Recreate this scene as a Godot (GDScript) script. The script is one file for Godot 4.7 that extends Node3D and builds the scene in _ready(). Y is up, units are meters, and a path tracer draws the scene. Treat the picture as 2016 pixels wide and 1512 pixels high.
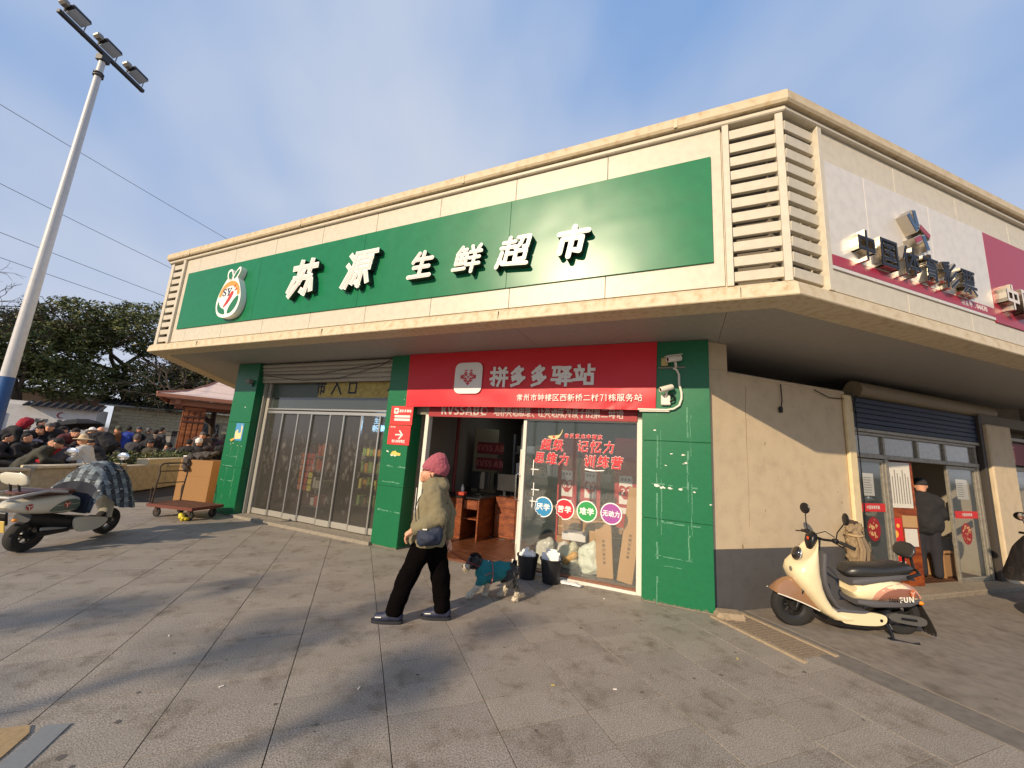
extends Node3D
# A corner supermarket with a parcel station under a deep sign fascia, seen from the square in front of it.
# The facade frame FR has x along the shop front, y up and z out of the wall; CR is the same for the turned corner front.

const FD := Vector3(0.91140, 0, 0.41151)
const FN := Vector3(-0.41151, 0, 0.91140)
const GD := Vector3(0.94552, 0, -0.32557)
const GN := Vector3(0.32557, 0, 0.94552)
const CORNER := Vector3(2.3753, 0, -4.5358)
const SOFFIT := 3.13
var FR := Transform3D(Basis(FD, Vector3.UP, FN), CORNER)
var CR := Transform3D(Basis(GD, Vector3.UP, GN), CORNER)
var M := {}
var T := {}
var rng := RandomNumberGenerator.new()
var used := {}

# ---------------------------------------------------------------- mesh building
class MB:
	var v := PackedVector3Array()
	var n := PackedVector3Array()
	var c := PackedColorArray()
	var col := Color(1, 1, 1)
	var colored := false
	var xf := Transform3D.IDENTITY

	func tri(a: Vector3, b: Vector3, d: Vector3) -> void:
		var pa := xf * a
		var pb := xf * b
		var pd := xf * d
		var k := (pb - pa).cross(pd - pa).normalized()
		v.append(pa); v.append(pd); v.append(pb)
		n.append(k); n.append(k); n.append(k)
		if colored:
			c.append(col); c.append(col); c.append(col)

	func quad(a: Vector3, b: Vector3, d: Vector3, e: Vector3) -> void:
		tri(a, b, d)
		tri(a, d, e)

	func box(at: Vector3, size: Vector3, bevel := 0.0, turn := Basis.IDENTITY) -> void:
		var h := size * 0.5
		var b := minf(bevel, minf(h.x, minf(h.y, h.z)) * 0.9)
		var keep := xf
		xf = xf * Transform3D(turn, at)
		if b <= 0.0:
			var p := [Vector3(-h.x, -h.y, -h.z), Vector3(h.x, -h.y, -h.z), Vector3(h.x, h.y, -h.z), Vector3(-h.x, h.y, -h.z), Vector3(-h.x, -h.y, h.z), Vector3(h.x, -h.y, h.z), Vector3(h.x, h.y, h.z), Vector3(-h.x, h.y, h.z)]
			quad(p[4], p[5], p[6], p[7])
			quad(p[1], p[0], p[3], p[2])
			quad(p[0], p[4], p[7], p[3])
			quad(p[5], p[1], p[2], p[6])
			quad(p[7], p[6], p[2], p[3])
			quad(p[0], p[1], p[5], p[4])
		else:
			for ax in 3:
				for s in [-1.0, 1.0]:
					var i := (ax + 1) % 3
					var j := (ax + 2) % 3
					var q := []
					for w in [[-1, -1], [1, -1], [1, 1], [-1, 1]]:
						var e := Vector3.ZERO
						e[ax] = s * h[ax]
						e[i] = w[0] * (h[i] - b)
						e[j] = w[1] * (h[j] - b)
						q.append(e)
					if s > 0: quad(q[0], q[1], q[2], q[3])
					else: quad(q[3], q[2], q[1], q[0])
					for s2 in [-1.0, 1.0]:   # edge between +-ax and +-i
						var r := []
						for w in [[0, -1], [0, 1], [1, 1], [1, -1]]:
							var e := Vector3.ZERO
							e[ax] = s * (h[ax] - (b if w[0] == 1 else 0.0))
							e[i] = s2 * (h[i] - (0.0 if w[0] == 1 else b))
							e[j] = w[1] * (h[j] - b)
							r.append(e)
						if s * s2 < 0: quad(r[0], r[1], r[2], r[3])
						else: quad(r[3], r[2], r[1], r[0])
			for sx in [-1.0, 1.0]:
				for sy in [-1.0, 1.0]:
					for sz in [-1.0, 1.0]:
						var a := Vector3(sx * h.x, sy * (h.y - b), sz * (h.z - b))
						var d := Vector3(sx * (h.x - b), sy * h.y, sz * (h.z - b))
						var e := Vector3(sx * (h.x - b), sy * (h.y - b), sz * h.z)
						if sx * sy * sz > 0: tri(a, d, e)
						else: tri(a, e, d)
		xf = keep

	func span(a: Vector3, b: Vector3, bevel := 0.0) -> void:
		box((a + b) * 0.5, (b - a).abs(), bevel)

	func ring(at: Vector3, dir: Vector3, side: Vector3, r: float, sides: int, squash := 1.0) -> PackedVector3Array:
		var out := PackedVector3Array()
		var u := (side - dir * side.dot(dir)).normalized()
		var w := dir.cross(u)
		for i in sides:
			var t := TAU * i / sides
			out.append(at + (u * cos(t) + w * sin(t) * squash) * r)
		return out

	func loft(rings: Array, cap0 := true, cap1 := true, closed := true) -> void:
		for k in rings.size() - 1:
			var a: PackedVector3Array = rings[k]
			var b: PackedVector3Array = rings[k + 1]
			var m := a.size()
			for i in (m if closed else m - 1):
				var j := (i + 1) % m
				quad(a[i], a[j], b[j], b[i])
		if cap0: fan(rings[0], true)
		if cap1: fan(rings[-1], false)

	func fan(r: PackedVector3Array, back: bool) -> void:
		var mid := Vector3.ZERO
		for p in r: mid += p
		mid /= r.size()
		for i in r.size():
			var j := (i + 1) % r.size()
			if back: tri(mid, r[j], r[i])
			else: tri(mid, r[i], r[j])

	func tube(pts: Array, radius, sides := 8, caps := true, squash := 1.0, hint := Vector3.ZERO) -> void:
		var rings := []
		var side := Vector3(0.31, 0.2, 0.93) if hint == Vector3.ZERO else hint
		for k in pts.size():
			var a: Vector3 = pts[maxi(0, k - 1)]
			var b: Vector3 = pts[mini(pts.size() - 1, k + 1)]
			var d := (b - a).normalized()
			if absf(d.dot(side.normalized())) > 0.97: side = Vector3(d.y, d.z, d.x)
			var r: float = radius[k] if radius is Array else radius
			rings.append(ring(pts[k], d, side, r, sides, squash))
			side = (rings[-1][0] - pts[k]).normalized() if r > 0.00001 else side
		loft(rings, caps, caps)

	# profile: Vector2(radius, height) list, turned about the y axis of `at`
	func lathe(profile: Array, at := Transform3D.IDENTITY, sides := 16) -> void:
		var keep := xf
		xf = xf * at
		for k in profile.size() - 1:
			var p: Vector2 = profile[k]
			var q: Vector2 = profile[k + 1]
			for i in sides:
				var t0 := TAU * i / sides
				var t1 := TAU * (i + 1) / sides
				var a := Vector3(cos(t0) * p.x, p.y, sin(t0) * p.x)
				var b := Vector3(cos(t1) * p.x, p.y, sin(t1) * p.x)
				var d := Vector3(cos(t1) * q.x, q.y, sin(t1) * q.x)
				var e := Vector3(cos(t0) * q.x, q.y, sin(t0) * q.x)
				if p.x > 0.00001: tri(a, d, b)
				if q.x > 0.00001: tri(a, e, d)
		xf = keep

	func ell(at: Vector3, r: Vector3, rings := 8, sides := 12, turn := Basis.IDENTITY) -> void:
		var prof := []
		for i in rings + 1:
			var t := PI * i / rings - PI / 2
			prof.append(Vector2(cos(t), sin(t)))
		lathe(prof, Transform3D(turn * Basis.from_scale(r), at), sides)

	# polygon in the xy plane from z0 to z1
	func prism(poly: PackedVector2Array, z0: float, z1: float, back := true) -> void:
		var p := poly
		if Geometry2D.is_polygon_clockwise(p):
			p = p.duplicate()
			p.reverse()
		var idx := Geometry2D.triangulate_polygon(p)
		for i in range(0, idx.size(), 3):
			var a := p[idx[i]]
			var b := p[idx[i + 1]]
			var d := p[idx[i + 2]]
			if (b - a).cross(d - a) < 0:
				var h := b
				b = d
				d = h
			tri(Vector3(a.x, a.y, z1), Vector3(b.x, b.y, z1), Vector3(d.x, d.y, z1))
			if back: tri(Vector3(a.x, a.y, z0), Vector3(d.x, d.y, z0), Vector3(b.x, b.y, z0))
		if z1 > z0:
			for i in p.size():
				var a := p[i]
				var b := p[(i + 1) % p.size()]
				quad(Vector3(a.x, a.y, z0), Vector3(b.x, b.y, z0), Vector3(b.x, b.y, z1), Vector3(a.x, a.y, z1))

	func mesh(crease := 0.0) -> ArrayMesh:
		var nn := n
		if crease > 0.0:
			nn = n.duplicate()
			var lim := cos(deg_to_rad(crease))
			var at := {}
			for i in v.size():
				var key := Vector3i((v[i] * 20000.0).round())
				if at.has(key): at[key].append(i)
				else: at[key] = [i]
			for key in at:
				var l: Array = at[key]
				if l.size() < 2: continue
				for i in l:
					var s := Vector3.ZERO
					for j in l:
						if n[i].dot(n[j]) >= lim: s += n[j]
					if s.length_squared() > 0.0001: nn[i] = s.normalized()
		var arr := []
		arr.resize(Mesh.ARRAY_MAX)
		arr[Mesh.ARRAY_VERTEX] = v
		arr[Mesh.ARRAY_NORMAL] = nn
		if colored: arr[Mesh.ARRAY_COLOR] = c
		var m := ArrayMesh.new()
		m.add_surface_from_arrays(Mesh.PRIMITIVE_TRIANGLES, arr)
		return m

# A soft body: tapered capsules joined with a smooth minimum and meshed as surface nets.
# bones: [from, to, radius from, radius to, scale (optional)]; cuts: [point, normal] keeps the side the normal points away from.
func nets(bones: Array, cell: float, k := 0.04, cuts := [], rough := 0.0, rough_freq := 8.0) -> ArrayMesh:
	var lo := Vector3(1e9, 1e9, 1e9)
	var hi := -lo
	for b in bones:
		var s: Vector3 = b[4] if b.size() > 4 else Vector3.ONE
		var r := maxf(b[2], b[3]) * maxf(s.x, maxf(s.y, s.z)) + cell * 3.0 + k
		for e in 2:
			var q: Vector3 = b[e]
			lo = lo.min(q - Vector3.ONE * r)
			hi = hi.max(q + Vector3.ONE * r)
	var size := Vector3i(((hi - lo) / cell).ceil()) + Vector3i.ONE * 2
	var nx := size.x
	var ny := size.y
	var nz := size.z
	var f := PackedFloat32Array()
	f.resize(nx * ny * nz)
	f.fill(1.0)
	for b in bones:
		var a: Vector3 = b[0]
		var e: Vector3 = b[1]
		var ra: float = b[2]
		var rb: float = b[3]
		var s: Vector3 = b[4] if b.size() > 4 else Vector3.ONE
		var inv := Vector3.ONE / s
		var least := minf(s.x, minf(s.y, s.z))
		var ab := (e - a) * inv
		var l2 := maxf(ab.length_squared(), 1e-9)
		var rr := s * maxf(ra, rb) + Vector3.ONE * (cell * 2.0 + k)
		var i0 := Vector3i(((a.min(e) - rr - lo) / cell).floor()).clamp(Vector3i.ZERO, size - Vector3i.ONE)
		var i1 := Vector3i(((a.max(e) + rr - lo) / cell).ceil()).clamp(Vector3i.ZERO, size - Vector3i.ONE)
		for z in range(i0.z, i1.z + 1):
			for y in range(i0.y, i1.y + 1):
				var at := (z * ny + y) * nx
				for x in range(i0.x, i1.x + 1):
					var p := (lo + Vector3(x, y, z) * cell - a) * inv
					var t := clampf(p.dot(ab) / l2, 0.0, 1.0)
					var d := ((p - ab * t).length() - lerpf(ra, rb, t)) * least
					var g := f[at + x]
					var h := maxf(k - absf(d - g), 0.0) / k
					f[at + x] = minf(d, g) - h * h * k * 0.25
	for q in cuts:
		var qp: Vector3 = q[0]
		var qn: Vector3 = q[1]
		for z in nz:
			for y in ny:
				var at := (z * ny + y) * nx
				for x in nx:
					if f[at + x] < 0.1:
						f[at + x] = maxf(f[at + x], (lo + Vector3(x, y, z) * cell - qp).dot(qn))
	var noise := FastNoiseLite.new()
	noise.frequency = rough_freq
	noise.seed = 5
	var verts := PackedVector3Array()
	var where := {}
	var step := [0, 1, nx, nx + 1, nx * ny, nx * ny + 1, nx * ny + nx, nx * ny + nx + 1]
	var offs := [Vector3(0, 0, 0), Vector3(1, 0, 0), Vector3(0, 1, 0), Vector3(1, 1, 0), Vector3(0, 0, 1), Vector3(1, 0, 1), Vector3(0, 1, 1), Vector3(1, 1, 1)]
	var edges := [[0, 1], [0, 2], [0, 4], [1, 3], [1, 5], [2, 3], [2, 6], [4, 5], [4, 6], [3, 7], [5, 7], [6, 7]]
	var reach := cell * 2.0
	for z in nz - 1:
		for y in ny - 1:
			var at := (z * ny + y) * nx
			for x in nx - 1:
				var o := at + x
				if f[o] > reach or f[o] < -reach: continue
				var mask := 0
				for i in 8:
					if f[o + step[i]] < 0.0: mask += 1
				if mask == 0 or mask == 8: continue
				var sum := Vector3.ZERO
				var cnt := 0
				for e in edges:
					var fa := f[o + step[e[0]]]
					var fb := f[o + step[e[1]]]
					if (fa < 0.0) != (fb < 0.0):
						sum += offs[e[0]].lerp(offs[e[1]], fa / (fa - fb))
						cnt += 1
				where[o] = verts.size()
				verts.append(lo + (Vector3(x, y, z) + sum / cnt) * cell)
	var index := PackedInt32Array()
	var axis := [[1, nx, nx * ny], [nx, nx * ny, 1], [nx * ny, 1, nx]]
	for o in where:
		for ax in axis:
			var fa := f[o]
			var fb := f[o + ax[0]]
			if (fa < 0.0) == (fb < 0.0): continue
			var q: Array = [o, o - ax[1], o - ax[1] - ax[2], o - ax[2]]
			if not (where.has(q[1]) and where.has(q[2]) and where.has(q[3])): continue
			var w := [where[q[0]], where[q[1]], where[q[2]], where[q[3]]]
			if fa < 0.0: index.append_array([w[0], w[2], w[1], w[0], w[3], w[2]])
			else: index.append_array([w[0], w[1], w[2], w[0], w[2], w[3]])
	var nor := PackedVector3Array()
	nor.resize(verts.size())
	for pass_no in 2:
		nor.fill(Vector3.ZERO)
		for i in range(0, index.size(), 3):
			var a := verts[index[i]]
			var q := (verts[index[i + 2]] - a).cross(verts[index[i + 1]] - a)
			nor[index[i]] += q
			nor[index[i + 1]] += q
			nor[index[i + 2]] += q
		for i in nor.size(): nor[i] = nor[i].normalized()
		if rough <= 0.0: break
		if pass_no == 0:
			for i in verts.size(): verts[i] += nor[i] * (noise.get_noise_3dv(verts[i]) * rough)
	var arr := []
	arr.resize(Mesh.ARRAY_MAX)
	arr[Mesh.ARRAY_VERTEX] = verts
	arr[Mesh.ARRAY_NORMAL] = nor
	arr[Mesh.ARRAY_INDEX] = index
	var m := ArrayMesh.new()
	m.add_surface_from_arrays(Mesh.PRIMITIVE_TRIANGLES, arr)
	return m

# ---------------------------------------------------------------- scene nodes
func numbered(called: String) -> String:
	used[called] = used.get(called, -1) + 1
	return called if used[called] == 0 else "%s_%03d" % [called, used[called]]

func thing(called: String, label: String, category: String, at := Transform3D.IDENTITY, group := "") -> Node3D:
	var o := Node3D.new()
	o.name = numbered(called)
	add_child(o)
	o.transform = at
	o.set_meta("label", label)
	o.set_meta("category", category)
	if group: o.set_meta("group", group)
	return o

func part(parent: Node, called: String, mb, m: Material, crease := 0.0) -> MeshInstance3D:
	var o := MeshInstance3D.new()
	o.name = called
	o.mesh = mb.mesh(crease) if mb is MB else mb
	o.material_override = m
	parent.add_child(o, true)
	return o

func solo(called: String, label: String, category: String, mb, m: Material, at := Transform3D.IDENTITY, group := "", crease := 0.0) -> MeshInstance3D:
	var o := MeshInstance3D.new()
	o.name = numbered(called)
	o.mesh = mb.mesh(crease) if mb is MB else mb
	o.material_override = m
	add_child(o)
	o.transform = at
	o.set_meta("label", label)
	o.set_meta("category", category)
	if group: o.set_meta("group", group)
	return o

func struct(called: String, mb, m: Material, at := Transform3D.IDENTITY, crease := 0.0, kind := "structure") -> MeshInstance3D:
	var o := MeshInstance3D.new()
	o.name = numbered(called)
	o.mesh = mb.mesh(crease) if mb is MB else mb
	o.material_override = m
	add_child(o)
	o.transform = at
	o.set_meta("kind", kind)
	return o

func F(s: float, y: float, n: float) -> Transform3D:
	return FR * Transform3D(Basis.IDENTITY, Vector3(s, y, n))

func C(s: float, y: float, n: float) -> Transform3D:
	return CR * Transform3D(Basis.IDENTITY, Vector3(s, y, n))

func at_turn(p: Vector3, deg: float) -> Transform3D:
	return Transform3D(Basis(Vector3.UP, deg_to_rad(deg)), p)

func bx(a: Vector3, b: Vector3, bevel := 0.0) -> MB:
	var m := MB.new()
	m.span(a, b, bevel)
	return m

# ---------------------------------------------------------------- textures and materials
func noise_image(seed_no: int, freq: float, octaves := 4, size := 512, kind := FastNoiseLite.TYPE_SIMPLEX_SMOOTH) -> Image:
	var f := FastNoiseLite.new()
	f.seed = seed_no
	f.noise_type = kind
	f.frequency = freq
	f.fractal_octaves = octaves
	return f.get_seamless_image(size, size)

func ramp(im: Image, stops: Array) -> ImageTexture:   # stops: [value, Color] sorted
	var lut := []
	for i in 256:
		var t := i / 255.0
		var c: Color = stops[0][1]
		for k in stops.size() - 1:
			if t >= stops[k][0]:
				c = (stops[k][1] as Color).lerp(stops[k + 1][1], clampf((t - stops[k][0]) / maxf(0.001, stops[k + 1][0] - stops[k][0]), 0, 1))
		lut.append([int(c.r * 255), int(c.g * 255), int(c.b * 255)])
	var d := im.get_data()
	var out := PackedByteArray()
	out.resize(d.size() * 3)
	for i in d.size():
		var l: Array = lut[d[i]]
		out[i * 3] = l[0]
		out[i * 3 + 1] = l[1]
		out[i * 3 + 2] = l[2]
	return ImageTexture.create_from_image(Image.create_from_data(im.get_width(), im.get_height(), false, Image.FORMAT_RGB8, out))

func mixed(a: Image, b: Image, wa: float) -> Image:
	var x := a.get_data()
	var y := b.get_data()
	for i in x.size(): x[i] = int(x[i] * wa + y[i] * (1.0 - wa))
	return Image.create_from_data(a.get_width(), a.get_height(), false, Image.FORMAT_L8, x)

func relief(im: Image, strength: float) -> ImageTexture:
	var k: Image = im.duplicate()
	k.convert(Image.FORMAT_RGBA8)
	k.bump_map_to_normal_map(strength)
	return ImageTexture.create_from_image(k)

func g(x: float) -> Color:
	return Color(x, x, x)

func s8(r: int, gr: int, b: int) -> Color:
	return Color(r / 255.0, gr / 255.0, b / 255.0)

func mat(key: String, color: Color, rough := 0.7, o := {}) -> StandardMaterial3D:
	if M.has(key): return M[key]
	var m := StandardMaterial3D.new()
	m.resource_name = key
	m.albedo_color = color
	m.roughness = rough
	m.metallic = o.get("metal", 0.0)
	if o.has("spec"): m.metallic_specular = o.spec
	var tri: bool = o.has("tex") or o.has("nrm") or o.has("rtex")
	if tri:
		m.uv1_triplanar = true
		m.uv1_world_triplanar = o.get("world", false)
		m.uv1_triplanar_sharpness = 4.0
		m.uv1_scale = o.scale if o.get("scale") is Vector3 else Vector3.ONE * float(o.get("scale", 1.0))
	if o.has("tex"): m.albedo_texture = o.tex
	if o.has("nrm"):
		m.normal_enabled = true
		m.normal_texture = o.nrm
		m.normal_scale = o.get("nstr", 0.5)
	if o.has("rtex"):
		m.roughness_texture = o.rtex
		m.roughness_texture_channel = BaseMaterial3D.TEXTURE_CHANNEL_RED
	if o.has("alpha"):
		m.transparency = BaseMaterial3D.TRANSPARENCY_ALPHA
		m.albedo_color.a = o.alpha
	if o.has("glow"):
		m.emission_enabled = true
		m.emission = o.get("glow_color", color)
		m.emission_energy_multiplier = o.glow
	if o.has("coat"):
		m.clearcoat_enabled = true
		m.clearcoat = o.coat
		m.clearcoat_roughness = o.get("coat_rough", 0.1)
	if o.has("sheen"):
		m.rim_enabled = true
		m.rim = o.sheen
		m.rim_tint = 0.6
	if o.has("stain"):   # a second, coarse layer of dirt
		m.detail_enabled = true
		m.detail_blend_mode = BaseMaterial3D.BLEND_MODE_MUL
		m.detail_albedo = o.stain
		m.detail_uv_layer = BaseMaterial3D.DETAIL_UV_2
		m.uv2_triplanar = true
		m.uv2_world_triplanar = o.get("world", false)
		m.uv2_scale = Vector3.ONE * float(o.get("stain_scale", 0.15))
	if o.get("vcol", false): m.vertex_color_use_as_albedo = true
	if o.has("back"):
		m.backlight_enabled = true
		m.backlight = o.back
	if o.get("two", true): m.cull_mode = BaseMaterial3D.CULL_DISABLED
	M[key] = m
	return m

# ---------------------------------------------------------------- camera, sky, sun
func build_view() -> void:
	var cam := Camera3D.new()
	cam.name = "camera"
	var pitch := deg_to_rad(10.1)
	var roll := deg_to_rad(3.75)
	var fwd := Vector3(0, sin(pitch), -cos(pitch))
	var up := Vector3.RIGHT.cross(fwd)
	cam.transform = Transform3D(Basis(Vector3.RIGHT * cos(roll) + up * sin(roll), up * cos(roll) - Vector3.RIGHT * sin(roll), -fwd), Vector3(0, 1.6, 0))
	cam.fov = rad_to_deg(2.0 * atan(756.0 / 757.0))
	cam.near = 0.05
	cam.far = 600.0
	add_child(cam)
	cam.current = true
	var env := Environment.new()
	env.background_mode = Environment.BG_SKY
	env.sky = Sky.new()
	var pano := PanoramaSkyMaterial.new()
	pano.panorama = sky_picture()
	pano.energy_multiplier = 1.0
	env.sky.sky_material = pano
	env.ambient_light_source = Environment.AMBIENT_SOURCE_SKY
	env.tonemap_mode = Environment.TONE_MAPPER_LINEAR
	env.tonemap_exposure = 1.1
	env.sdfgi_enabled = true
	env.ssao_enabled = true
	env.ssil_enabled = true
	var we := WorldEnvironment.new()
	we.name = "environment"
	we.environment = env
	add_child(we)
	var sun := DirectionalLight3D.new()
	sun.name = "sun"
	sun.light_energy = 1.45
	sun.light_color = Color(1.0, 0.915, 0.79)
	sun.light_angular_distance = 0.55
	sun.shadow_enabled = true
	add_child(sun)
	sun.look_at_from_position(Vector3.ZERO, -Vector3(-0.575, 0.421, 0.702), Vector3.UP)

# clear winter air: deep blue overhead, pale near the horizon, with thin veils of high cloud
func sky_picture() -> ImageTexture:
	var w := 640
	var h := 320
	var im := Image.create(w, h, false, Image.FORMAT_RGBF)
	var nz := FastNoiseLite.new()
	nz.seed = 11
	nz.frequency = 1.0
	nz.fractal_octaves = 5
	nz.fractal_gain = 0.55
	var top := Color(0.145, 0.31, 0.63)
	var low := Color(0.66, 0.68, 0.74)
	for y in h:
		var el := PI * (0.5 - (y + 0.5) / h)
		var up := sin(el)
		for x in w:
			var az := TAU * (x + 0.5) / w
			var d := Vector3(sin(az) * cos(el), up, cos(az) * cos(el))
			var k := pow(clampf(1.0 - maxf(up, 0.0), 0.0, 1.0), 2.5)
			var c := top.lerp(low, k)
			if up > 0.0:
				var q := Vector3(d.x, d.z, 0) / (up + 0.55)
				var m := nz.get_noise_3d(q.x * 0.62 + 2.9, q.y * 0.55 + 0.7, 0.0) * 0.5 + 0.5
				var n2 := nz.get_noise_3d(q.x * 2.4 + 9.0, q.y * 1.5 + q.x, 3.0) * 0.5 + 0.5
				var veil := smoothstep(0.36, 0.78, m * 0.78 + n2 * 0.22) * 0.72
				c = c.lerp(Color(0.68, 0.70, 0.75), veil)
			else:
				c = low.lerp(Color(0.22, 0.20, 0.18), clampf(-up * 6.0, 0, 1))
			im.set_pixel(x, y, c)
	return ImageTexture.create_from_image(im)

# ---------------------------------------------------------------- ground
# paving lies at 45 degrees to the shop front: a runs along the strips, b across them (metres in the facade frame)
func slab_point(a: float, b: float) -> Vector3:
	var r := sqrt(0.5)
	return Vector3((a + b) * r, 0, (a - b) * r)

func build_ground() -> void:
	var grain := noise_image(3, 0.16, 3)
	var speck := noise_image(8, 0.30, 2)
	var coarse := noise_image(21, 0.012, 5)
	T.coarse = ramp(coarse, [[0.0, g(0.74)], [0.5, g(0.93)], [1.0, g(1.0)]])
	T.granite = ramp(mixed(grain, speck, 0.45), [[0.0, s8(110, 104, 100)], [0.36, s8(168, 160, 152)], [0.5, s8(208, 200, 190)], [0.62, s8(238, 230, 220)], [0.8, s8(255, 252, 246)]])
	T.granite_n = relief(mixed(grain, speck, 0.5), 3.0)
	T.blotch = ramp(mixed(coarse, noise_image(31, 0.05, 4), 0.6), [[0.0, g(0.70)], [0.35, g(0.86)], [0.55, g(0.96)], [1.0, g(1.0)]])
	T.stain = ramp(mixed(noise_image(91, 0.010, 6), noise_image(92, 0.035, 4), 0.6), [[0.0, s8(176, 169, 160)], [0.25, s8(222, 218, 212)], [0.42, s8(244, 242, 239)], [1.0, s8(255, 255, 255)]])
	T.fine_n = relief(noise_image(41, 0.08, 4), 2.0)
	T.wavy_n = relief(noise_image(43, 0.006, 2), 6.0)
	var slabs := []
	var tints := [s8(190, 186, 181), s8(184, 180, 175), s8(194, 190, 184), s8(187, 183, 177)]
	for i in 4:
		slabs.append(mat("flamed granite slab %d" % i, tints[i], 0.62, {"tex": T.granite, "scale": 0.85 + 0.06 * i, "world": true, "nrm": T.granite_n, "nstr": 0.16, "spec": 0.5, "stain": T.stain, "stain_scale": 0.46}))
	var bed := mat("dark joint sand", s8(52, 46, 41), 0.95, {"tex": T.blotch, "scale": 0.7, "world": true})
	var far := mat("distant paving", s8(128, 120, 112), 0.75, {"tex": T.granite, "scale": 1.1, "world": true})
	# the square itself, one sheet to the horizon
	var m := MB.new()
	m.box(Vector3(0, -0.532, 0), Vector3(900, 1.0, 900))
	struct("ground", m, far)
	m = MB.new()
	m.quad(slab_point(-12, 0.17) + Vector3(0, -0.024, 0), slab_point(9, 0.17) + Vector3(0, -0.024, 0), slab_point(9, -16) + Vector3(0, -0.024, 0), slab_point(-12, -16) + Vector3(0, -0.024, 0))
	var paving := struct("pavement", m, bed, FR)
	# slabs 0.6 by 0.3 m
	var pb := 0.607
	var pa := 0.303
	var gap := 0.0028
	var spots := []
	var eye := Vector2(-0.30, 5.11)
	rng.seed = 4
	for j in 26:
		var b1 := 0.17 - pb * j
		var shift := rng.randf_range(-0.06, 0.06) + 0.12
		for i in range(-38, 24):
			var a0 := shift + pa * i
			var mid := slab_point(a0 + pa / 2, b1 - pb / 2)
			if mid.z < -0.45 and mid.x > -9.4: continue
			if mid.z < 0.28 and mid.x > -9.2 and mid.x < -0.2 and mid.z < -0.3: continue
			var d := Vector2(mid.x, mid.z).distance_to(eye)
			var w := FR * mid
			var seen := w.z < -0.35 and absf(w.x) < absf(w.z) * 1.62 + 0.6 and w.z > -9
			spots.append([d if seen else d + 100.0, a0, b1, i * 7 + j * 3])
	spots.sort_custom(func(p, q): return p[0] < q[0])
	var variants := []
	for k in 3:
		var q := MB.new()
		q.box(Vector3(0, -0.0125, 0), Vector3(pa - gap * 2, 0.025, pb - gap * 2), 0.001)
		variants.append(q.mesh())
	var rest := MB.new()
	var turn := Basis(Vector3(sqrt(0.5), 0, sqrt(0.5)), Vector3.UP, Vector3(-sqrt(0.5), 0, sqrt(0.5)))
	for k in spots.size():
		var p: Array = spots[k]
		var at: Vector3 = slab_point(p[1] + pa / 2, p[2] - pb / 2)
		var tilt := Basis(Vector3(1, 0, 0), rng.randf_range(-0.002, 0.002)) * Basis(Vector3(0, 0, 1), rng.randf_range(-0.003, 0.003))
		var xf := Transform3D(turn * tilt, at + Vector3(0, rng.randf_range(-0.0012, 0.0008), 0))
		if k < 300 and p[0] < 100.0:
			var o := MeshInstance3D.new()
			o.name = "slab"
			o.mesh = variants[k % 3]
			o.material_override = slabs[absi(int(p[3])) % 4]
			paving.add_child(o, true)
			o.transform = xf
		elif p[0] < 14.0 or p[0] > 100.0 and p[0] < 109.0 or p[0] < 100.0:
			rest.xf = xf
			rest.quad(Vector3(-pa / 2 + gap, 0, pb / 2 - gap), Vector3(pa / 2 - gap, 0, pb / 2 - gap), Vector3(pa / 2 - gap, 0, -pb / 2 + gap), Vector3(-pa / 2 + gap, 0, -pb / 2 + gap))
	var o2 := part(paving, "more_slabs", rest, slabs[2])
	o2.set_meta("kind", "stuff")
	var gum := MB.new()
	for i in 130:
		var c := Vector3(rng.randf_range(-7.0, 3.0), 0.0022, rng.randf_range(0.3, 4.6))
		var rr := rng.randf_range(0.006, 0.016) if i % 9 else rng.randf_range(0.016, 0.026)
		var ring := PackedVector3Array()
		for k in 9: ring.append(c + Vector3(cos(TAU * k / 9), 0, -sin(TAU * k / 9)) * rr * rng.randf_range(0.6, 1.0))
		gum.fan(ring, false)
	part(paving, "gum_spots", gum, mat("old gum", s8(92, 86, 80), 0.8)).set_meta("kind", "stuff")
	# concrete apron in front of the corner shops, with its border strip
	var conc := noise_image(51, 0.02, 5)
	T.concrete = ramp(mixed(conc, speck, 0.72), [[0.0, g(0.80)], [0.4, g(0.91)], [0.6, g(0.96)], [1.0, g(1.0)]])
	T.concrete_n = relief(mixed(conc, grain, 0.5), 2.0)
	var cm := mat("worn concrete", s8(142, 132, 120), 0.85, {"tex": T.concrete, "scale": 0.7, "world": true, "nrm": T.concrete_n, "nstr": 0.35, "stain": T.stain, "stain_scale": 0.3})
	m = MB.new()
	var r := sqrt(0.5)
	m.xf = Transform3D(Basis(Vector3(r, 0, r), Vector3.UP, Vector3(-r, 0, r)), Vector3.ZERO)
	m.box(Vector3(3.0, -0.03, -6.6), Vector3(22, 0.06, 12.2), 0.004)
	struct("concrete_apron", m, cm, FR)
	m = MB.new()
	m.xf = Transform3D(Basis(Vector3(r, 0, r), Vector3.UP, Vector3(-r, 0, r)), Vector3.ZERO)
	m.box(Vector3(3.0, -0.028, -0.335), Vector3(22, 0.06, 0.31), 0.006)
	struct("border_strip", m, mat("border concrete", s8(122, 114, 104), 0.85, {"tex": T.concrete, "scale": 0.9, "world": true, "nrm": T.concrete_n, "nstr": 0.5}), FR)

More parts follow.
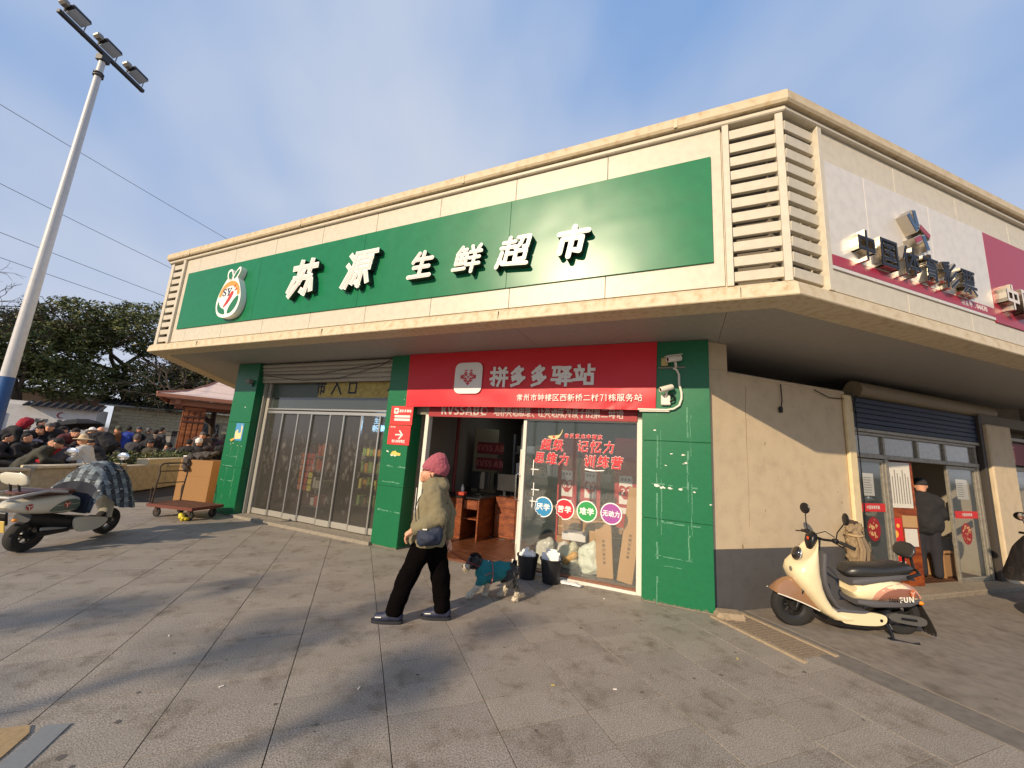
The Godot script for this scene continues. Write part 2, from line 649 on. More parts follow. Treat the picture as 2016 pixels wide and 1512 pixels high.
# ---------------------------------------------------------------- lettering: strokes on a 100 by 100 field, two digits each for x and y (y down)
const RAD := {
	"grass": "06189418 32063230 68066830", "wood": "04284028 22062296 20300868 26403652", "speech": "12082018 0638203820843272",
	"silk": "24040830 08302830 361808583654 04863680", "bird": "58044632 52225296 66047216 52229622 52449244 52669266 52909890 74227490",
	"east": "46189418 66045046 48469446 723272926286 56624680 84629682", "soil": "04323832 20082074 02784068", "man": "28041044 22302296",
	"stand": "24082822 06264426 14401862 38403462 02724670",
}
const GLYPH := {
	"苏": "08228822 30083034 68086834 1850765070925886 443640601594 14620882 84629284",
	"源": "08141822 06401648 04921858 28129612 281228581694 62146024 42268426845242524226 42398439 625462945488 46643886 78649086",
	"生": "30101240 18328832 20608260 06929492 50085092",
	"鲜": "22060830 18164016 40163230 10324632466410641032 28322864 10484648 04824882 60086622 90088222 56289628 58489448 52709870 76287696",
	"超": "10204620 28062836 06365036 28362880 28564656 125010720494 087022869892 5410901088427840 701066305444 58528852887858785852",
	"市": "50045018 08229222 22402282 2240784078826478 50225096",
	"拼": "06283628 220622901284 04623650 50086020 86087620 44289428 42589658 582858644694 80288096",
	"多": "48041434 3416681646381654 36284638 58462068 4658785850841496 44665478",
	"驿": "081240123648 16141248444842863084 04703670 5014901470384848 54189448 52588858 46769876 72487296",
	"站": "#stand 72067248 72269426 54488848889054905448",
	"常": "50065026 26103622 74106422 1044102890288442 34407040705434543440 22662292 2266786678886682 50545098",
	"州": "240624641094 50085090 78067896 12300848 36304048 62306848",
	"钟": "20040630 18224022 12404040 224022844072 06603860 50289228926050605028 70067096",
	"楼": "#wood 54105820 88108020 46289628 70047054 68284852 72289250 625652788294 826672844894 44669866",
	"区": "08109210 101010929492 74223076 30307878",
	"西": "06129412 12348834889012901234 381238402660 621262548256",
	"新": "26042614 06164616 14201828 38203428 04344834 04544854 26342696 18600882 34604274 90065816 581658604694 58449844 80448096",
	"桥": "#wood 86045214 46309630 70104658 70309654 605660744694 82568296",
	"二": "16248424 06829482", "村": "#wood 46309630 780678926684 56466464", "栋": "#wood #east",
	"服": "120812600494 1208380838902886 14323632 14563656 5408880886347634 54085496 5446884672745694 60569694",
	"务": "40041232 3414781446380852 34249252 2062806276946090 504644701896",
	"培": "#soil 70047012 48169416 56225838 84228038 44429842 54588858889054905458",
	"养": "34044214 66045814 14189018 18308630 06449444 50185044 46440476 54449670 36622694 64626296",
	"英": "#grass 22402264 224078407864 04649664 503050620896 54649496",
	"语": "#speech 42129412 62125646 463084308048 38489848 48608860889248924860",
	"思": "18088208825018501808 50085050 18308230 16640686 3262329072907276 48605674 84629484",
	"维": "#silk #bird", "让": "#speech 66086690 66449044 42909890",
	"成": "12269226 122612620494 1246384636762670 5406626490929476 84405094 72087816",
	"为": "22083220 0832863280926684 520650421096 58526872",
	"孩": "061238122234 223422901284 02563848 68046816 44209620 662052427842 843066564476 90504894 70729296",
	"子": "181280125034 503450923688 04529652",
	"的": "24041820 08224022408808880822 08524052 60044434 5622922288907284 60447260",
	"第": "24040824 18164616 28163426 64045024 60169416 70167826 143480348052 14528052 18521270867082867282 46344696 44720894",
	"母": "24101682 2410801076926488 04469646 16748874 42205032 42565068",
	"爱": "82041810 20162624 46165024 76147026 10421030 103090308642 22448044 44300894 3658765850842496 38649096",
	"幸": "50045030 16168616 06309630 32344046 68346046 10508850 06709670 50505098",
	"福": "18042614 062438240460 22442296 28483858 48109610 52228822883852385222 50489048909450945048 70487094 50709070",
	"家": "50045014 0832081892188832 26347634 48341456 404658704296 48600682 54740896 84446058 56569690",
	"级": "#silk 441282127440904076744694 561252523694 54409896",
	"记": "#speech 4614881488464846 4846489094909472", "忆": "20042096 08240446 30203840 461490145074529094909472",
	"力": "1230863080926686 480444541094", "训": "#speech 480848603694 68126884 92069296", "练": "#silk #east",
	"营": "06149414 32043226 68046826 0846083492348846 28467246726028602846 18688268829418941868 50605068",
	"厌": "10089408 100810560494 26409640 581656442294 60449694 74208230",
	"学": "20063018 44045216 76066418 0840082692268840 284272425258 525852943888 04669666",
	"苦": "#grass 06409640 50285060 22608060809422942260", "难": "061644160684 10304280 #bird",
	"无": "16128612 06449644 481248500694 6044608894889472",
	"动": "08184418 04424842 264210784476 38604886 5230943090927886 720668544894",
	"中": "12288828886612661228 50045096", "国": "08089208929408940808 26267426 30487048 24727672 50265072 62566864",
	"体": "#man 40289628 68046896 66283476 70289876 52748474",
	"育": "50045014 08189218 461828367236 62267840 24502496 2450765076946690 26627462 26767476",
	"彩": "46040812 10201630 24182832 44163630 04404840 26362696 24420676 28424670 86045628 90325858 94624894",
	"票": "08109210 16248424844616461624 38103846 62106246 20568056 06709670 507050943890 28780894 70789294",
	"点": "50045030 50168416 20327832786020602032 16720694 36743892 58746492 80749494",
	"号": "24087608763424342408 06469646 34462864786472925288",
	"入": "300848209694 48200694", "口": "18168216828818881816",
	"两": "06109410 14961430863086907686 341034442470 36504266 641062445270 66507466",
	"心": "14440672 3024308872887468 46165634 78309058", "苑": "#grass 28360866 224648461896 24603666 5640864084627262 5640569094909476",
	"文": "50045016 06229422 74220896 26229496", "化": "#man 86204858 5808589094909472", "广": "50045014 14189418 141814600494",
	"场": "#soil 461284125242924288927688 64424076 80425292", "，": "20784496",
	"1": "342052105292", "7": "141286124492",
}

func strokes(ch: String) -> Array:
	var out := []
	for w in GLYPH.get(ch, "").split(" ", false):
		if w.begins_with("#"):
			for q in RAD[w.substr(1)].split(" ", false): out.append(points_of(q))
		else: out.append(points_of(w))
	return out

func points_of(w: String) -> PackedVector2Array:
	var p := PackedVector2Array()
	for i in range(0, w.length() - 3, 4): p.append(Vector2(w.substr(i, 2).to_int(), w.substr(i + 2, 2).to_int()))
	return p

# adds one character to mb: lower left corner at (x, y), from depth z0 to z1; weight is the stroke width as a share of the height
func glyph(mb: MB, ch: String, x: float, y: float, w: float, h: float, z0: float, z1: float, weight := 0.1, lean := 0.0, soft := false) -> void:
	var hw := weight * h * 0.5
	var k := 0
	for st in strokes(ch):
		for i in st.size() - 1:
			var a := Vector2(st[i].x / 100.0 * w, (1.0 - st[i].y / 100.0) * h)
			var b := Vector2(st[i + 1].x / 100.0 * w, (1.0 - st[i + 1].y / 100.0) * h)
			a.x += a.y * lean
			b.x += b.y * lean
			var d := (b - a).normalized()
			var q := Vector2(-d.y, d.x)
			var poly := PackedVector2Array()
			var o := Vector2(x, y)
			if soft:
				for t in 6: poly.append(o + b + (q * -cos(PI * t / 5.0) + d * sin(PI * t / 5.0)) * hw)
				for t in 6: poly.append(o + a + (q * cos(PI * t / 5.0) - d * sin(PI * t / 5.0)) * hw)
			else:
				poly = PackedVector2Array([o + a - d * hw - q * hw, o + b + d * hw - q * hw, o + b + d * hw + q * hw, o + a - d * hw + q * hw])
			var up := z1 + k * minf(0.0004, 0.12 * maxf(z1 - z0, 0.001))
			if z1 - z0 > 0.004: mb.prism(poly, z0, up, false)
			else: mb.prism(poly, up, up, false)
			k += 1

func line(mb: MB, text: String, x: float, y: float, w: float, h: float, step: float, z: float, weight := 0.1, lean := 0.0, soft := false, depth := 0.0) -> void:
	for i in text.length():
		if text[i] != " ": glyph(mb, text[i], x + i * step, y, w, h, z - depth, z, weight, lean, soft)

func latin(text: String, height: float, depth: float, bold := true, serif := false) -> TextMesh:
	var t := TextMesh.new()
	var f := SystemFont.new()
	f.font_names = PackedStringArray(["Droid Serif" if serif else "Droid Sans"])
	f.font_weight = 700 if bold else 400
	t.font = f
	t.text = text
	t.font_size = 48
	t.pixel_size = height / 36.0
	t.depth = depth
	return t

# ---------------------------------------------------------------- the corner building
# points of the fascia line at distance `off` from the shop wall, in the facade frame (x, z)
func fascia_line(off: float) -> PackedVector2Array:
	var sl := -10.05 - 0.41421 * (off - 1.2)
	var sr := (0.10 + 0.2722 * off) / 0.6858
	var gd := Vector2(0.7278, -0.6858)
	return PackedVector2Array([Vector2(sl - 6.0, off - 6.0), Vector2(sl, off), Vector2(sr, off), Vector2(sr, off) + gd * 9.0])

# sweeps a closed profile of (off, y) round the building; from..to picks the runs (0 left, 1 front, 2 right)
func sweep(profile: Array, from := 0, to := 2) -> MB:
	var m := MB.new()
	for run in range(from, to + 1):
		for i in profile.size():
			var p: Vector2 = profile[i]
			var q: Vector2 = profile[(i + 1) % profile.size()]
			var lp := fascia_line(p.x)
			var lq := fascia_line(q.x)
			var a := Vector3(lp[run].x, p.y, lp[run].y)
			var b := Vector3(lp[run + 1].x, p.y, lp[run + 1].y)
			var c := Vector3(lq[run + 1].x, q.y, lq[run + 1].y)
			var d := Vector3(lq[run].x, q.y, lq[run].y)
			m.quad(a, b, c, d)
	return m

func build_building() -> void:
	T.streak = ramp(streaks(7), [[0.0, s8(184, 164, 134)], [0.35, s8(232, 221, 203)], [0.55, s8(248, 243, 235)], [1.0, s8(255, 255, 255)]])
	T.scuff = ramp(noise_image(61, 0.03, 5), [[0.0, g(0.93)], [0.5, g(0.975)], [1.0, g(1.0)]])
	var cream := mat("cream aluminium panel", s8(206, 196, 175), 0.42, {"tex": T.scuff, "scale": 0.5, "nrm": T.wavy_n, "nstr": 0.04})
	var ledge_m := mat("weathered cream ledge", s8(208, 194, 166), 0.55, {"tex": T.streak, "scale": Vector3(0.9, 0.9, 0.9)})
	var cornice_m := mat("weathered cream cornice", s8(204, 189, 160), 0.6, {"tex": T.streak, "scale": Vector3(0.7, 0.7, 0.7)})
	var soffit_m := mat("soffit panel", s8(160, 156, 148), 0.5, {"tex": T.scuff, "scale": 0.6})
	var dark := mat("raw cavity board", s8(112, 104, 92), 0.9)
	var green := mat("green pillar panel", s8(10, 106, 64), 0.34, {"tex": T.scuff, "scale": 0.8, "nrm": T.wavy_n, "nstr": 0.05})
	var conc := mat("inner wall plaster", s8(150, 140, 124), 0.9, {"tex": T.concrete, "scale": 0.5})
	var b := thing("shop_building", "low corner supermarket building with deep cream fascia over green pillars", "building", FR)
	# --- mass: roof, back walls, the wall above the shop openings
	var m := MB.new()
	var roof := PackedVector2Array()
	for p in fascia_line(1.15): roof.append(Vector2(p.x, -p.y))
	m.xf = Transform3D(Basis(Vector3.RIGHT, Vector3(0, 0, -1), Vector3.UP), Vector3(0, 4.86, 0))
	m.prism(roof, 0, 0.12)
	part(b, "roof", m, mat("roof felt", s8(96, 92, 88), 0.9))
	m = MB.new()
	m.span(Vector3(-16.0, 0, -6.3), Vector3(6.9, 4.86, -6.1))
	m.span(Vector3(-9.4, 2.95, -0.62), Vector3(-0.0, 4.86, -0.42))
	part(b, "wall", m, conc)
	m = MB.new()
	m.quad(Vector3(-9.2, 0, -0.02), Vector3(-15.0, 0, -5.82), Vector3(-15.0, 4.86, -5.82), Vector3(-9.2, 4.86, -0.02))
	m.quad(Vector3(-9.2, 0, -0.32), Vector3(-15.0, 0, -6.1), Vector3(-15.0, 4.86, -6.1), Vector3(-9.2, 4.86, -0.32))
	part(b, "side_wall", m, mat("side wall", s8(208, 190, 155), 0.85, {"tex": T.scuff, "scale": 0.4}))
	# --- fascia: core, cornice, ledge
	part(b, "fascia_core", sweep([Vector2(0.95, 3.16), Vector2(1.165, 3.16), Vector2(1.165, 5.06), Vector2(0.95, 5.06)], 0, 0), cream)
	m = MB.new()
	m.span(Vector3(-9.45, 3.16, 0.95), Vector3(0.1, 5.06, 1.168))
	part(b, "fascia_core", m, cream)
	m = MB.new()
	m.span(Vector3(-9.95, 3.16, 0.8), Vector3(-9.45, 5.01, 0.99))
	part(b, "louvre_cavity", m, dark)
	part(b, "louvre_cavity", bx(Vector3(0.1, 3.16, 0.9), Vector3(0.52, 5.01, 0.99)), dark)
	# cornice of three steps, in runs with visible butt joints
	part(b, "cornice", sweep([Vector2(0.9, 5.075), Vector2(1.27, 5.075), Vector2(1.285, 5.10), Vector2(1.285, 5.185), Vector2(1.265, 5.21), Vector2(0.9, 5.21)]), cornice_m, 20)
	part(b, "cornice_bead", sweep([Vector2(0.9, 5.015), Vector2(1.225, 5.015), Vector2(1.235, 5.025), Vector2(1.235, 5.055), Vector2(1.225, 5.072), Vector2(0.9, 5.072)]), cream, 20)
	part(b, "ledge", sweep([Vector2(0.95, 3.115), Vector2(1.255, 3.115), Vector2(1.262, 3.125), Vector2(1.245, 3.235), Vector2(1.20, 3.275), Vector2(0.95, 3.285)]), ledge_m, 20)
	# thin cover strips where the cornice and ledge lengths meet
	for s in [-9.3, -6.1, -2.95, -0.35]:
		part(b, "joint_strip", bx(Vector3(s, 5.08, 1.2865), Vector3(s + 0.035, 5.184, 1.2885)), ledge_m)
	for s in [-8.4, -5.2, -2.28, 0.2]:
		part(b, "joint_strip", bx(Vector3(s, 3.128, 1.2450), Vector3(s + 0.005, 3.232, 1.262)), dark)
	# cream panels behind the sign
	for k in 9:
		var s0 := -10.125 + 1.135 * k
		var s1 := s0 + 1.135
		s0 = maxf(s0, -9.445)
		s1 = minf(s1, 0.095)
		if s1 - s0 > 0.05: part(b, "fascia_panel", bx(Vector3(s0 + 0.003, 3.288, 1.17), Vector3(s1 - 0.003, 5.012, 1.195), 0.002), cream)
	# louvred corners
	for e in [[-9.93, -9.52], [0.16, 0.56]]:
		var lou := Node3D.new()
		lou.name = "louvre"
		b.add_child(lou, true)
		for k in 11:
			var y := 3.375 + 0.1545 * k
			m = MB.new()
			m.box(Vector3((e[0] + e[1]) * 0.5, y, 1.16), Vector3(e[1] - e[0], 0.094, 0.05), 0.003, Basis(Vector3.RIGHT, 0.10))
			part(lou, "slat", m, cream)
		if e[0] < -5:
			part(lou, "post", bx(Vector3(-9.52, 3.27, 1.10), Vector3(-9.445, 5.014, 1.235), 0.003), cream)
			part(lou, "post", bx(Vector3(-10.03, 3.27, 1.10), Vector3(-9.93, 5.014, 1.20), 0.003), cream)
		else:
			part(lou, "post", bx(Vector3(0.10, 3.27, 1.10), Vector3(0.158, 5.014, 1.225), 0.003), cream)
			part(lou, "post", bx(Vector3(0.555, 3.27, 1.08), Vector3(0.618, 5.014, 1.215), 0.003), cream)
	# soffit sheets
	var cuts := [-9.3, -6.9, -4.55, -2.2, 0.12]
	for k in 4:
		part(b, "soffit_panel", bx(Vector3(cuts[k] + 0.002, SOFFIT, -0.45), Vector3(cuts[k + 1] - 0.002, SOFFIT + 0.02, 1.19), 0.001), soffit_m)
	for run in [0, 2]:
		m = MB.new()
		var lo := fascia_line(1.19)
		var poly := PackedVector2Array()
		if run == 0: poly = PackedVector2Array([Vector2(-9.302, -0.45), Vector2(-9.302, 1.19), lo[1], lo[0], Vector2(-15.3, -6.2)])
		else: poly = PackedVector2Array([Vector2(0.122, 1.19), lo[2], lo[3], lo[3] - Vector2(0.6858, 0.7278) * 2.6, Vector2(0.122, -1.6)])
		for i in poly.size(): poly[i] = Vector2(poly[i].x, -poly[i].y)
		m.xf = Transform3D(Basis(Vector3.RIGHT, Vector3(0, 0, -1), Vector3.UP), Vector3(0, SOFFIT, 0))
		m.prism(poly, 0.0, 0.02)
		part(b, "soffit_panel", m, soffit_m)
	# --- pillars clad in green sheet, three sheets high
	for e in [[-9.2, -8.48, 0.34], [-4.92, -4.39, 0.30], [-0.77, 0.0, 0.30]]:
		var pil := part(b, "pillar", bx(Vector3(e[0] + 0.012, 0, -0.42), Vector3(e[1] - 0.012, SOFFIT - 0.004, -0.012)), conc)
		var ys := [0.012, 0.935, 1.86, SOFFIT - 0.008]
		for k in 3:
			m = MB.new()
			m.span(Vector3(e[0], ys[k] + 0.002, -e[2]), Vector3(e[1], ys[k + 1] - 0.002, 0.0), 0.004)
			part(pil, "cladding_sheet", m, green)
	wear(b)
	# --- thresholds
	part(b, "threshold", bx(Vector3(-8.5, -0.02, -0.62), Vector3(-4.9, 0.05, 0.06), 0.006), mat("threshold stone", s8(150, 140, 124), 0.8, {"tex": T.concrete, "scale": 1.2}))
	build_folding_door(b)
	build_parcel_front(b)
	build_corner_shops(b)
	# fascia panels and louvre of the turned front
	var w := Node3D.new()
	w.name = "corner_fascia"
	b.add_child(w)
	w.transform = FR.affine_inverse() * CR
	m = MB.new()
	m.span(Vector3(0.10, 3.16, 1.05), Vector3(8.6, 5.06, 1.268))
	part(w, "fascia_core", m, cream)
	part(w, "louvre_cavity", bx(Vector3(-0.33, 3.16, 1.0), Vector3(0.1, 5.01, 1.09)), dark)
	for k in 8:
		var s0 := 0.145 + 1.2 * k
		if k < 7: part(w, "fascia_panel", bx(Vector3(s0 + 0.003, 3.288, 1.27), Vector3(s0 + 1.197, 5.012, 1.295), 0.002), cream)
	for k in 11:
		var y := 3.375 + 0.1545 * k
		m = MB.new()
		m.box(Vector3(-0.125, y, 1.255), Vector3(0.40, 0.094, 0.05), 0.003, Basis(Vector3.RIGHT, 0.10))
		part(w, "slat", m, cream)
	part(w, "post", bx(Vector3(0.075, 3.27, 1.19), Vector3(0.138, 5.014, 1.325), 0.003), cream)

func streaks(seed_no: int) -> Image:
	var a := noise_image(seed_no, 0.02, 4, 512)
	var src := a.get_data()
	var r := RandomNumberGenerator.new()
	r.seed = seed_no
	var out := src.duplicate()
	for x in 512:
		var len_ := r.randf_range(0.0, 1.0)
		var amp := r.randf_range(0, 70) * (1.0 if r.randf() < 0.4 else 0.15)
		for y in 512:
			var yy := y % 256 / 256.0
			var k := amp * maxf(0.0, 1.0 - yy / maxf(0.1, len_))
			out[y * 512 + x] = clampi(int(150 + (src[y * 512 + x] - 128) * 0.7 - k), 0, 255)
	return Image.create_from_data(512, 512, false, Image.FORMAT_L8, out)

# torn paper, glue and scrapes left on the green sheets
func wear(b: Node3D) -> void:
	rng.seed = 77
	var white := mat("torn paper", s8(226, 222, 210), 0.9)
	var glue := mat("dried glue", s8(92, 150, 118), 0.75, {"tex": T.blotch, "scale": 3.0})
	var mud := mat("bare scraped metal", s8(120, 118, 98), 0.8, {"tex": T.blotch, "scale": 4.0})
	var spots := [[-0.62, 1.99, 0.03], [-0.43, 1.71, 0.02], [-0.30, 1.705, 0.03], [-0.27, 1.61, 0.025], [-0.30, 1.60, 0.015], [-0.50, 1.57, 0.03], [-0.60, 1.32, 0.05], [-0.53, 1.305, 0.06], [-0.45, 1.30, 0.05], [-0.33, 1.30, 0.03], [-0.19, 1.285, 0.03], [-0.02, 1.16, 0.02],
		[-4.62, 1.43, 0.06], [-4.68, 1.435, 0.05], [-4.78, 1.49, 0.05], [-8.72, 2.18, 0.03], [-8.75, 1.38, 0.02], [-8.62, 1.37, 0.02], [-8.98, 1.40, 0.02], [-4.56, 2.36, 0.015], [-8.9, 1.42, 0.02]]
	for p in spots:
		var m := MB.new()
		var poly := PackedVector2Array()
		for i in 9:
			var t := TAU * i / 9
			var r: float = p[2] * rng.randf_range(0.25, 1.0)
			poly.append(Vector2(p[0] + cos(t) * r, p[1] + sin(t) * r * 0.45))
		m.prism(poly, 0.001, 0.0022, false)
		part(b, "paper_scrap", m, white)
	var m2 := MB.new()
	for e in [[-0.60, 0.0, 2.35, 0.02], [-0.26, 0.35, 2.45, 0.024], [-0.22, 0.5, 2.2, 0.010], [-8.95, 0.25, 1.35, 0.014], [-8.70, 0.25, 1.4, 0.014], [-0.55, 0.6, 1.9, 0.012]]:
		var y: float = e[1]
		while y < e[2]:
			var l := rng.randf_range(0.02, 0.16)
			if rng.randf() < 0.62:
				var x: float = e[0] + rng.randf_range(-0.006, 0.006)
				m2.span(Vector3(x, y, 0.0008), Vector3(x + e[3] * rng.randf_range(0.2, 1.0), y + l, 0.0014))
			y += l + 0.002
	for e in [[-4.86, -4.46, 1.25, 0.035], [-4.83, -4.53, 1.0, 0.03], [-4.86, -4.48, 0.55, 0.03], [-0.66, -0.2, 1.335, 0.022], [-0.6, -0.1, 0.90, 0.03], [-9.12, -8.8, 0.95, 0.02], [-9.1, -8.75, 0.66, 0.025], [-0.62, -0.15, 0.52, 0.012], [-0.55, -0.3, 0.42, 0.010], [-9.05, -8.7, 1.15, 0.02]]:
		var x: float = e[0]
		while x < e[1]:
			var l := rng.randf_range(0.012, 0.09)
			if rng.randf() < 0.7:
				var y: float = e[2] + rng.randf_range(-0.004, 0.004) + (x - e[0]) * -0.03
				m2.span(Vector3(x, y, 0.0008), Vector3(x + l, y + e[3] * rng.randf_range(0.25, 1.0), 0.0014))
			x += l + 0.002
	part(b, "glue_mark", m2, glue)
	var m3 := MB.new()
	for e in [[-0.765, -0.005], [-4.915, -4.395], [-9.195, -8.485]]:
		var x: float = e[0]
		while x < e[1] - 0.012:
			var w := rng.randf_range(0.006, 0.03)
			var h := rng.randf_range(0.004, 0.022) * (1.0 if rng.randf() < 0.8 else 1.8)
			m3.prism(PackedVector2Array([Vector2(x, 0.013), Vector2(x + w, 0.013), Vector2(x + w * 0.7, 0.013 + h), Vector2(x + w * 0.25, 0.013 + h * 0.8)]), 0.0005, 0.0012, false)
			x += w * rng.randf_range(0.7, 2.4)
	part(b, "rust_edge", m3, mud).set_meta("kind", "stuff")

# ---------------------------------------------------------------- supermarket entrance
func build_folding_door(b: Node3D) -> void:
	var steel := mat("brushed steel", s8(188, 186, 180), 0.35, {"metal": 0.85, "nrm": T.fine_n, "nstr": 0.05, "scale": 2.0})
	var dull := mat("dull aluminium", s8(176, 172, 162), 0.5, {"metal": 0.5, "tex": T.scuff, "scale": 1.5})
	var vinyl := mat("dirty clear vinyl", s8(86, 82, 76), 0.12, {"alpha": 0.30})
	var smear := mat("hand smears on vinyl", s8(150, 146, 138), 0.6, {"alpha": 0.10})
	var z := -0.27
	var d := Node3D.new()
	d.name = "folding_door"
	b.add_child(d)
	part(d, "jamb", bx(Vector3(-8.42, 0.05, z - 0.05), Vector3(-8.33, 2.76, z + 0.05), 0.004), dull)
	part(d, "jamb", bx(Vector3(-5.03, 0.05, z - 0.05), Vector3(-4.93, 2.76, z + 0.05), 0.004), dull)
	part(d, "head_rail", bx(Vector3(-8.33, 2.165, z - 0.04), Vector3(-5.03, 2.20, z + 0.05), 0.005), steel)
	part(d, "head_rail", bx(Vector3(-8.33, 2.085, z - 0.02), Vector3(-5.03, 2.15, z + 0.03), 0.008), steel)
	var xs := [-8.33, -7.86, -7.40, -7.01, -6.50, -6.14, -5.70, -5.26, -5.03]
	rng.seed = 5
	for k in 8:
		var a: float = xs[k]
		var e: float = xs[k + 1]
		var fold := 0.012 * (1 if k % 2 == 0 else -1)
		var leaf := part(b, "vinyl_leaf", bx(Vector3(a + 0.012, 0.17, z - 0.004 + fold), Vector3(e - 0.012, 2.08, z + fold)), vinyl)
		part(leaf, "edge_strip", bx(Vector3(e - 0.020, 0.065, z - 0.012), Vector3(e + 0.012, 2.09, z + 0.026), 0.004), steel)
		part(leaf, "foot_rail", bx(Vector3(a + 0.012, 0.065, z - 0.012 + fold), Vector3(e - 0.022, 0.17, z + 0.014 + fold), 0.004), dull)
		var sm := MB.new()
		for q in 26:
			var c := Vector2(rng.randf_range(a + 0.08, e - 0.08), rng.randf_range(0.3, 1.75) if q < 12 else rng.randf_range(0.95, 1.5))
			var poly := PackedVector2Array()
			var r := rng.randf_range(0.015, 0.055)
			for i in 10:
				var t := TAU * i / 10
				poly.append(c + Vector2(cos(t), sin(t) * rng.randf_range(1.0, 2.4)) * r * rng.randf_range(0.5, 1.0))
			sm.prism(poly, z + 0.0012 + fold + q * 0.00012, z + 0.0012 + fold + q * 0.00012, false)
		part(leaf, "smear", sm, smear).set_meta("kind", "stuff")
	# glazed transom with the half covered entrance sign
	var glass := mat("shop glass", s8(150, 165, 160), 0.04, {"alpha": 0.07})
	part(d, "transom_pane", bx(Vector3(-8.33, 2.2, z - 0.006), Vector3(-5.03, 2.43, z)), glass)
	var sg := part(b, "entrance_sign", bx(Vector3(-8.33, 2.43, z - 0.012), Vector3(-5.03, 2.78, z)), mat("yellow sign film", s8(186, 164, 84), 0.5, {"tex": T.blotch, "scale": 1.3}))
	part(sg, "dark_film", bx(Vector3(-8.33, 2.43, z + 0.001), Vector3(-6.95, 2.78, z + 0.003)), mat("dark green film", s8(64, 74, 58), 0.35))
	var t := MB.new()
	line(t, "市入口", -7.02, 2.49, 0.27, 0.27, 0.42, z + 0.005, 0.13)
	t.prism(PackedVector2Array([Vector2(-5.2, 2.56), Vector2(-5.03, 2.48), Vector2(-5.03, 2.56), Vector2(-5.12, 2.66)]), z + 0.004, z + 0.005)
	part(sg, "lettering", t, mat("navy print", s8(34, 42, 60), 0.6))
	# roller shutter box with the rolled curtain
	var sh := Node3D.new()
	sh.name = "roller_shutter"
	b.add_child(sh, true)
	var shm := mat("grey shutter slat", s8(166, 158, 142), 0.55, {"tex": T.scuff, "scale": 1.2})
	var y := 2.715
	for k in 5:
		var m := MB.new()
		var pts := []
		var hh: float = [0.075, 0.085, 0.08, 0.075, 0.07][k]
		for i in 7:
			var q := float(i) / 6.0
			pts.append(Vector2(-0.12 + sin(PI * q) * 0.014 + k * 0.012, y + hh * q))
		for i in 6:
			m.quad(Vector3(-8.52, pts[i].y, pts[i].x), Vector3(-4.95, pts[i].y, pts[i].x), Vector3(-4.95, pts[i + 1].y, pts[i + 1].x), Vector3(-8.52, pts[i + 1].y, pts[i + 1].x))
		part(sh, "slat", m, shm, 40)
		y += hh
	part(sh, "box", bx(Vector3(-8.5, 2.72, -0.40), Vector3(-4.94, 3.10, -0.135)), mat("shutter case", s8(110, 102, 90), 0.7))
	part(sh, "guide", bx(Vector3(-8.47, 0.05, -0.22), Vector3(-8.425, 2.74, -0.15), 0.003), dull)

# ---------------------------------------------------------------- parcel station front
func build_parcel_front(b: Node3D) -> void:
	var alu := mat("white door frame", s8(222, 218, 204), 0.42, {"tex": T.scuff, "scale": 2.0})
	var glass := mat("shop glass", s8(150, 165, 160), 0.04, {"alpha": 0.07})
	var f := Node3D.new()
	f.name = "glazed_front"
	b.add_child(f)
	var z := -0.2
	part(f, "frame", bx(Vector3(-0.845, 0.0, z - 0.05), Vector3(-0.772, 2.25, z + 0.06), 0.004), alu)
	part(f, "frame", bx(Vector3(-4.20, 0.0, z - 0.05), Vector3(-4.13, 2.25, z + 0.06), 0.004), alu)
	part(f, "frame", bx(Vector3(-2.45, 0.05, z - 0.03), Vector3(-2.40, 2.10, z + 0.03), 0.004), alu)
	part(f, "frame", bx(Vector3(-2.40, 2.085, z - 0.03), Vector3(-0.845, 2.125, z + 0.03), 0.004), alu)
	part(f, "sill", bx(Vector3(-2.40, 0.012, z - 0.05), Vector3(-0.845, 0.055, z + 0.035), 0.005), mat("brown sill tile", s8(138, 92, 70), 0.6, {"tex": T.blotch, "scale": 3.0}))
	part(f, "sill_edge", bx(Vector3(-2.40, -0.01, z + 0.037), Vector3(-0.845, 0.032, z + 0.06), 0.003), alu)
	part(f, "fixed_pane", bx(Vector3(-2.40, 0.055, z - 0.005), Vector3(-0.845, 2.085, z + 0.003)), glass)
	# the door leaf, swung inwards
	var leaf := Node3D.new()
	leaf.name = "door_leaf"
	b.add_child(leaf)
	leaf.transform = Transform3D(Basis(Vector3.UP, deg_to_rad(-66)), Vector3(-2.46, 0, z - 0.05))
	part(leaf, "stile", bx(Vector3(-0.055, 0.05, -0.02), Vector3(-0.005, 2.08, 0.02), 0.004), alu)
	part(leaf, "stile", bx(Vector3(-0.90, 0.05, -0.02), Vector3(-0.85, 2.08, 0.02), 0.004), alu)
	part(leaf, "rail", bx(Vector3(-0.85, 0.05, -0.018), Vector3(-0.055, 0.14, 0.018), 0.004), alu)
	part(leaf, "rail", bx(Vector3(-0.85, 2.02, -0.018), Vector3(-0.055, 2.08, 0.018), 0.004), alu)
	part(leaf, "pane", bx(Vector3(-0.85, 0.14, -0.004), Vector3(-0.055, 2.02, 0.004)), glass)
	var h := MB.new()
	h.tube([Vector3(-0.80, 0.85, 0.02), Vector3(-0.80, 0.85, 0.07), Vector3(-0.80, 1.25, 0.07), Vector3(-0.80, 1.25, 0.02)], 0.012, 8)
	part(leaf, "pull_handle", h, mat("chrome", s8(220, 220, 220), 0.15, {"metal": 1.0}), 40)
	# header over the glazing with the older banner, mostly hidden behind the new one
	part(b, "lintel", bx(Vector3(-4.385, 2.13, -0.36), Vector3(-0.775, SOFFIT - 0.004, -0.14)), mat("inner wall plaster", g(0.6)))

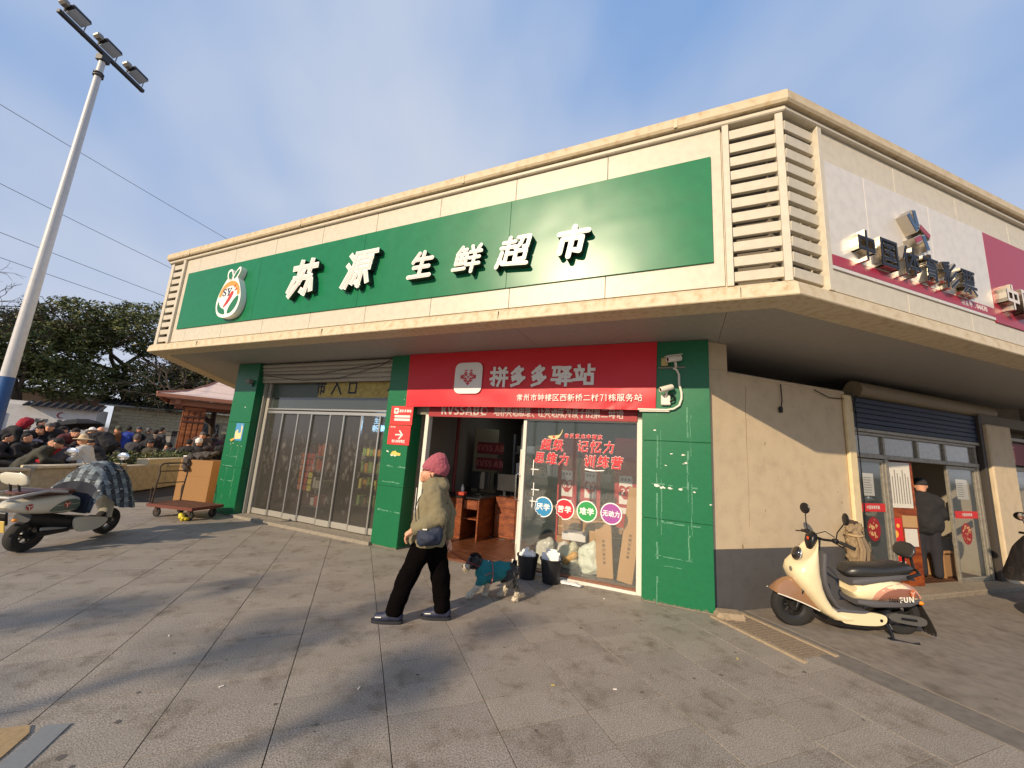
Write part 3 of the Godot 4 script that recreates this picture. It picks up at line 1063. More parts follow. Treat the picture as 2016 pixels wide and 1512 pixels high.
# ---------------------------------------------------------------- shops on the turned corner
func build_corner_shops(b: Node3D) -> void:
	var w := Node3D.new()
	w.name = "corner_front"
	b.add_child(w)
	w.transform = FR.affine_inverse() * CR
	T.plaster = ramp(mixed(noise_image(71, 0.015, 5), noise_image(72, 0.14, 3), 0.75), [[0.0, g(0.88)], [0.35, g(0.955)], [0.6, g(0.98)], [1.0, g(1.0)]])
	T.plaster_n = relief(noise_image(73, 0.12, 4), 1.2)
	var beige := mat("beige wall paint", s8(202, 182, 150), 0.85, {"tex": T.plaster, "scale": 0.45, "nrm": T.plaster_n, "nstr": 0.25})
	var grey := mat("grey plinth paint", s8(86, 84, 84), 0.75, {"tex": T.plaster, "scale": 0.7, "nrm": T.plaster_n, "nstr": 0.25})
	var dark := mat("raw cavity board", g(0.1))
	var alu := mat("weathered aluminium", s8(160, 152, 136), 0.5, {"metal": 0.4, "tex": T.blotch, "scale": 2.0})
	var glass := mat("shop glass", g(0.6))
	var z := -0.06
	part(w, "painted_wall", bx(Vector3(0.03, 0.66, z - 0.28), Vector3(2.56, 2.78, z), 0.006), beige)
	part(w, "painted_wall", bx(Vector3(0.03, 2.78, z - 0.28), Vector3(0.36, SOFFIT - 0.004, z - 0.001)), beige)
	part(w, "plinth", bx(Vector3(0.03, -0.02, z - 0.28), Vector3(2.56, 0.66, z + 0.004), 0.004), grey)
	part(w, "wall_rim", bx(Vector3(0.36, 2.735, z + 0.001), Vector3(2.56, 2.765, z + 0.012), 0.005), beige)
	part(w, "pilaster", bx(Vector3(2.50, 0.66, z + 0.002), Vector3(2.66, 2.72, z + 0.05), 0.012), mat("sunlit pilaster tone", s8(226, 204, 160), 0.8, {"tex": T.plaster, "scale": 0.8}))  # lighter than the wall paint: sunlight on the strip is put into its colour
	part(w, "pilaster", bx(Vector3(2.50, 0.0, z + 0.006), Vector3(2.66, 0.66, z + 0.05), 0.012), grey)
	# cracks and chips in the paint
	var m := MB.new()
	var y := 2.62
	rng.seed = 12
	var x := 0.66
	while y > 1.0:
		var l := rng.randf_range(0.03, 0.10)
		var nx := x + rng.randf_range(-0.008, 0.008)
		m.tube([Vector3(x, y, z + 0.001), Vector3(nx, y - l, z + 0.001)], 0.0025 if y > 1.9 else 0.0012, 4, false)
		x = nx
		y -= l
	part(w, "crack", m, mat("crack shadow tone", s8(120, 100, 74), 0.9))  # shadow inside the crack is put into the colour of the line
	m = MB.new()
	for p in [[0.95, 1.92, 0.03], [2.26, 1.36, 0.02], [2.33, 1.22, 0.03], [0.9, 1.1, 0.02], [1.15, 1.5, 0.014], [1.06, 0.85, 0.018], [1.6, 1.7, 0.014], [2.1, 2.1, 0.015], [0.5, 0.672, 0.05], [1.5, 2.44, 0.012]]:
		var poly := PackedVector2Array()
		for i in 8: poly.append(Vector2(p[0], p[1]) + Vector2(cos(TAU * i / 8) * 0.5, sin(TAU * i / 8) * 1.3) * p[2] * rng.randf_range(0.3, 0.9))
		m.prism(poly, z + 0.0006, z + 0.0012, false)
	part(w, "paint_chip", m, mat("bare plaster chip", s8(150, 128, 98), 0.95))
	# dark gap over the wall and the hollow behind it
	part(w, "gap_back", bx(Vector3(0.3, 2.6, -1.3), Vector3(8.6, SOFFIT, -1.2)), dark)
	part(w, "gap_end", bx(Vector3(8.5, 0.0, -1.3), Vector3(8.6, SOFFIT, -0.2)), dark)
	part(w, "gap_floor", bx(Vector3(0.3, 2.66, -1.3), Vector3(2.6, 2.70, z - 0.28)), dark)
	# roller shutter of the lottery shop
	var sh := Node3D.new()
	sh.name = "roller_shutter"
	b.add_child(sh, true)
	sh.transform = w.transform
	m = MB.new()
	m.tube([Vector3(3.1, 2.89, -0.24), Vector3(6.9, 2.87, -0.24)], 0.13, 14)
	part(sh, "roll_cover", m, mat("beige shutter cover", s8(140, 124, 98), 0.6, {"tex": T.scuff, "scale": 1.1}), 50)
	var blue := mat("blue shutter slat", s8(18, 30, 56), 0.55)
	for k in 6:
		part(sh, "slat", bx(Vector3(2.80, 2.29 + k * 0.075, -0.13), Vector3(6.32, 2.36 + k * 0.075, -0.115 + 0.004 * (k % 2)), 0.006), blue)
	part(sh, "bottom_bar", bx(Vector3(2.80, 2.235, -0.14), Vector3(6.32, 2.285, -0.10), 0.006), alu)
	part(sh, "guide", bx(Vector3(2.70, 0.0, -0.16), Vector3(2.78, 2.75, -0.09), 0.005), alu)
	part(sh, "guide", bx(Vector3(6.10, 0.0, -0.16), Vector3(6.20, 2.75, -0.07), 0.005), mat("dark guide", s8(58, 52, 46), 0.6))
	# shop front frames
	var f := Node3D.new()
	f.name = "shop_front"
	b.add_child(f, true)
	f.transform = w.transform
	for e in [[2.785, 2.83], [3.50, 3.58], [6.0, 6.06]]:
		part(f, "mullion", bx(Vector3(e[0], 0.06, -0.20), Vector3(e[1], 1.86, -0.13), 0.005), alu)
	part(f, "transom_rail", bx(Vector3(2.785, 1.86, -0.20), Vector3(6.06, 1.925, -0.12), 0.006), alu)
	part(f, "transom_rail", bx(Vector3(2.785, 2.19, -0.20), Vector3(6.06, 2.235, -0.13), 0.006), alu)
	var tp := mat("paper behind glass", s8(150, 128, 96), 0.8, {"tex": T.blotch, "scale": 1.4})
	for e in [[2.79, 3.50], [3.56, 4.35], [4.40, 5.10], [5.15, 6.0]]:
		part(f, "transom_mullion", bx(Vector3(e[1], 1.925, -0.19), Vector3(e[1] + 0.05, 2.19, -0.135), 0.004), alu)
		part(f, "transom_pane", bx(Vector3(e[0], 1.925, -0.168), Vector3(e[1], 2.19, -0.162)), glass)
		part(f, "paper_sheet", bx(Vector3(e[0] + 0.02, 1.93, -0.185), Vector3(e[1] - 0.02, 2.185, -0.18)), tp)
	part(f, "door_sill", bx(Vector3(2.66, -0.02, -0.62), Vector3(6.2, 0.06, 0.14), 0.01), mat("shop sill concrete", s8(150, 136, 116), 0.85, {"tex": T.concrete, "scale": 1.0}))
	for e in [[2.83, 3.50], [5.12, 6.0]]:
		var df := Node3D.new()
		df.name = "glass_door"
		b.add_child(df, true)
		df.transform = w.transform
		var zz := -0.165
		part(df, "stile", bx(Vector3(e[0], 0.06, zz - 0.02), Vector3(e[0] + 0.05, 1.85, zz + 0.02), 0.004), alu)
		part(df, "stile", bx(Vector3(e[1] - 0.05, 0.06, zz - 0.02), Vector3(e[1], 1.85, zz + 0.02), 0.004), alu)
		part(df, "rail", bx(Vector3(e[0] + 0.05, 0.06, zz - 0.018), Vector3(e[1] - 0.05, 0.12, zz + 0.018), 0.004), alu)
		part(df, "rail", bx(Vector3(e[0] + 0.05, 1.80, zz - 0.018), Vector3(e[1] - 0.05, 1.85, zz + 0.018), 0.004), alu)
		part(df, "pane", bx(Vector3(e[0] + 0.05, 0.12, zz - 0.003), Vector3(e[1] - 0.05, 1.80, zz + 0.003)), glass)
	# pillar on the far side and the next shop
	part(w, "far_pillar", bx(Vector3(6.22, 0.0, -0.30), Vector3(6.98, 2.62, -0.02), 0.02), beige)
	part(w, "far_pillar_head", bx(Vector3(6.22, 2.62, -0.40), Vector3(8.6, 2.80, -0.10)), dark)
	var nf := Node3D.new()
	nf.name = "next_shop_front"
	b.add_child(nf, true)
	nf.transform = w.transform
	part(nf, "frame", bx(Vector3(7.0, 0, -0.22), Vector3(7.07, 2.6, -0.12), 0.005), alu)
	part(nf, "transom_rail", bx(Vector3(7.07, 1.86, -0.22), Vector3(8.5, 1.93, -0.12), 0.005), alu)
	part(nf, "frame", bx(Vector3(7.07, 2.40, -0.22), Vector3(8.5, 2.46, -0.12), 0.005), alu)
	var red := part(b, "red_window_sign", bx(Vector3(7.10, 1.97, -0.18), Vector3(8.5, 2.36, -0.16)), mat("deep red film", s8(120, 18, 26), 0.5))
	red.transform = w.transform
	m = MB.new()
	line(m, "两", 7.14, 2.0, 0.30, 0.32, 0.34, -0.157, 0.10)
	part(red, "lettering", m, mat("faded red letter", s8(206, 120, 110), 0.6))
	part(nf, "dark_pane", bx(Vector3(7.07, 0.1, -0.19), Vector3(8.5, 1.86, -0.18)), glass)
	part(nf, "room", bx(Vector3(7.0, 0.0, -2.6), Vector3(8.6, 2.7, -2.5)), dark)

# ---------------------------------------------------------------- signs
func disc(m: MB, x: float, y: float, r: float, z0: float, z1: float, sides := 32, squash := 1.0) -> void:
	var p := PackedVector2Array()
	for i in sides: p.append(Vector2(x + cos(TAU * i / sides) * r, y + sin(TAU * i / sides) * r * squash))
	m.prism(p, z0, z1)

func blob(pts: Array, rounds := 2) -> PackedVector2Array:   # corner cutting turns a few points into a smooth outline
	var p := PackedVector2Array(pts)
	for k in rounds:
		var q := PackedVector2Array()
		for i in p.size():
			var a := p[i]
			var b := p[(i + 1) % p.size()]
			q.append(a.lerp(b, 0.25))
			q.append(a.lerp(b, 0.75))
		p = q
	return p

func build_signs() -> void:
	var green := mat("glossy green sign sheet", s8(20, 116, 72), 0.30, {"tex": T.scuff, "scale": 0.35, "nrm": T.wavy_n, "nstr": 0.10, "spec": 0.42})
	var face := mat("milky letter face", s8(222, 206, 198), 0.4)
	var rim := mat("white letter rim", s8(244, 240, 230), 0.4)
	var side := mat("letter side", s8(30, 44, 36), 0.5)
	var t := thing("shop_sign", "long green supermarket sign board with white raised characters and round emblem", "sign", F(0, 0, 1.196))
	for e in [[-9.29, -7.02], [-7.02, -4.62], [-4.62, -2.225], [-2.225, -0.005]]:
		part(t, "green_sheet", bx(Vector3(e[0] + 0.0015, 3.538, 0.0), Vector3(e[1] - 0.0015, 4.70, 0.018), 0.002), green)
	var rows := [["苏", -6.10, -5.38, 3.79, 4.41, 0.108, false], ["源", -4.89, -4.23, 3.79, 4.39, 0.084, false], ["生", -3.68, -3.21, 3.785, 4.18, 0.10, true], ["鲜", -2.975, -2.51, 3.755, 4.14, 0.076, true], ["超", -2.35, -1.855, 3.745, 4.155, 0.076, true], ["市", -1.64, -1.17, 3.76, 4.14, 0.115, true]]
	for r in rows:
		var h: float = r[4] - r[3]
		var lean := 0.20
		var w: float = r[2] - r[1] - lean * h
		var ch := part(t, "character", carve(r[0], r[1], r[3], w, h, 0.018, 0.105, r[5] + 0.035, lean, r[6]), side)
		var m := MB.new()
		glyph(m, r[0], r[1], r[3], w, h, 0.105, 0.112, r[5] + 0.045, lean, r[6])
		part(ch, "rim", m, rim)
		m = MB.new()
		glyph(m, r[0], r[1], r[3], w, h, 0.1135, 0.1165, r[5] - 0.008, lean, r[6])
		part(ch, "face", m, face)
	# emblem: a round badge with two leaves, a chilli and two letters
	var em := Node3D.new()
	em.name = "emblem"
	t.add_child(em)
	em.position = Vector3(-7.59, 4.0, 0.018)
	var m := MB.new()
	m.prism(blob([Vector2(-0.28, 0.14), Vector2(-0.36, -0.12), Vector2(-0.26, -0.36), Vector2(0.0, -0.42), Vector2(0.26, -0.36), Vector2(0.36, -0.12), Vector2(0.28, 0.14), Vector2(0.10, 0.40), Vector2(-0.10, 0.40)]), 0.0, 0.10)
	part(em, "badge", m, rim)
	m = MB.new()
	m.prism(blob([Vector2(-0.02, 0.26), Vector2(-0.16, 0.34), Vector2(-0.17, 0.50), Vector2(-0.04, 0.52), Vector2(0.02, 0.36)]), 0.0, 0.10)
	m.prism(blob([Vector2(-0.01, 0.27), Vector2(0.05, 0.44), Vector2(0.17, 0.55), Vector2(0.22, 0.46), Vector2(0.13, 0.30)]), 0.0, 0.101)
	part(em, "leaf_rim", m, rim)
	m = MB.new()
	m.prism(blob([Vector2(-0.04, 0.30), Vector2(-0.13, 0.36), Vector2(-0.13, 0.46), Vector2(-0.05, 0.48), Vector2(-0.01, 0.36)]), 0.101, 0.103)
	m.prism(blob([Vector2(0.02, 0.30), Vector2(0.07, 0.42), Vector2(0.16, 0.50), Vector2(0.18, 0.45), Vector2(0.11, 0.33)]), 0.102, 0.104)
	m.prism(blob([Vector2(-0.29, -0.05), Vector2(-0.28, -0.28), Vector2(-0.02, -0.37), Vector2(-0.05, -0.25), Vector2(-0.20, -0.20)]), 0.101, 0.103)
	m.prism(blob([Vector2(0.02, -0.36), Vector2(0.05, -0.20), Vector2(0.26, 0.02), Vector2(0.30, -0.12), Vector2(0.20, -0.30)]), 0.101, 0.103)
	part(em, "leaf", m, mat("leaf green", s8(24, 112, 70), 0.4))
	m = MB.new()
	var arc := PackedVector2Array()
	for i in 15: arc.append(Vector2(cos(PI * (0.02 + 0.96 * i / 14.0)) * 0.295, sin(PI * (0.02 + 0.96 * i / 14.0)) * 0.30 - 0.02))
	for i in 15: arc.append(Vector2(cos(PI * (0.98 - 0.96 * i / 14.0)) * 0.225, sin(PI * (0.98 - 0.96 * i / 14.0)) * 0.205 - 0.02))
	m.prism(arc, 0.101, 0.103)
	part(em, "orange_arc", m, mat("orange print", s8(222, 150, 62), 0.4))
	m = MB.new()
	m.prism(blob([Vector2(-0.14, -0.24), Vector2(0.02, -0.14), Vector2(0.14, 0.06), Vector2(0.06, 0.09), Vector2(-0.03, -0.08)]), 0.104, 0.106)
	for q in [[0.17, 0.10, 0.5], [0.13, 0.17, 1.1]]:
		m.box(Vector3(q[0], q[1], 0.105), Vector3(0.07, 0.02, 0.002), 0.0, Basis(Vector3(0, 0, 1), q[2]))
	part(em, "chilli", m, mat("chilli red", s8(200, 52, 44), 0.4))
	var sy := part(em, "letters", latin("SY", 0.15, 0.003, true, true), mat("letter navy", s8(38, 52, 78), 0.5))
	sy.position = Vector3(-0.07, 0.07, 0.104)
	build_banner()
	build_small_boards()
	build_corner_signs()

func carve(ch: String, x: float, y: float, w: float, h: float, z0: float, z1: float, weight: float, lean: float, soft: bool) -> MB:
	var m := MB.new()
	glyph(m, ch, x, y, w, h, z0, z1, weight, lean, soft)
	return m

func build_banner() -> void:
	var red := mat("red banner cloth", s8(206, 22, 38), 0.42, {"nrm": T.fine_n, "nstr": 0.06, "scale": 1.0})
	var t := thing("banner", "big red banner with heart emblem and white characters under the soffit", "banner", F(-2.555, 2.25, 0.02))
	var m := MB.new()
	var nz := FastNoiseLite.new()
	nz.seed = 9
	nz.frequency = 0.8
	var cols := 48
	var rows := 14
	var grid := []
	for j in rows + 1:
		var row := []
		for i in cols + 1:
			var u := float(i) / cols
			var q := float(j) / rows
			var x := lerpf(-1.975, 1.965, u) + (1.0 - q) * lerpf(0.03, -0.02, u)
			var y := lerpf(-0.012 + sin(u * PI) * 0.015 - u * 0.004, 0.875, q)
			var zz := nz.get_noise_2d(x * 1.4, y * 2.5) * 0.012 * (1.0 - q * 0.7)
			zz += exp(-pow((x - 1.45) / 0.16, 2) - pow((y - 0.05) / 0.07, 2)) * 0.03 * sin(x * 30.0)
			row.append(Vector3(x, y, zz))
		grid.append(row)
	for j in rows:
		for i in cols: m.quad(grid[j][i], grid[j][i + 1], grid[j + 1][i + 1], grid[j + 1][i])
	part(t, "cloth", m, red, 60)
	part(t, "backing_board", bx(Vector3(-1.95, 0.03, -0.028), Vector3(1.94, 0.86, -0.018)), mat("banner backing", s8(120, 24, 30), 0.7))
	var white := mat("banner white print", s8(228, 224, 218), 0.5)
	m = MB.new()
	line(m, "拼多多驿站", -0.40, 0.305, 0.29, 0.30, 0.323, 0.022, 0.145)
	part(t, "lettering", m, white)
	m = MB.new()
	line(m, "常州市钟楼区西新桥二村", 0.055, 0.092, 0.098, 0.10, 0.1085, 0.024, 0.085)
	line(m, "71", 0.055 + 0.1085 * 11 + 0.005, 0.092, 0.05, 0.10, 0.056, 0.024, 0.085)
	line(m, "栋服务站", 0.055 + 0.1085 * 11 + 0.118, 0.092, 0.098, 0.10, 0.1085, 0.024, 0.085)
	part(t, "address_line", m, white)
	emblem_heart(t, Vector3(-0.785, 0.445, 0.022), 0.245)
	# older banner, its upper half hidden behind the new one
	var o := thing("old_banner", "narrow dark red banner strip showing below the big red banner", "banner", F(-2.5, 2.10, -0.13))
	part(o, "cloth", bx(Vector3(-1.63, 0.0, 0.0), Vector3(1.66, 0.30, 0.008)), mat("old banner cloth", s8(150, 22, 32), 0.55))
	m = MB.new()
	line(m, "培养英语思维，让英语成为孩子的第二母语", -0.43, 0.025, 0.095, 0.165, 0.101, 0.0095, 0.085)
	part(o, "lettering", m, mat("faded white print", s8(190, 170, 160), 0.6))
	for e in [["KVSS", -1.17], ["ABC", -0.74]]:
		var l := part(o, "latin_lettering", latin(e[0], 0.15, 0.003), M["faded white print"])
		l.position = Vector3(e[1], 0.105, 0.010)
	m = MB.new()
	var loop := []
	for i in 25: loop.append(Vector3(-0.74 + cos(TAU * i / 24) * 0.20, 0.105 + sin(TAU * i / 24) * 0.085, 0.010))
	m.tube(loop, 0.004, 5, false)
	part(o, "oval_outline", m, M["faded white print"])

func emblem_heart(parent: Node3D, at: Vector3, r: float) -> void:
	var e := Node3D.new()
	e.name = "heart_emblem"
	parent.add_child(e, true)
	e.position = at
	var m := MB.new()
	m.prism(blob([Vector2(-r, -r), Vector2(0, -r), Vector2(r, -r), Vector2(r, 0), Vector2(r, r), Vector2(0, r), Vector2(-r, r), Vector2(-r, 0)], 3), 0.0, 0.001)
	part(e, "tile", m, M["banner white print"])
	m = MB.new()
	var k := r * 0.17
	# the heart is a patchwork of triangles and squares set on their corners
	for row in [[-1, 1], [1, 1], [-2, 0], [0, 0], [2, 0], [-1, -1], [1, -1], [0, -2]]:
		var c := Vector2(row[0] * k * 1.12, row[1] * k * 1.12 + k * 0.45)
		if row[0] == 0 and row[1] == 0: continue
		for h in 2:
			var s := 1.0 if h == 0 else -1.0
			m.prism(PackedVector2Array([c + Vector2(-k * 0.95 * s, k * 0.07 * s), c + Vector2(k * 0.95 * s, k * 0.07 * s), c + Vector2(0, k * s)]), 0.0018, 0.0022)
	for s in [-1.0, 1.0]:
		var c := Vector2(s * 3.3 * k, k * 0.5)
		m.prism(PackedVector2Array([c + Vector2(-s * k * 0.9, 0), c + Vector2(0, k), c + Vector2(0, -k)]), 0.0018, 0.0022)
		c = Vector2(s * k * 1.1, k * 2.7)
		m.prism(PackedVector2Array([c + Vector2(-k * 0.95, 0), c + Vector2(k * 0.95, 0), c + Vector2(0, k * 0.55)]), 0.0018, 0.0022)
	glyph(m, "拼", -k * 0.62, -k * 0.2, k * 1.24, k * 1.24, 0.0018, 0.0022, 0.12)
	part(e, "heart", m, mat("emblem red", s8(190, 22, 38), 0.5))

func build_small_boards() -> void:
	var red := mat("red board print", s8(226, 52, 50), 0.45)
	var white: Material = M["banner white print"]
	var t := thing("parcel_board", "red parcel station board with two white lines on green pillar, above the arrow board", "sign", F(-4.575, 1.93, 0.004))
	part(t, "panel", bx(Vector3(-0.228, 0.0, 0.0), Vector3(0.228, 0.315, 0.008), 0.002), red)
	emblem_heart(t, Vector3(-0.115, 0.235, 0.0085), 0.048)
	var m := MB.new()
	line(m, "拼多多驿站", -0.05, 0.21, 0.045, 0.05, 0.05, 0.0095, 0.15)
	part(t, "lettering", m, white)
	for y in [0.125, 0.07]: part(t, "text_strip", bx(Vector3(-0.14, y, 0.0085), Vector3(0.18, y + 0.038, 0.0098)), white)
	t = thing("arrow_board", "red direction board with a white arrow on green pillar", "sign", F(-4.585, 1.605, 0.004))
	part(t, "panel", bx(Vector3(-0.225, 0.0, 0.0), Vector3(0.225, 0.315, 0.008), 0.002), red)
	m = MB.new()
	m.box(Vector3(0.0, 0.165, 0.009), Vector3(0.15, 0.022, 0.0015))
	m.box(Vector3(0.04, 0.198, 0.0092), Vector3(0.105, 0.024, 0.0015), 0.0, Basis(Vector3(0, 0, 1), -0.79))
	m.box(Vector3(0.04, 0.132, 0.0094), Vector3(0.105, 0.024, 0.0015), 0.0, Basis(Vector3(0, 0, 1), 0.79))
	part(t, "arrow", m, white)
	m = MB.new()
	line(m, "的入村站学区", -0.13, 0.035, 0.042, 0.048, 0.045, 0.0095, 0.13)
	line(m, "拼多多驿站", -0.19, 0.28, 0.018, 0.02, 0.022, 0.0095, 0.15)
	part(t, "lettering", m, white)
	# torn poster and its scraps on the left pillar
	t = thing("torn_poster", "torn blue and cream poster glued on the left green pillar", "poster", F(-8.76, 1.48, 0.003))
	part(t, "sheet", bx(Vector3(-0.14, 0.0, 0.0), Vector3(0.12, 0.36, 0.002)), mat("blue poster print", s8(70, 140, 190), 0.6))
	m = MB.new()
	m.prism(PackedVector2Array([Vector2(-0.12, 0.03), Vector2(0.08, 0.04), Vector2(0.09, 0.28), Vector2(0.04, 0.34), Vector2(0.05, 0.17), Vector2(-0.03, 0.15), Vector2(-0.05, 0.24), Vector2(-0.13, 0.18)]), 0.002, 0.0035)
	part(t, "torn_layer", m, mat("cream torn paper", s8(222, 204, 150), 0.8))
	m = MB.new()
	m.prism(PackedVector2Array([Vector2(-0.25, 0.01), Vector2(-0.14, 0.05), Vector2(-0.10, 0.02), Vector2(-0.20, -0.03)]), 0.0, 0.012)
	part(t, "loose_flap", m, mat("ochre torn paper", s8(196, 158, 70), 0.8))
	var y := mat("yellow sticker rest", s8(214, 190, 96), 0.8)
	m = MB.new()
	m.prism(PackedVector2Array([Vector2(0, 0), Vector2(0.2, -0.01), Vector2(0.21, 0.03), Vector2(0.12, 0.045), Vector2(0.10, 0.07), Vector2(0.03, 0.05)]), 0.001, 0.002)
	solo("sticker_rest", "rest of a torn yellow sticker below the arrow board", "sticker", m, y, F(-4.72, 1.44, 0.002))
	glass_stickers()

func glass_stickers() -> void:
	var red := mat("red sticker", s8(204, 30, 44), 0.45)
	var edge := mat("pale sticker edge", s8(244, 214, 206), 0.5)
	var w := mat("white sticker print", s8(238, 236, 228), 0.5)
	var z := -0.1965
	var t := thing("window_lettering", "red outlined characters in two rows on the shop window", "lettering", F(0, 0, z))
	for e in [["超级 记忆力", -2.175, 1.668, 0.145, 0.162, 0.177], ["思维力 训练营", -2.265, 1.474, 0.145, 0.162, 0.180]]:
		var m := MB.new()
		line(m, e[0], e[1], e[2], e[3], e[4], e[5], 0.0010, 0.165, 0.12)
		part(t, "outline", m, edge)
		m = MB.new()
		line(m, e[0], e[1], e[2], e[3], e[4], e[5], 0.0105, 0.11, 0.12)
		part(t, "characters", m, red)
	var m2 := MB.new()
	line(m2, "常州爱成幸福家", -1.83, 1.852, 0.062, 0.062, 0.078, 0.001, 0.19)
	part(t, "small_outline", m2, edge)
	m2 = MB.new()
	line(m2, "常州爱成幸福家", -1.83, 1.852, 0.062, 0.062, 0.078, 0.013, 0.10)
	part(t, "small_characters", m2, red)
	m2 = MB.new()
	m2.prism(blob([Vector2(-2.10, 1.87), Vector2(-2.02, 1.825), Vector2(-1.92, 1.83), Vector2(-1.86, 1.93), Vector2(-1.86, 1.99), Vector2(-1.885, 1.90), Vector2(-1.95, 1.88)]), 0.0005, 0.0012)
	part(t, "boat_emblem", m2, mat("gold sticker", s8(206, 186, 130), 0.5))
	m2 = MB.new()
	disc(m2, -1.985, 1.86, 0.018, 0.0014, 0.0018, 12)
	part(t, "red_heart", m2, red)
	var cs := [["厌学", -2.095, 0.885, s8(40, 132, 178), "blue round window sticker with a torn left edge", true], ["苦学", -1.79, 0.888, s8(206, 26, 46), "red round window sticker with a torn left edge", true], ["难学", -1.483, 0.895, s8(38, 150, 74), "green round window sticker with white characters", false], ["无动力", -1.165, 0.903, s8(158, 74, 150), "purple round window sticker with white characters", false]]
	rng.seed = 3
	for c in cs:
		var s := thing("round_sticker", c[4], "sticker", F(c[1], c[2], z), "round stickers on the shop window")
		var outer := PackedVector2Array()
		var inner := PackedVector2Array()
		for i in 36:
			var a := TAU * i / 36
			var torn: bool = c[5] and cos(a - 3.5) > 0.55
			var k := rng.randf_range(0.80, 0.97) if torn else 1.0
			outer.append(Vector2(cos(a), sin(a)) * 0.138 * k)
			inner.append(Vector2(cos(a), sin(a)) * (0.124 if not torn else 0.130) * k)
		var m := MB.new()
		m.prism(outer, 0.0, 0.001)
		part(s, "rim", m, w)
		m = MB.new()
		m.prism(inner, 0.001, 0.002)
		part(s, "disc", m, mat("sticker " + c[0], c[3], 0.45))
		m = MB.new()
		if c[0].length() == 2: line(m, c[0], -0.098, -0.045, 0.088, 0.09, 0.102, 0.003, 0.13, 0.05)
		else: line(m, c[0], -0.112, -0.04, 0.068, 0.08, 0.076, 0.003, 0.12, 0.05)
		part(s, "lettering", m, w)
	# tape crosses on the fixed pane
	var k := 0
	for e in [[-2.28, 1.30, 1.52], [-2.26, 1.02, 1.20], [-2.27, 0.86, 1.0]]:
		var m := MB.new()
		m.span(Vector3(e[0], e[1], 0.0), Vector3(e[0] + 0.012, e[2], 0.0012))
		m.span(Vector3(e[0] - 0.03, e[1] + 0.08, 0.0013), Vector3(e[0] + 0.09, e[1] + 0.092, 0.0022))
		solo("tape_cross", ["upper strip of white tape on shop window edge", "middle cross of white tape on shop window edge", "lower cross of white tape on shop window edge"][k], "tape", m, w, F(0, 0, z), "tape strips on the window")
		k += 1
	m2 = MB.new()
	m2.prism(PackedVector2Array([Vector2(-0.13, 0), Vector2(-0.02, -0.012), Vector2(0.12, 0.0), Vector2(0.14, 0.014), Vector2(0.02, 0.004), Vector2(-0.12, 0.02)]), 0.0, 0.001)
	solo("tape_rest", "torn white tape strip below the window characters", "tape", m2, w, F(-1.40, 1.435, z))

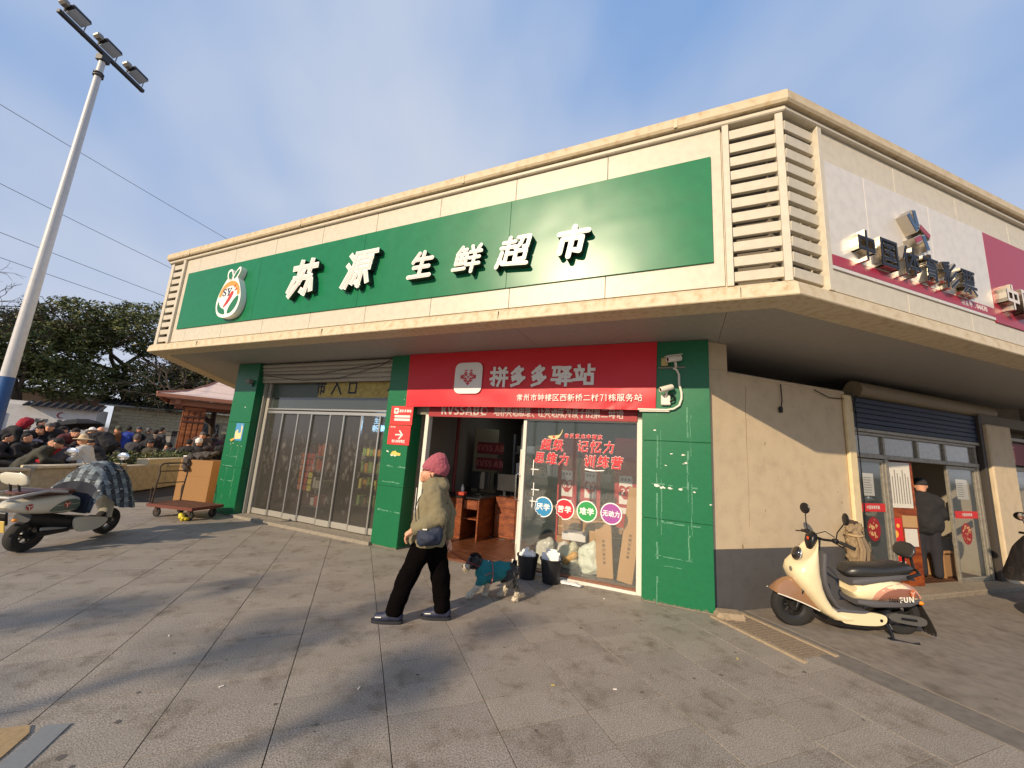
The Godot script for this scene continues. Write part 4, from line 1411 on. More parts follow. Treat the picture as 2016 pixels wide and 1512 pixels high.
func build_corner_signs() -> void:
	var steel := mat("mirror steel letter side", s8(205, 196, 180), 0.22, {"metal": 1.0})
	var navy := mat("navy letter face", s8(20, 26, 42), 0.6)
	var white := mat("white sign sheet", s8(214, 208, 200), 0.32, {"nrm": T.wavy_n, "nstr": 0.05, "tex": T.scuff, "scale": 0.4})
	var crim := mat("crimson sign sheet", s8(158, 22, 52), 0.35, {"nrm": T.wavy_n, "nstr": 0.05, "scale": 0.4})
	var t := thing("lottery_sign", "white lottery shop sign board with deep steel characters and red stripe", "sign", C(0, 0, 1.297))
	for e in [[0.15, 0.765], [0.77, 1.9], [1.905, 3.045]]:
		part(t, "white_sheet", bx(Vector3(e[0], 3.51, 0), Vector3(e[1], 4.668, 0.012), 0.002), white)
	part(t, "red_stripe", bx(Vector3(0.15, 3.545, 0.0128), Vector3(3.045, 3.655, 0.0140)), crim)
	var chars := "中国体育彩票"
	for i in 6:
		var x := 0.434 + i * 0.357
		var m := MB.new()
		glyph(m, chars[i], x, 3.664, 0.29, 0.31, 0.012, 0.080, 0.118)
		var ch := part(t, "character", m, steel)
		m = MB.new()
		glyph(m, chars[i], x, 3.664, 0.29, 0.31, 0.084, 0.0845, 0.088)
		part(ch, "face", m, navy)
	var bars := [[1.13, 4.26, 1.27, 4.09, 0.075, 0], [1.24, 4.33, 1.285, 4.14, 0.07, 0], [1.32, 4.16, 1.49, 4.07, 0.075, 1], [1.20, 3.96, 1.33, 4.03, 0.075, 1], [1.36, 4.07, 1.43, 3.90, 0.075, 0]]
	for q in bars:
		var a := Vector2(q[0] + 0.155, q[1] + 0.09)
		var b := Vector2(q[2] + 0.155, q[3] + 0.09)
		var d := (b - a).normalized()
		var n: Vector2 = Vector2(-d.y, d.x) * float(q[4]) * 0.5
		var m := MB.new()
		m.prism(PackedVector2Array([a - n, b - n, b + n, a + n]), 0.012, 0.105)
		var bar := part(t, "emblem_bar", m, steel)
		m = MB.new()
		var n2: Vector2 = n * 0.78
		m.prism(PackedVector2Array([a + d * 0.01 - n2, b - d * 0.01 - n2, b - d * 0.01 + n2, a + d * 0.01 + n2]), 0.106, 0.108)
		part(bar, "face", m, mat("emblem blue", s8(44, 74, 110), 0.35) if q[5] == 0 else mat("emblem crimson", s8(150, 30, 48), 0.35))
	var m2 := MB.new()
	line(m2, "站点号", 2.33, 3.572, 0.062, 0.068, 0.078, 0.0148, 0.12)
	part(t, "lettering", m2, white)
	var num := part(t, "number", latin("：04470".replace("：", ": "), 0.062, 0.002), white)
	num.position = Vector3(2.73, 3.607, 0.0152)
	t = thing("red_shop_sign", "crimson shop sign board at the right edge with white raised characters", "sign", C(0, 0, 1.297))
	for e in [[3.05, 5.2], [5.205, 7.4]]:
		part(t, "red_sheet", bx(Vector3(e[0], 3.49, 0), Vector3(e[1], 4.66, 0.012), 0.002), crim)
	for i in 2:
		var m := MB.new()
		glyph(m, "中国"[i], 3.10 + 0.36 * i, 3.66, 0.30, 0.30, 0.012, 0.10, 0.15)
		var ch := part(t, "character", m, steel)
		m = MB.new()
		glyph(m, "中国"[i], 3.10 + 0.36 * i, 3.66, 0.30, 0.30, 0.105, 0.1055, 0.13)
		part(ch, "face", m, mat("pale letter face", s8(220, 208, 196), 0.4))

# ---------------------------------------------------------------- rooms behind the shop fronts
func room(called: String, frame: Transform3D, a: Vector3, b: Vector3, wall: Material, floor_m: Material, ceil_m: Material, open_front := true) -> Node3D:
	var n := Node3D.new()
	n.name = called
	get_node("shop_building").add_child(n)
	n.transform = FR.affine_inverse() * frame
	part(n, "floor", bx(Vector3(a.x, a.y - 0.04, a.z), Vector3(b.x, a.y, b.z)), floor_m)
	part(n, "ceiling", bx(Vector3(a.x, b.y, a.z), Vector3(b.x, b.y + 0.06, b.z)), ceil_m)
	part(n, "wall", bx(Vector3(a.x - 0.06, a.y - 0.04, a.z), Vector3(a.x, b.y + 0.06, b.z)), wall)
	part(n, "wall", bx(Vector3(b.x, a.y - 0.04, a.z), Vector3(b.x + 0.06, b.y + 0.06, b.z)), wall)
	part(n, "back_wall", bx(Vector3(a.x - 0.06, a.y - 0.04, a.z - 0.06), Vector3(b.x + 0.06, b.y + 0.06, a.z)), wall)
	return n

func carton(called: String, label: String, size: Vector3, at: Transform3D, group := "", tone := 0) -> Node3D:
	var t := thing(called, label, "box", at, group)
	part(t, "body", bx(Vector3(-size.x / 2, 0, -size.z / 2), Vector3(size.x / 2, size.y, size.z / 2), 0.004), M["kraft %d" % tone])
	part(t, "tape", bx(Vector3(-size.x / 2 - 0.001, size.y * 0.46, size.z / 2), Vector3(size.x / 2 + 0.001, size.y * 0.54, size.z / 2 + 0.0012)), M["parcel tape"])
	part(t, "tape", bx(Vector3(-0.03, size.y, -size.z / 2), Vector3(0.03, size.y + 0.0012, size.z / 2)), M["parcel tape"])
	return t

func build_rooms() -> void:
	T.wood = ramp(grain_image(5), [[0.0, s8(120, 84, 56)], [0.4, s8(190, 150, 110)], [0.7, s8(235, 205, 165)], [1.0, s8(255, 235, 205)]])
	var tones := [s8(176, 132, 84), s8(160, 118, 74), s8(188, 148, 100)]
	for i in 3: mat("kraft %d" % i, tones[i], 0.85, {"tex": T.scuff, "scale": 1.5 + i})
	mat("parcel tape", s8(186, 156, 108), 0.3)
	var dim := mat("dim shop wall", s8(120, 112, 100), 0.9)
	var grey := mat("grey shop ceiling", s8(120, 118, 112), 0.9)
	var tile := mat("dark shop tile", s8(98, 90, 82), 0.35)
	var lam := mat("brown floor plank", s8(120, 84, 66), 0.45, {"tex": T.wood, "scale": Vector3(0.9, 0.9, 0.9)})
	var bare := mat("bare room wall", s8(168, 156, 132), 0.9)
	# supermarket
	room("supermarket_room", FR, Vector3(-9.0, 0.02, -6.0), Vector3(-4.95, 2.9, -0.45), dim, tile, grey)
	var goods := [s8(176, 62, 44), s8(200, 150, 60), s8(120, 160, 60), s8(190, 190, 180), s8(70, 96, 130), s8(180, 96, 40), s8(206, 196, 90)]
	for i in goods.size(): mat("goods %d" % i, goods[i], 0.55)
	rng.seed = 19
	var metal := mat("shelf metal", s8(110, 106, 100), 0.5, {"metal": 0.3})
	var k := 0
	for e in [[-8.2, -1.5, "shop shelf with red and orange goods behind the left vinyl leaves"], [-7.0, -2.3, "low shop shelf with green goods behind the vinyl curtain"], [-5.7, -3.0, "dim shop shelf far behind the right vinyl leaves"]]:
		var sh := thing("goods_shelf", e[2], "shelf", F(e[0], 0.02, e[1]), "shelves in the supermarket")
		part(sh, "back_panel", bx(Vector3(-0.5, 0, -0.2), Vector3(0.5, 1.45, -0.18)), metal)
		for y in [0.12, 0.5, 0.88, 1.22]:
			part(sh, "board", bx(Vector3(-0.5, y - 0.02, -0.18), Vector3(0.5, y, 0.18)), metal)
			var x := -0.46
			while x < 0.40:
				var w := rng.randf_range(0.07, 0.15)
				part(sh, "packet", bx(Vector3(x, y + 0.001, -0.1), Vector3(x + w - 0.01, y + rng.randf_range(0.16, 0.30), 0.14), 0.01), M["goods %d" % [[0, 5, 0, 3], [2, 6, 1, 2], [4, 3, 1, 4]][k][rng.randi() % 4]])
				x += w
		k += 1
	var hang := thing("hanging_snacks", "orange and red packets hanging on a strip inside the supermarket door", "snacks", F(-7.52, 0.55, -0.75))
	for r in 6:
		for q in 3:
			var p := bx(Vector3(-0.20 + q * 0.14, r * 0.13, 0.0), Vector3(-0.08 + q * 0.14, r * 0.13 + 0.115, 0.03), 0.01)
			part(hang, "packet", p, M["goods %d" % [5, 0, 6 if r < 3 else 0][q]])
	# blue white window sign shining behind the right leaf
	var led := thing("light_sign", "glowing pale blue character sign inside the supermarket door", "sign", F(-5.42, 1.82, -0.55))
	part(led, "panel", bx(Vector3(-0.32, -0.02, -0.03), Vector3(0.34, 0.30, 0.0)), mat("black plastic", s8(22, 22, 24), 0.35))
	var m := MB.new()
	line(m, "新鲜", -0.28, 0.0, 0.15, 0.13, 0.18, 0.004, 0.13)
	line(m, "生多", -0.26, 0.15, 0.13, 0.12, 0.26, 0.004, 0.13)
	part(led, "glowing_characters", m, mat("led light", s8(170, 214, 240), 0.5, {"glow": 1.6}))
	var ll := OmniLight3D.new()
	ll.name = "led_glow"
	ll.light_color = Color(0.7, 0.86, 1.0)
	ll.light_energy = 0.12
	ll.light_size = 0.15
	ll.omni_range = 6.0
	ll.omni_attenuation = 2.0
	ll.shadow_enabled = true
	led.add_child(ll)
	ll.position = Vector3(0, 0.12, 0.08)
	# parcel station
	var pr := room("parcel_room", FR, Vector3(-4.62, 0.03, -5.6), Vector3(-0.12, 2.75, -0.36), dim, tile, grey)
	for i in 14:   # floor boards near the door
		for j in 3:
			part(pr, "floor_plank", bx(Vector3(-4.32 + i * 0.13, 0.031, -1.55 + j * 0.42 - (0.2 if i % 2 == 0 else 0.0)), Vector3(-4.192 + i * 0.13, 0.036 + 0.001 * (i % 3), -1.133 + j * 0.42 - (0.2 if i % 2 == 0 else 0.0))), lam)
	part(pr, "door_mat_board", bx(Vector3(-4.13, -0.01, -0.52), Vector3(-2.47, 0.034, -0.04), 0.004), lam)
	build_parcel_things()
	# lottery shop
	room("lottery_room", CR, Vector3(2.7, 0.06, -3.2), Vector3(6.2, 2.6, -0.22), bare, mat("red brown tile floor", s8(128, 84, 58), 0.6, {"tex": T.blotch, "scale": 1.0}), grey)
	build_lottery_things()

func grain_image(seed_no: int) -> Image:
	var f := FastNoiseLite.new()
	f.seed = seed_no
	f.frequency = 0.01
	f.fractal_octaves = 5
	var out := PackedByteArray()
	out.resize(256 * 256)
	for y in 256:
		for x in 256:
			var v := f.get_noise_2d(x * 0.7, y * 9.0) * 0.6 + f.get_noise_2d(x * 3.0 + 900.0, y * 30.0) * 0.4
			out[y * 256 + x] = clampi(int(128 + v * 170), 0, 255)
	return Image.create_from_data(256, 256, false, Image.FORMAT_L8, out)

func build_parcel_things() -> void:
	var oak := mat("desk veneer", s8(150, 92, 52), 0.45, {"tex": T.wood, "scale": Vector3(1.3, 0.4, 1.3)})
	var black := mat("black plastic", s8(22, 22, 24), 0.35)
	var d := thing("desk", "brown wooden computer desk just inside the open glass door", "desk", F(-3.9, 0.036, -1.35))
	part(d, "top", bx(Vector3(-0.55, 0.70, -0.75), Vector3(0.32, 0.735, 0.22), 0.005), black)
	part(d, "side_panel", bx(Vector3(-0.52, 0, 0.17), Vector3(-0.05, 0.70, 0.20), 0.003), oak)
	part(d, "side_panel", bx(Vector3(0.26, 0, -0.72), Vector3(0.29, 0.70, 0.20), 0.003), oak)
	part(d, "side_panel", bx(Vector3(-0.08, 0, -0.72), Vector3(-0.05, 0.70, 0.17), 0.003), oak)
	part(d, "drawer", bx(Vector3(-0.03, 0.52, 0.15), Vector3(0.25, 0.68, 0.19), 0.006), oak)
	part(d, "cabinet_door", bx(Vector3(-0.03, 0.04, -0.72), Vector3(0.25, 0.34, -0.70), 0.006), oak)
	part(d, "shelf", bx(Vector3(-0.05, 0.34, -0.7), Vector3(0.26, 0.36, 0.15)), oak)
	d = thing("cabinet", "brown wooden cabinet standing beyond the computer desk", "cabinet", F(-3.35, 0.036, -1.95))
	part(d, "carcass", bx(Vector3(-0.22, 0, -0.25), Vector3(0.22, 0.72, 0.22), 0.005), oak)
	part(d, "door", bx(Vector3(-0.20, 0.05, 0.222), Vector3(0.20, 0.50, 0.236), 0.004), oak)
	part(d, "drawer", bx(Vector3(-0.20, 0.53, 0.222), Vector3(0.20, 0.70, 0.236), 0.004), oak)
	part(d, "handle", bx(Vector3(-0.15, 0.28, 0.237), Vector3(-0.13, 0.42, 0.25), 0.003), M["chrome"])
	for e in [[-3.95, -1.7, "left dark monitor on the computer desk"], [-3.5, -1.95, "right dark monitor above the wooden cabinet"]]:
		d = thing("monitor", e[2], "monitor", F(e[0], 0.775 if e[0] < -3.7 else 0.757, e[1]), "monitors in the parcel room")
		part(d, "screen", bx(Vector3(-0.24, 0.1, -0.02), Vector3(0.24, 0.42, 0.02), 0.006), black)
		part(d, "neck", bx(Vector3(-0.025, 0.01, -0.03), Vector3(0.025, 0.12, -0.005)), black)
		part(d, "base", bx(Vector3(-0.11, 0.0, -0.09), Vector3(0.11, 0.012, 0.07), 0.004), black)
	solo("red_packet", "small red packet lying on the computer desk", "packet", bx(Vector3(-0.09, 0, -0.06), Vector3(0.09, 0.06, 0.06), 0.01), M["goods 0"], F(-4.05, 0.772, -1.25))
	var m := MB.new()
	m.lathe([Vector2(0, 0), Vector2(0.03, 0), Vector2(0.03, 0.12), Vector2(0.012, 0.15), Vector2(0.012, 0.18), Vector2(0, 0.18)], Transform3D.IDENTITY, 12)
	solo("bottle", "white plastic bottle on the computer desk beside the red packet", "bottle", m, M["banner white print"], F(-4.12, 0.772, -1.4), "", 40)
	for e in [[1.62, "upper dark red poster with pale letters inside the parcel room"], [1.30, "lower dark red poster with pale letters inside the parcel room"]]:
		d = thing("inner_poster", e[1], "poster", F(-4.0, e[0] - 0.08, -2.2), "posters inside the parcel room")
		part(d, "sheet", bx(Vector3(-0.30, 0, 0), Vector3(0.30, 0.24, 0.006)), mat("dark red poster", s8(104, 22, 26), 0.6))
		var pl := part(d, "lettering", latin("KVSS AB", 0.13, 0.002), mat("pink print", s8(160, 92, 88), 0.6))
		pl.position = Vector3(0, 0.12, 0.008)
	# pipe and door post on the left inside
	m = MB.new()
	m.tube([Vector3(0, 0, 0), Vector3(0, 2.68, 0)], 0.035, 10)
	solo("red_pipe", "dull red standing pipe inside the parcel room", "pipe", m, mat("dull red pipe", s8(110, 36, 30), 0.6), F(-4.42, 0.036, -1.55), "", 50)
	m = MB.new()
	m.span(Vector3(-0.3, 0, -0.03), Vector3(0.3, 2.05, 0.0), 0.01)
	solo("inner_door", "pale inner door leaning open at the left of the parcel room", "door", m, mat("pale inner door", s8(120, 112, 88), 0.6), FR * Transform3D(Basis(Vector3.UP, deg_to_rad(55)), Vector3(-4.3, 0.036, -2.6)))
	# racks with parcels
	var steel := mat("rack steel", s8(130, 134, 136), 0.45, {"metal": 0.5})
	var k := 0
	rng.seed = 31
	for e in [[-3.3, -3.6, "parcel rack at the back of the parcel room, left of the three"], [-1.7, -3.2, "parcel rack in the middle behind the shop window"], [-0.5, -3.0, "parcel rack at the right behind the shop window"]]:
		var r := thing("parcel_rack", e[2], "rack", F(e[0], 0.03, e[1]), "racks in the parcel room")
		for x in [-0.65, 0.65]:
			for z in [-0.25, 0.25]: part(r, "post", bx(Vector3(x - 0.02, 0, z - 0.02), Vector3(x + 0.02, 2.0, z + 0.02)), steel)
		for y in [0.15, 0.62, 1.10, 1.58]:
			part(r, "shelf", bx(Vector3(-0.63, y - 0.03, -0.23), Vector3(0.63, y, 0.23)), steel)
			var x := -0.6
			while x < 0.45:
				var w := rng.randf_range(0.12, 0.3)
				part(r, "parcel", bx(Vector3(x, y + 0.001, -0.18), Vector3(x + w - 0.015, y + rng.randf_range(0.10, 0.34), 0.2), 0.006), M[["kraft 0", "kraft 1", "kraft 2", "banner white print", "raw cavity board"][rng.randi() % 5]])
				x += w
		k += 1
	# red rack end signs with a number in a heart
	var posters := [["65", -2.35, -2.3, "dim red rack end sign numbered 65 in a heart"], ["43", -1.92, -2.4, "red rack end sign numbered 43 in a heart behind the window"], ["21", -1.22, -2.0, "bright red rack end sign numbered 21 in a heart behind the window"]]
	for p in posters:
		var t := thing("rack_sign", p[3], "sign", F(p[1], 0.03, p[2]), "numbered rack end signs")
		part(t, "panel", bx(Vector3(-0.19, 0.0, -0.02), Vector3(0.19, 1.95, 0.0)), mat("rack sign red", s8(170, 24, 30), 0.5))
		part(t, "white_plate", bx(Vector3(-0.11, 0.82, 0.0005), Vector3(0.11, 1.30, 0.003)), M["banner white print"])
		part(t, "lower_plate", bx(Vector3(-0.10, 0.66, 0.0005), Vector3(0.10, 0.76, 0.003)), M["banner white print"])
		var m2 := MB.new()
		m2.prism(blob([Vector2(0, 0.86), Vector2(0.12, 1.02), Vector2(0.10, 1.14), Vector2(0.02, 1.12), Vector2(0, 1.09), Vector2(-0.02, 1.12), Vector2(-0.10, 1.14), Vector2(-0.12, 1.02)], 1), 0.003, 0.005)
		part(t, "heart", m2, M["rack sign red"])
		for i in 2:
			var n := part(t, "number", latin(p[0][i], 0.10, 0.002), M["banner white print"])
			n.position = Vector3(-0.045 + 0.09 * i, 1.03, 0.0065)
		m2 = MB.new()
		line(m2, "拼多多", -0.085, 1.21, 0.05, 0.055, 0.058, 0.0042, 0.12)
		part(t, "lettering", m2, M["navy print"])
	# boxes and bags close behind the window
	var bs := [[-1.93, -1.25, 0.0, 0.42, 0.34, 0.40, 0], [-1.96, -1.28, 0.345, 0.36, 0.26, 0.34, 1], [-1.95, -1.3, 0.61, 0.40, 0.13, 0.34, 2], [-1.50, -1.20, 0.0, 0.40, 0.30, 0.36, 1], [-1.50, -1.2, 0.305, 0.44, 0.34, 0.38, 0], [-1.14, -1.0, 0.0, 0.32, 0.34, 0.3, 2], [-1.15, -1.02, 0.345, 0.28, 0.22, 0.26, 1], [-0.55, -1.3, 0.0, 0.5, 0.5, 0.4, 1]]
	var bl := ["lowest kraft box of the left stack behind the shop window", "middle kraft box of the left stack behind the shop window", "flat top box of the left stack behind the shop window", "lower kraft box of the middle stack behind the shop window", "upper kraft box of the middle stack behind the shop window", "lower kraft box of the right stack behind the shop window", "upper kraft box of the right stack behind the shop window", "kraft box in the far right corner behind the green pillar"]
	for i in bs.size():
		var q: Array = bs[i]
		carton("cardboard_box", bl[i], Vector3(q[3], q[4], q[5]), F(q[0], 0.03 + q[2], q[1]), "boxes behind the shop window", q[6])
	solo("white_box", "white carton on the left box stack behind the window", "box", bx(Vector3(-0.18, 0, -0.12), Vector3(0.18, 0.11, 0.12), 0.006), M["banner white print"], F(-1.80, 0.375 + 0.0, -0.9))
	for e in [[-1.275, -0.50, 0.22, 0.70, 0.05, "shorter kraft board leaning inside the window"], [-1.02, -0.46, 0.20, 1.22, -0.13, "long kraft board leaning against the white window frame"], [-1.42, -0.62, 0.16, 0.56, 0.04, "shortest kraft board leaning beside a white sack"]]:
		var t := thing("cardboard_strip", e[5], "cardboard", FR * Transform3D(Basis(Vector3(0, 0, 1), e[4]) * Basis(Vector3(1, 0, 0), 0.06), Vector3(e[0], 0.035, e[1])), "long flat boxes behind the window")
		part(t, "board", bx(Vector3(-e[2] / 2, 0, -0.03), Vector3(e[2] / 2, e[3], 0.03), 0.004), M["kraft 2"])
		var m3 := MB.new()
		m3.xf = Transform3D(Basis(Vector3(0, 0, 1), PI / 2), Vector3(0.02, e[3] * 0.25, 0.0))
		line(m3, "常州新区服务", 0.0, 0.0, 0.045, 0.04, 0.055, 0.0312, 0.11)
		part(t, "lettering", m3, mat("brown print", s8(84, 58, 34), 0.8))
	var bags := [[-1.50, -0.56, 0.16, 0.36, s8(216, 222, 200), "white plastic sack behind the window beside the leaning boards"], [-1.80, -0.62, 0.14, 0.30, s8(198, 194, 160), "clear bag with yellow contents behind the window"], [-1.98, -0.80, 0.17, 0.24, s8(222, 216, 204), "crumpled white bag behind the window above the bins"], [-2.16, -0.62, 0.16, 0.30, s8(206, 206, 190), "white bag behind the window next to the left bin"]]
	for e in bags:
		var b: Array = [[Vector3(0, 0.10, 0), Vector3(0, e[3] * 0.6, 0), e[2], e[2] * 0.9, Vector3(1, 1, 0.7)], [Vector3(-0.05, e[3] * 0.7, 0), Vector3(0.04, e[3], 0.0), e[2] * 0.6, e[2] * 0.35]]
		solo("plastic_bag", e[5], "bag", nets(b, 0.022, 0.05, [[Vector3(0, 0.0, 0), Vector3.DOWN]], 0.05, 7.0), mat("bag " + e[5], e[4], 0.35, {"back": Color(0.2, 0.2, 0.18)}), F(e[0], 0.035, e[1]), "plastic bags behind the window")
	solo("yellow_goods", "yellow packet lying inside the clear bag", "packet", nets([[Vector3(-0.06, 0.12, 0), Vector3(0.06, 0.2, 0), 0.07, 0.05]], 0.02, 0.03), M["goods 1"], F(-1.78, 0.035, -0.56))
	# tube lamps
	for e in [[-1.5, -1.7, "tube lamp on the ceiling behind the shop window"], [-3.5, -2.9, "tube lamp on the ceiling above the computer desk"]]:
		var t := thing("tube_lamp", e[2], "lamp", F(e[0], 2.62, e[1]), "tube lamps in the parcel room")
		part(t, "housing", bx(Vector3(-0.45, 0.03, -0.03), Vector3(0.45, 0.08, 0.03), 0.004), M["banner white print"])
		var m4 := MB.new()
		m4.tube([Vector3(-0.43, 0.012, 0), Vector3(0.43, 0.012, 0)], 0.013, 8)
		part(t, "tube", m4, mat("lamp tube glow", s8(240, 244, 250), 0.5, {"glow": 2.2}))
		var l := AreaLight3D.new()
		l.name = "tube_light"
		l.area_size = Vector2(0.86, 0.05)
		l.light_energy = 0.3
		l.light_color = Color(0.93, 0.97, 1.0)
		l.shadow_enabled = true
		t.add_child(l)
		l.transform = Transform3D(Basis(Vector3.RIGHT, -PI / 2), Vector3(0, -0.01, 0))

func build_lottery_things() -> void:
	var wood := mat("orange plywood", s8(168, 96, 42), 0.5, {"tex": T.wood, "scale": Vector3(1.0, 0.35, 1.0)})
	var paper := mat("white notice paper", s8(216, 210, 196), 0.8, {"tex": T.scuff, "scale": 2.0})
	var print_m := mat("grey text print", s8(140, 134, 126), 0.8)
	var red := mat("notice red", s8(206, 38, 36), 0.5)
	var t := thing("notice_door", "orange wooden door panel with papers and a red poster pinned on it", "door", CR * Transform3D(Basis(Vector3.UP, deg_to_rad(-8)), Vector3(3.86, 0.062, -0.19)))
	part(t, "panel", bx(Vector3(-0.26, 0.0, -0.02), Vector3(0.30, 1.78, 0.015), 0.004), wood)
	var sh := part(t, "notice_sheet", bx(Vector3(-0.25, 1.10, 0.0152), Vector3(0.24, 1.77, 0.018)), paper)
	for i in 9: part(sh, "text_line", bx(Vector3(-0.22 + i * 0.05, 1.16, 0.0182), Vector3(-0.2 + i * 0.05, 1.66 - 0.05 * (i % 3), 0.0188)), print_m)
	var po := part(t, "poster", bx(Vector3(-0.24, 0.16, 0.0152), Vector3(-0.02, 0.95, 0.018)), red)
	part(po, "poster_foot", bx(Vector3(-0.235, 0.17, 0.0182), Vector3(-0.025, 0.34, 0.0192)), paper)
	for e in [[-0.16, 0.72, 0.055], [-0.09, 0.58, 0.045], [-0.17, 0.45, 0.05], [-0.10, 0.84, 0.03]]:
		var m := MB.new()
		disc(m, e[0], e[1], e[2], 0.0182, 0.0195, 14)
		part(po, "yellow_spot", m, mat("poster yellow", s8(232, 176, 74), 0.6))
	part(t, "small_notice", bx(Vector3(0.02, 0.55, 0.0152), Vector3(0.26, 0.80, 0.018)), paper)
	part(t, "kraft_sheet", bx(Vector3(0.0, 0.82, 0.0152), Vector3(0.28, 0.99, 0.017)), M["kraft 2"])
	# red bars, round emblems and papers on the two glass doors
	var k := 0
	for e in [[3.165, 1.10, 3.15, 0.86, "left"], [5.56, 1.02, 5.50, 0.78, "right"]]:
		var bar := thing("door_strip", "red lettered strip across the %s glass door of the lottery shop" % e[4], "sticker", C(e[0], e[1], -0.161), "red strips on the lottery shop doors")
		part(bar, "strip", bx(Vector3(-0.285 if k == 0 else -0.33, 0, 0), Vector3(0.285 if k == 0 else 0.33, 0.115, 0.0012)), red)
		var m := MB.new()
		line(m, "中国体育彩票", -0.14, 0.035, 0.045, 0.05, 0.05, 0.0022, 0.13)
		part(bar, "lettering", m, paper)
		var em := thing("door_emblem", "round red and gold paper cut on the %s glass door of the lottery shop" % e[4], "sticker", C(e[2], e[3], -0.161), "round paper cuts on the lottery shop doors")
		m = MB.new()
		disc(m, 0, 0, 0.145, 0, 0.001, 28, 1.15)
		part(em, "disc", m, mat("paper cut red", s8(150, 24, 26), 0.5))
		m = MB.new()
		rng.seed = 40 + k
		for i in 26:
			var a := rng.randf_range(0, TAU)
			var r := sqrt(rng.randf()) * 0.115
			disc(m, cos(a) * r, sin(a) * r * 1.15, rng.randf_range(0.008, 0.022), 0.0012 + i * 0.00004, 0.0015 + i * 0.00004, 7)
		part(em, "gold_pattern", m, mat("paper cut gold", s8(206, 160, 104), 0.5))
		var pp := thing("door_notice", "white printed notice behind the %s glass door of the lottery shop" % e[4], "notice", C(e[0] - 0.03, 1.32, -0.175), "notices behind the lottery shop doors")
		part(pp, "sheet", bx(Vector3(-0.13, 0, 0), Vector3(0.13 if k == 0 else 0.2, 0.32, 0.001)), paper)
		for i in 7: part(pp, "text_line", bx(Vector3(-0.10, 0.04 + i * 0.035, 0.0012), Vector3(0.06 + 0.01 * (i % 4), 0.052 + i * 0.035, 0.0018)), print_m)
		k += 1
	t = thing("stool", "wooden stool inside the lottery shop holding a black crate", "stool", C(5.34, 0.062, -0.48))
	part(t, "seat", bx(Vector3(-0.16, 0.38, -0.16), Vector3(0.16, 0.42, 0.16), 0.006), M["kraft 1"])
	part(t, "side", bx(Vector3(-0.15, 0, -0.14), Vector3(-0.12, 0.38, 0.14)), M["kraft 1"])
	part(t, "side", bx(Vector3(0.12, 0, -0.14), Vector3(0.15, 0.38, 0.14)), M["kraft 1"])
	part(t, "front_board", bx(Vector3(-0.12, 0.02, 0.10), Vector3(0.12, 0.36, 0.12)), M["kraft 1"])
	t = thing("black_crate", "black crate standing on the wooden stool in the lottery shop", "crate", C(5.34, 0.483, -0.48))
	part(t, "bottom", bx(Vector3(-0.17, 0, -0.13), Vector3(0.17, 0.012, 0.13)), M["black plastic"])
	for e in [[-0.17, -0.13, -0.155, 0.13], [0.155, -0.13, 0.17, 0.13], [-0.155, 0.115, 0.155, 0.13], [-0.155, -0.13, 0.155, -0.115]]:
		part(t, "side", bx(Vector3(e[0], 0.012, e[1]), Vector3(e[2], 0.20, e[3])), M["black plastic"])
	t = thing("counter", "pale counter at the back of the lottery shop", "counter", C(4.3, 0.062, -2.2))
	part(t, "body", bx(Vector3(-1.2, 0, -0.3), Vector3(1.2, 1.0, 0.2), 0.01), M["bare room wall"])
	part(t, "top", bx(Vector3(-1.25, 1.002, -0.33), Vector3(1.25, 1.04, 0.25), 0.006), wood)

# ---------------------------------------------------------------- small things in front of the shops
func build_street() -> void:
	build_cameras()
	build_trolley()
	build_bins()
	build_drain()
	build_lamp()
	build_wires()
	build_litter()
	build_bundle()

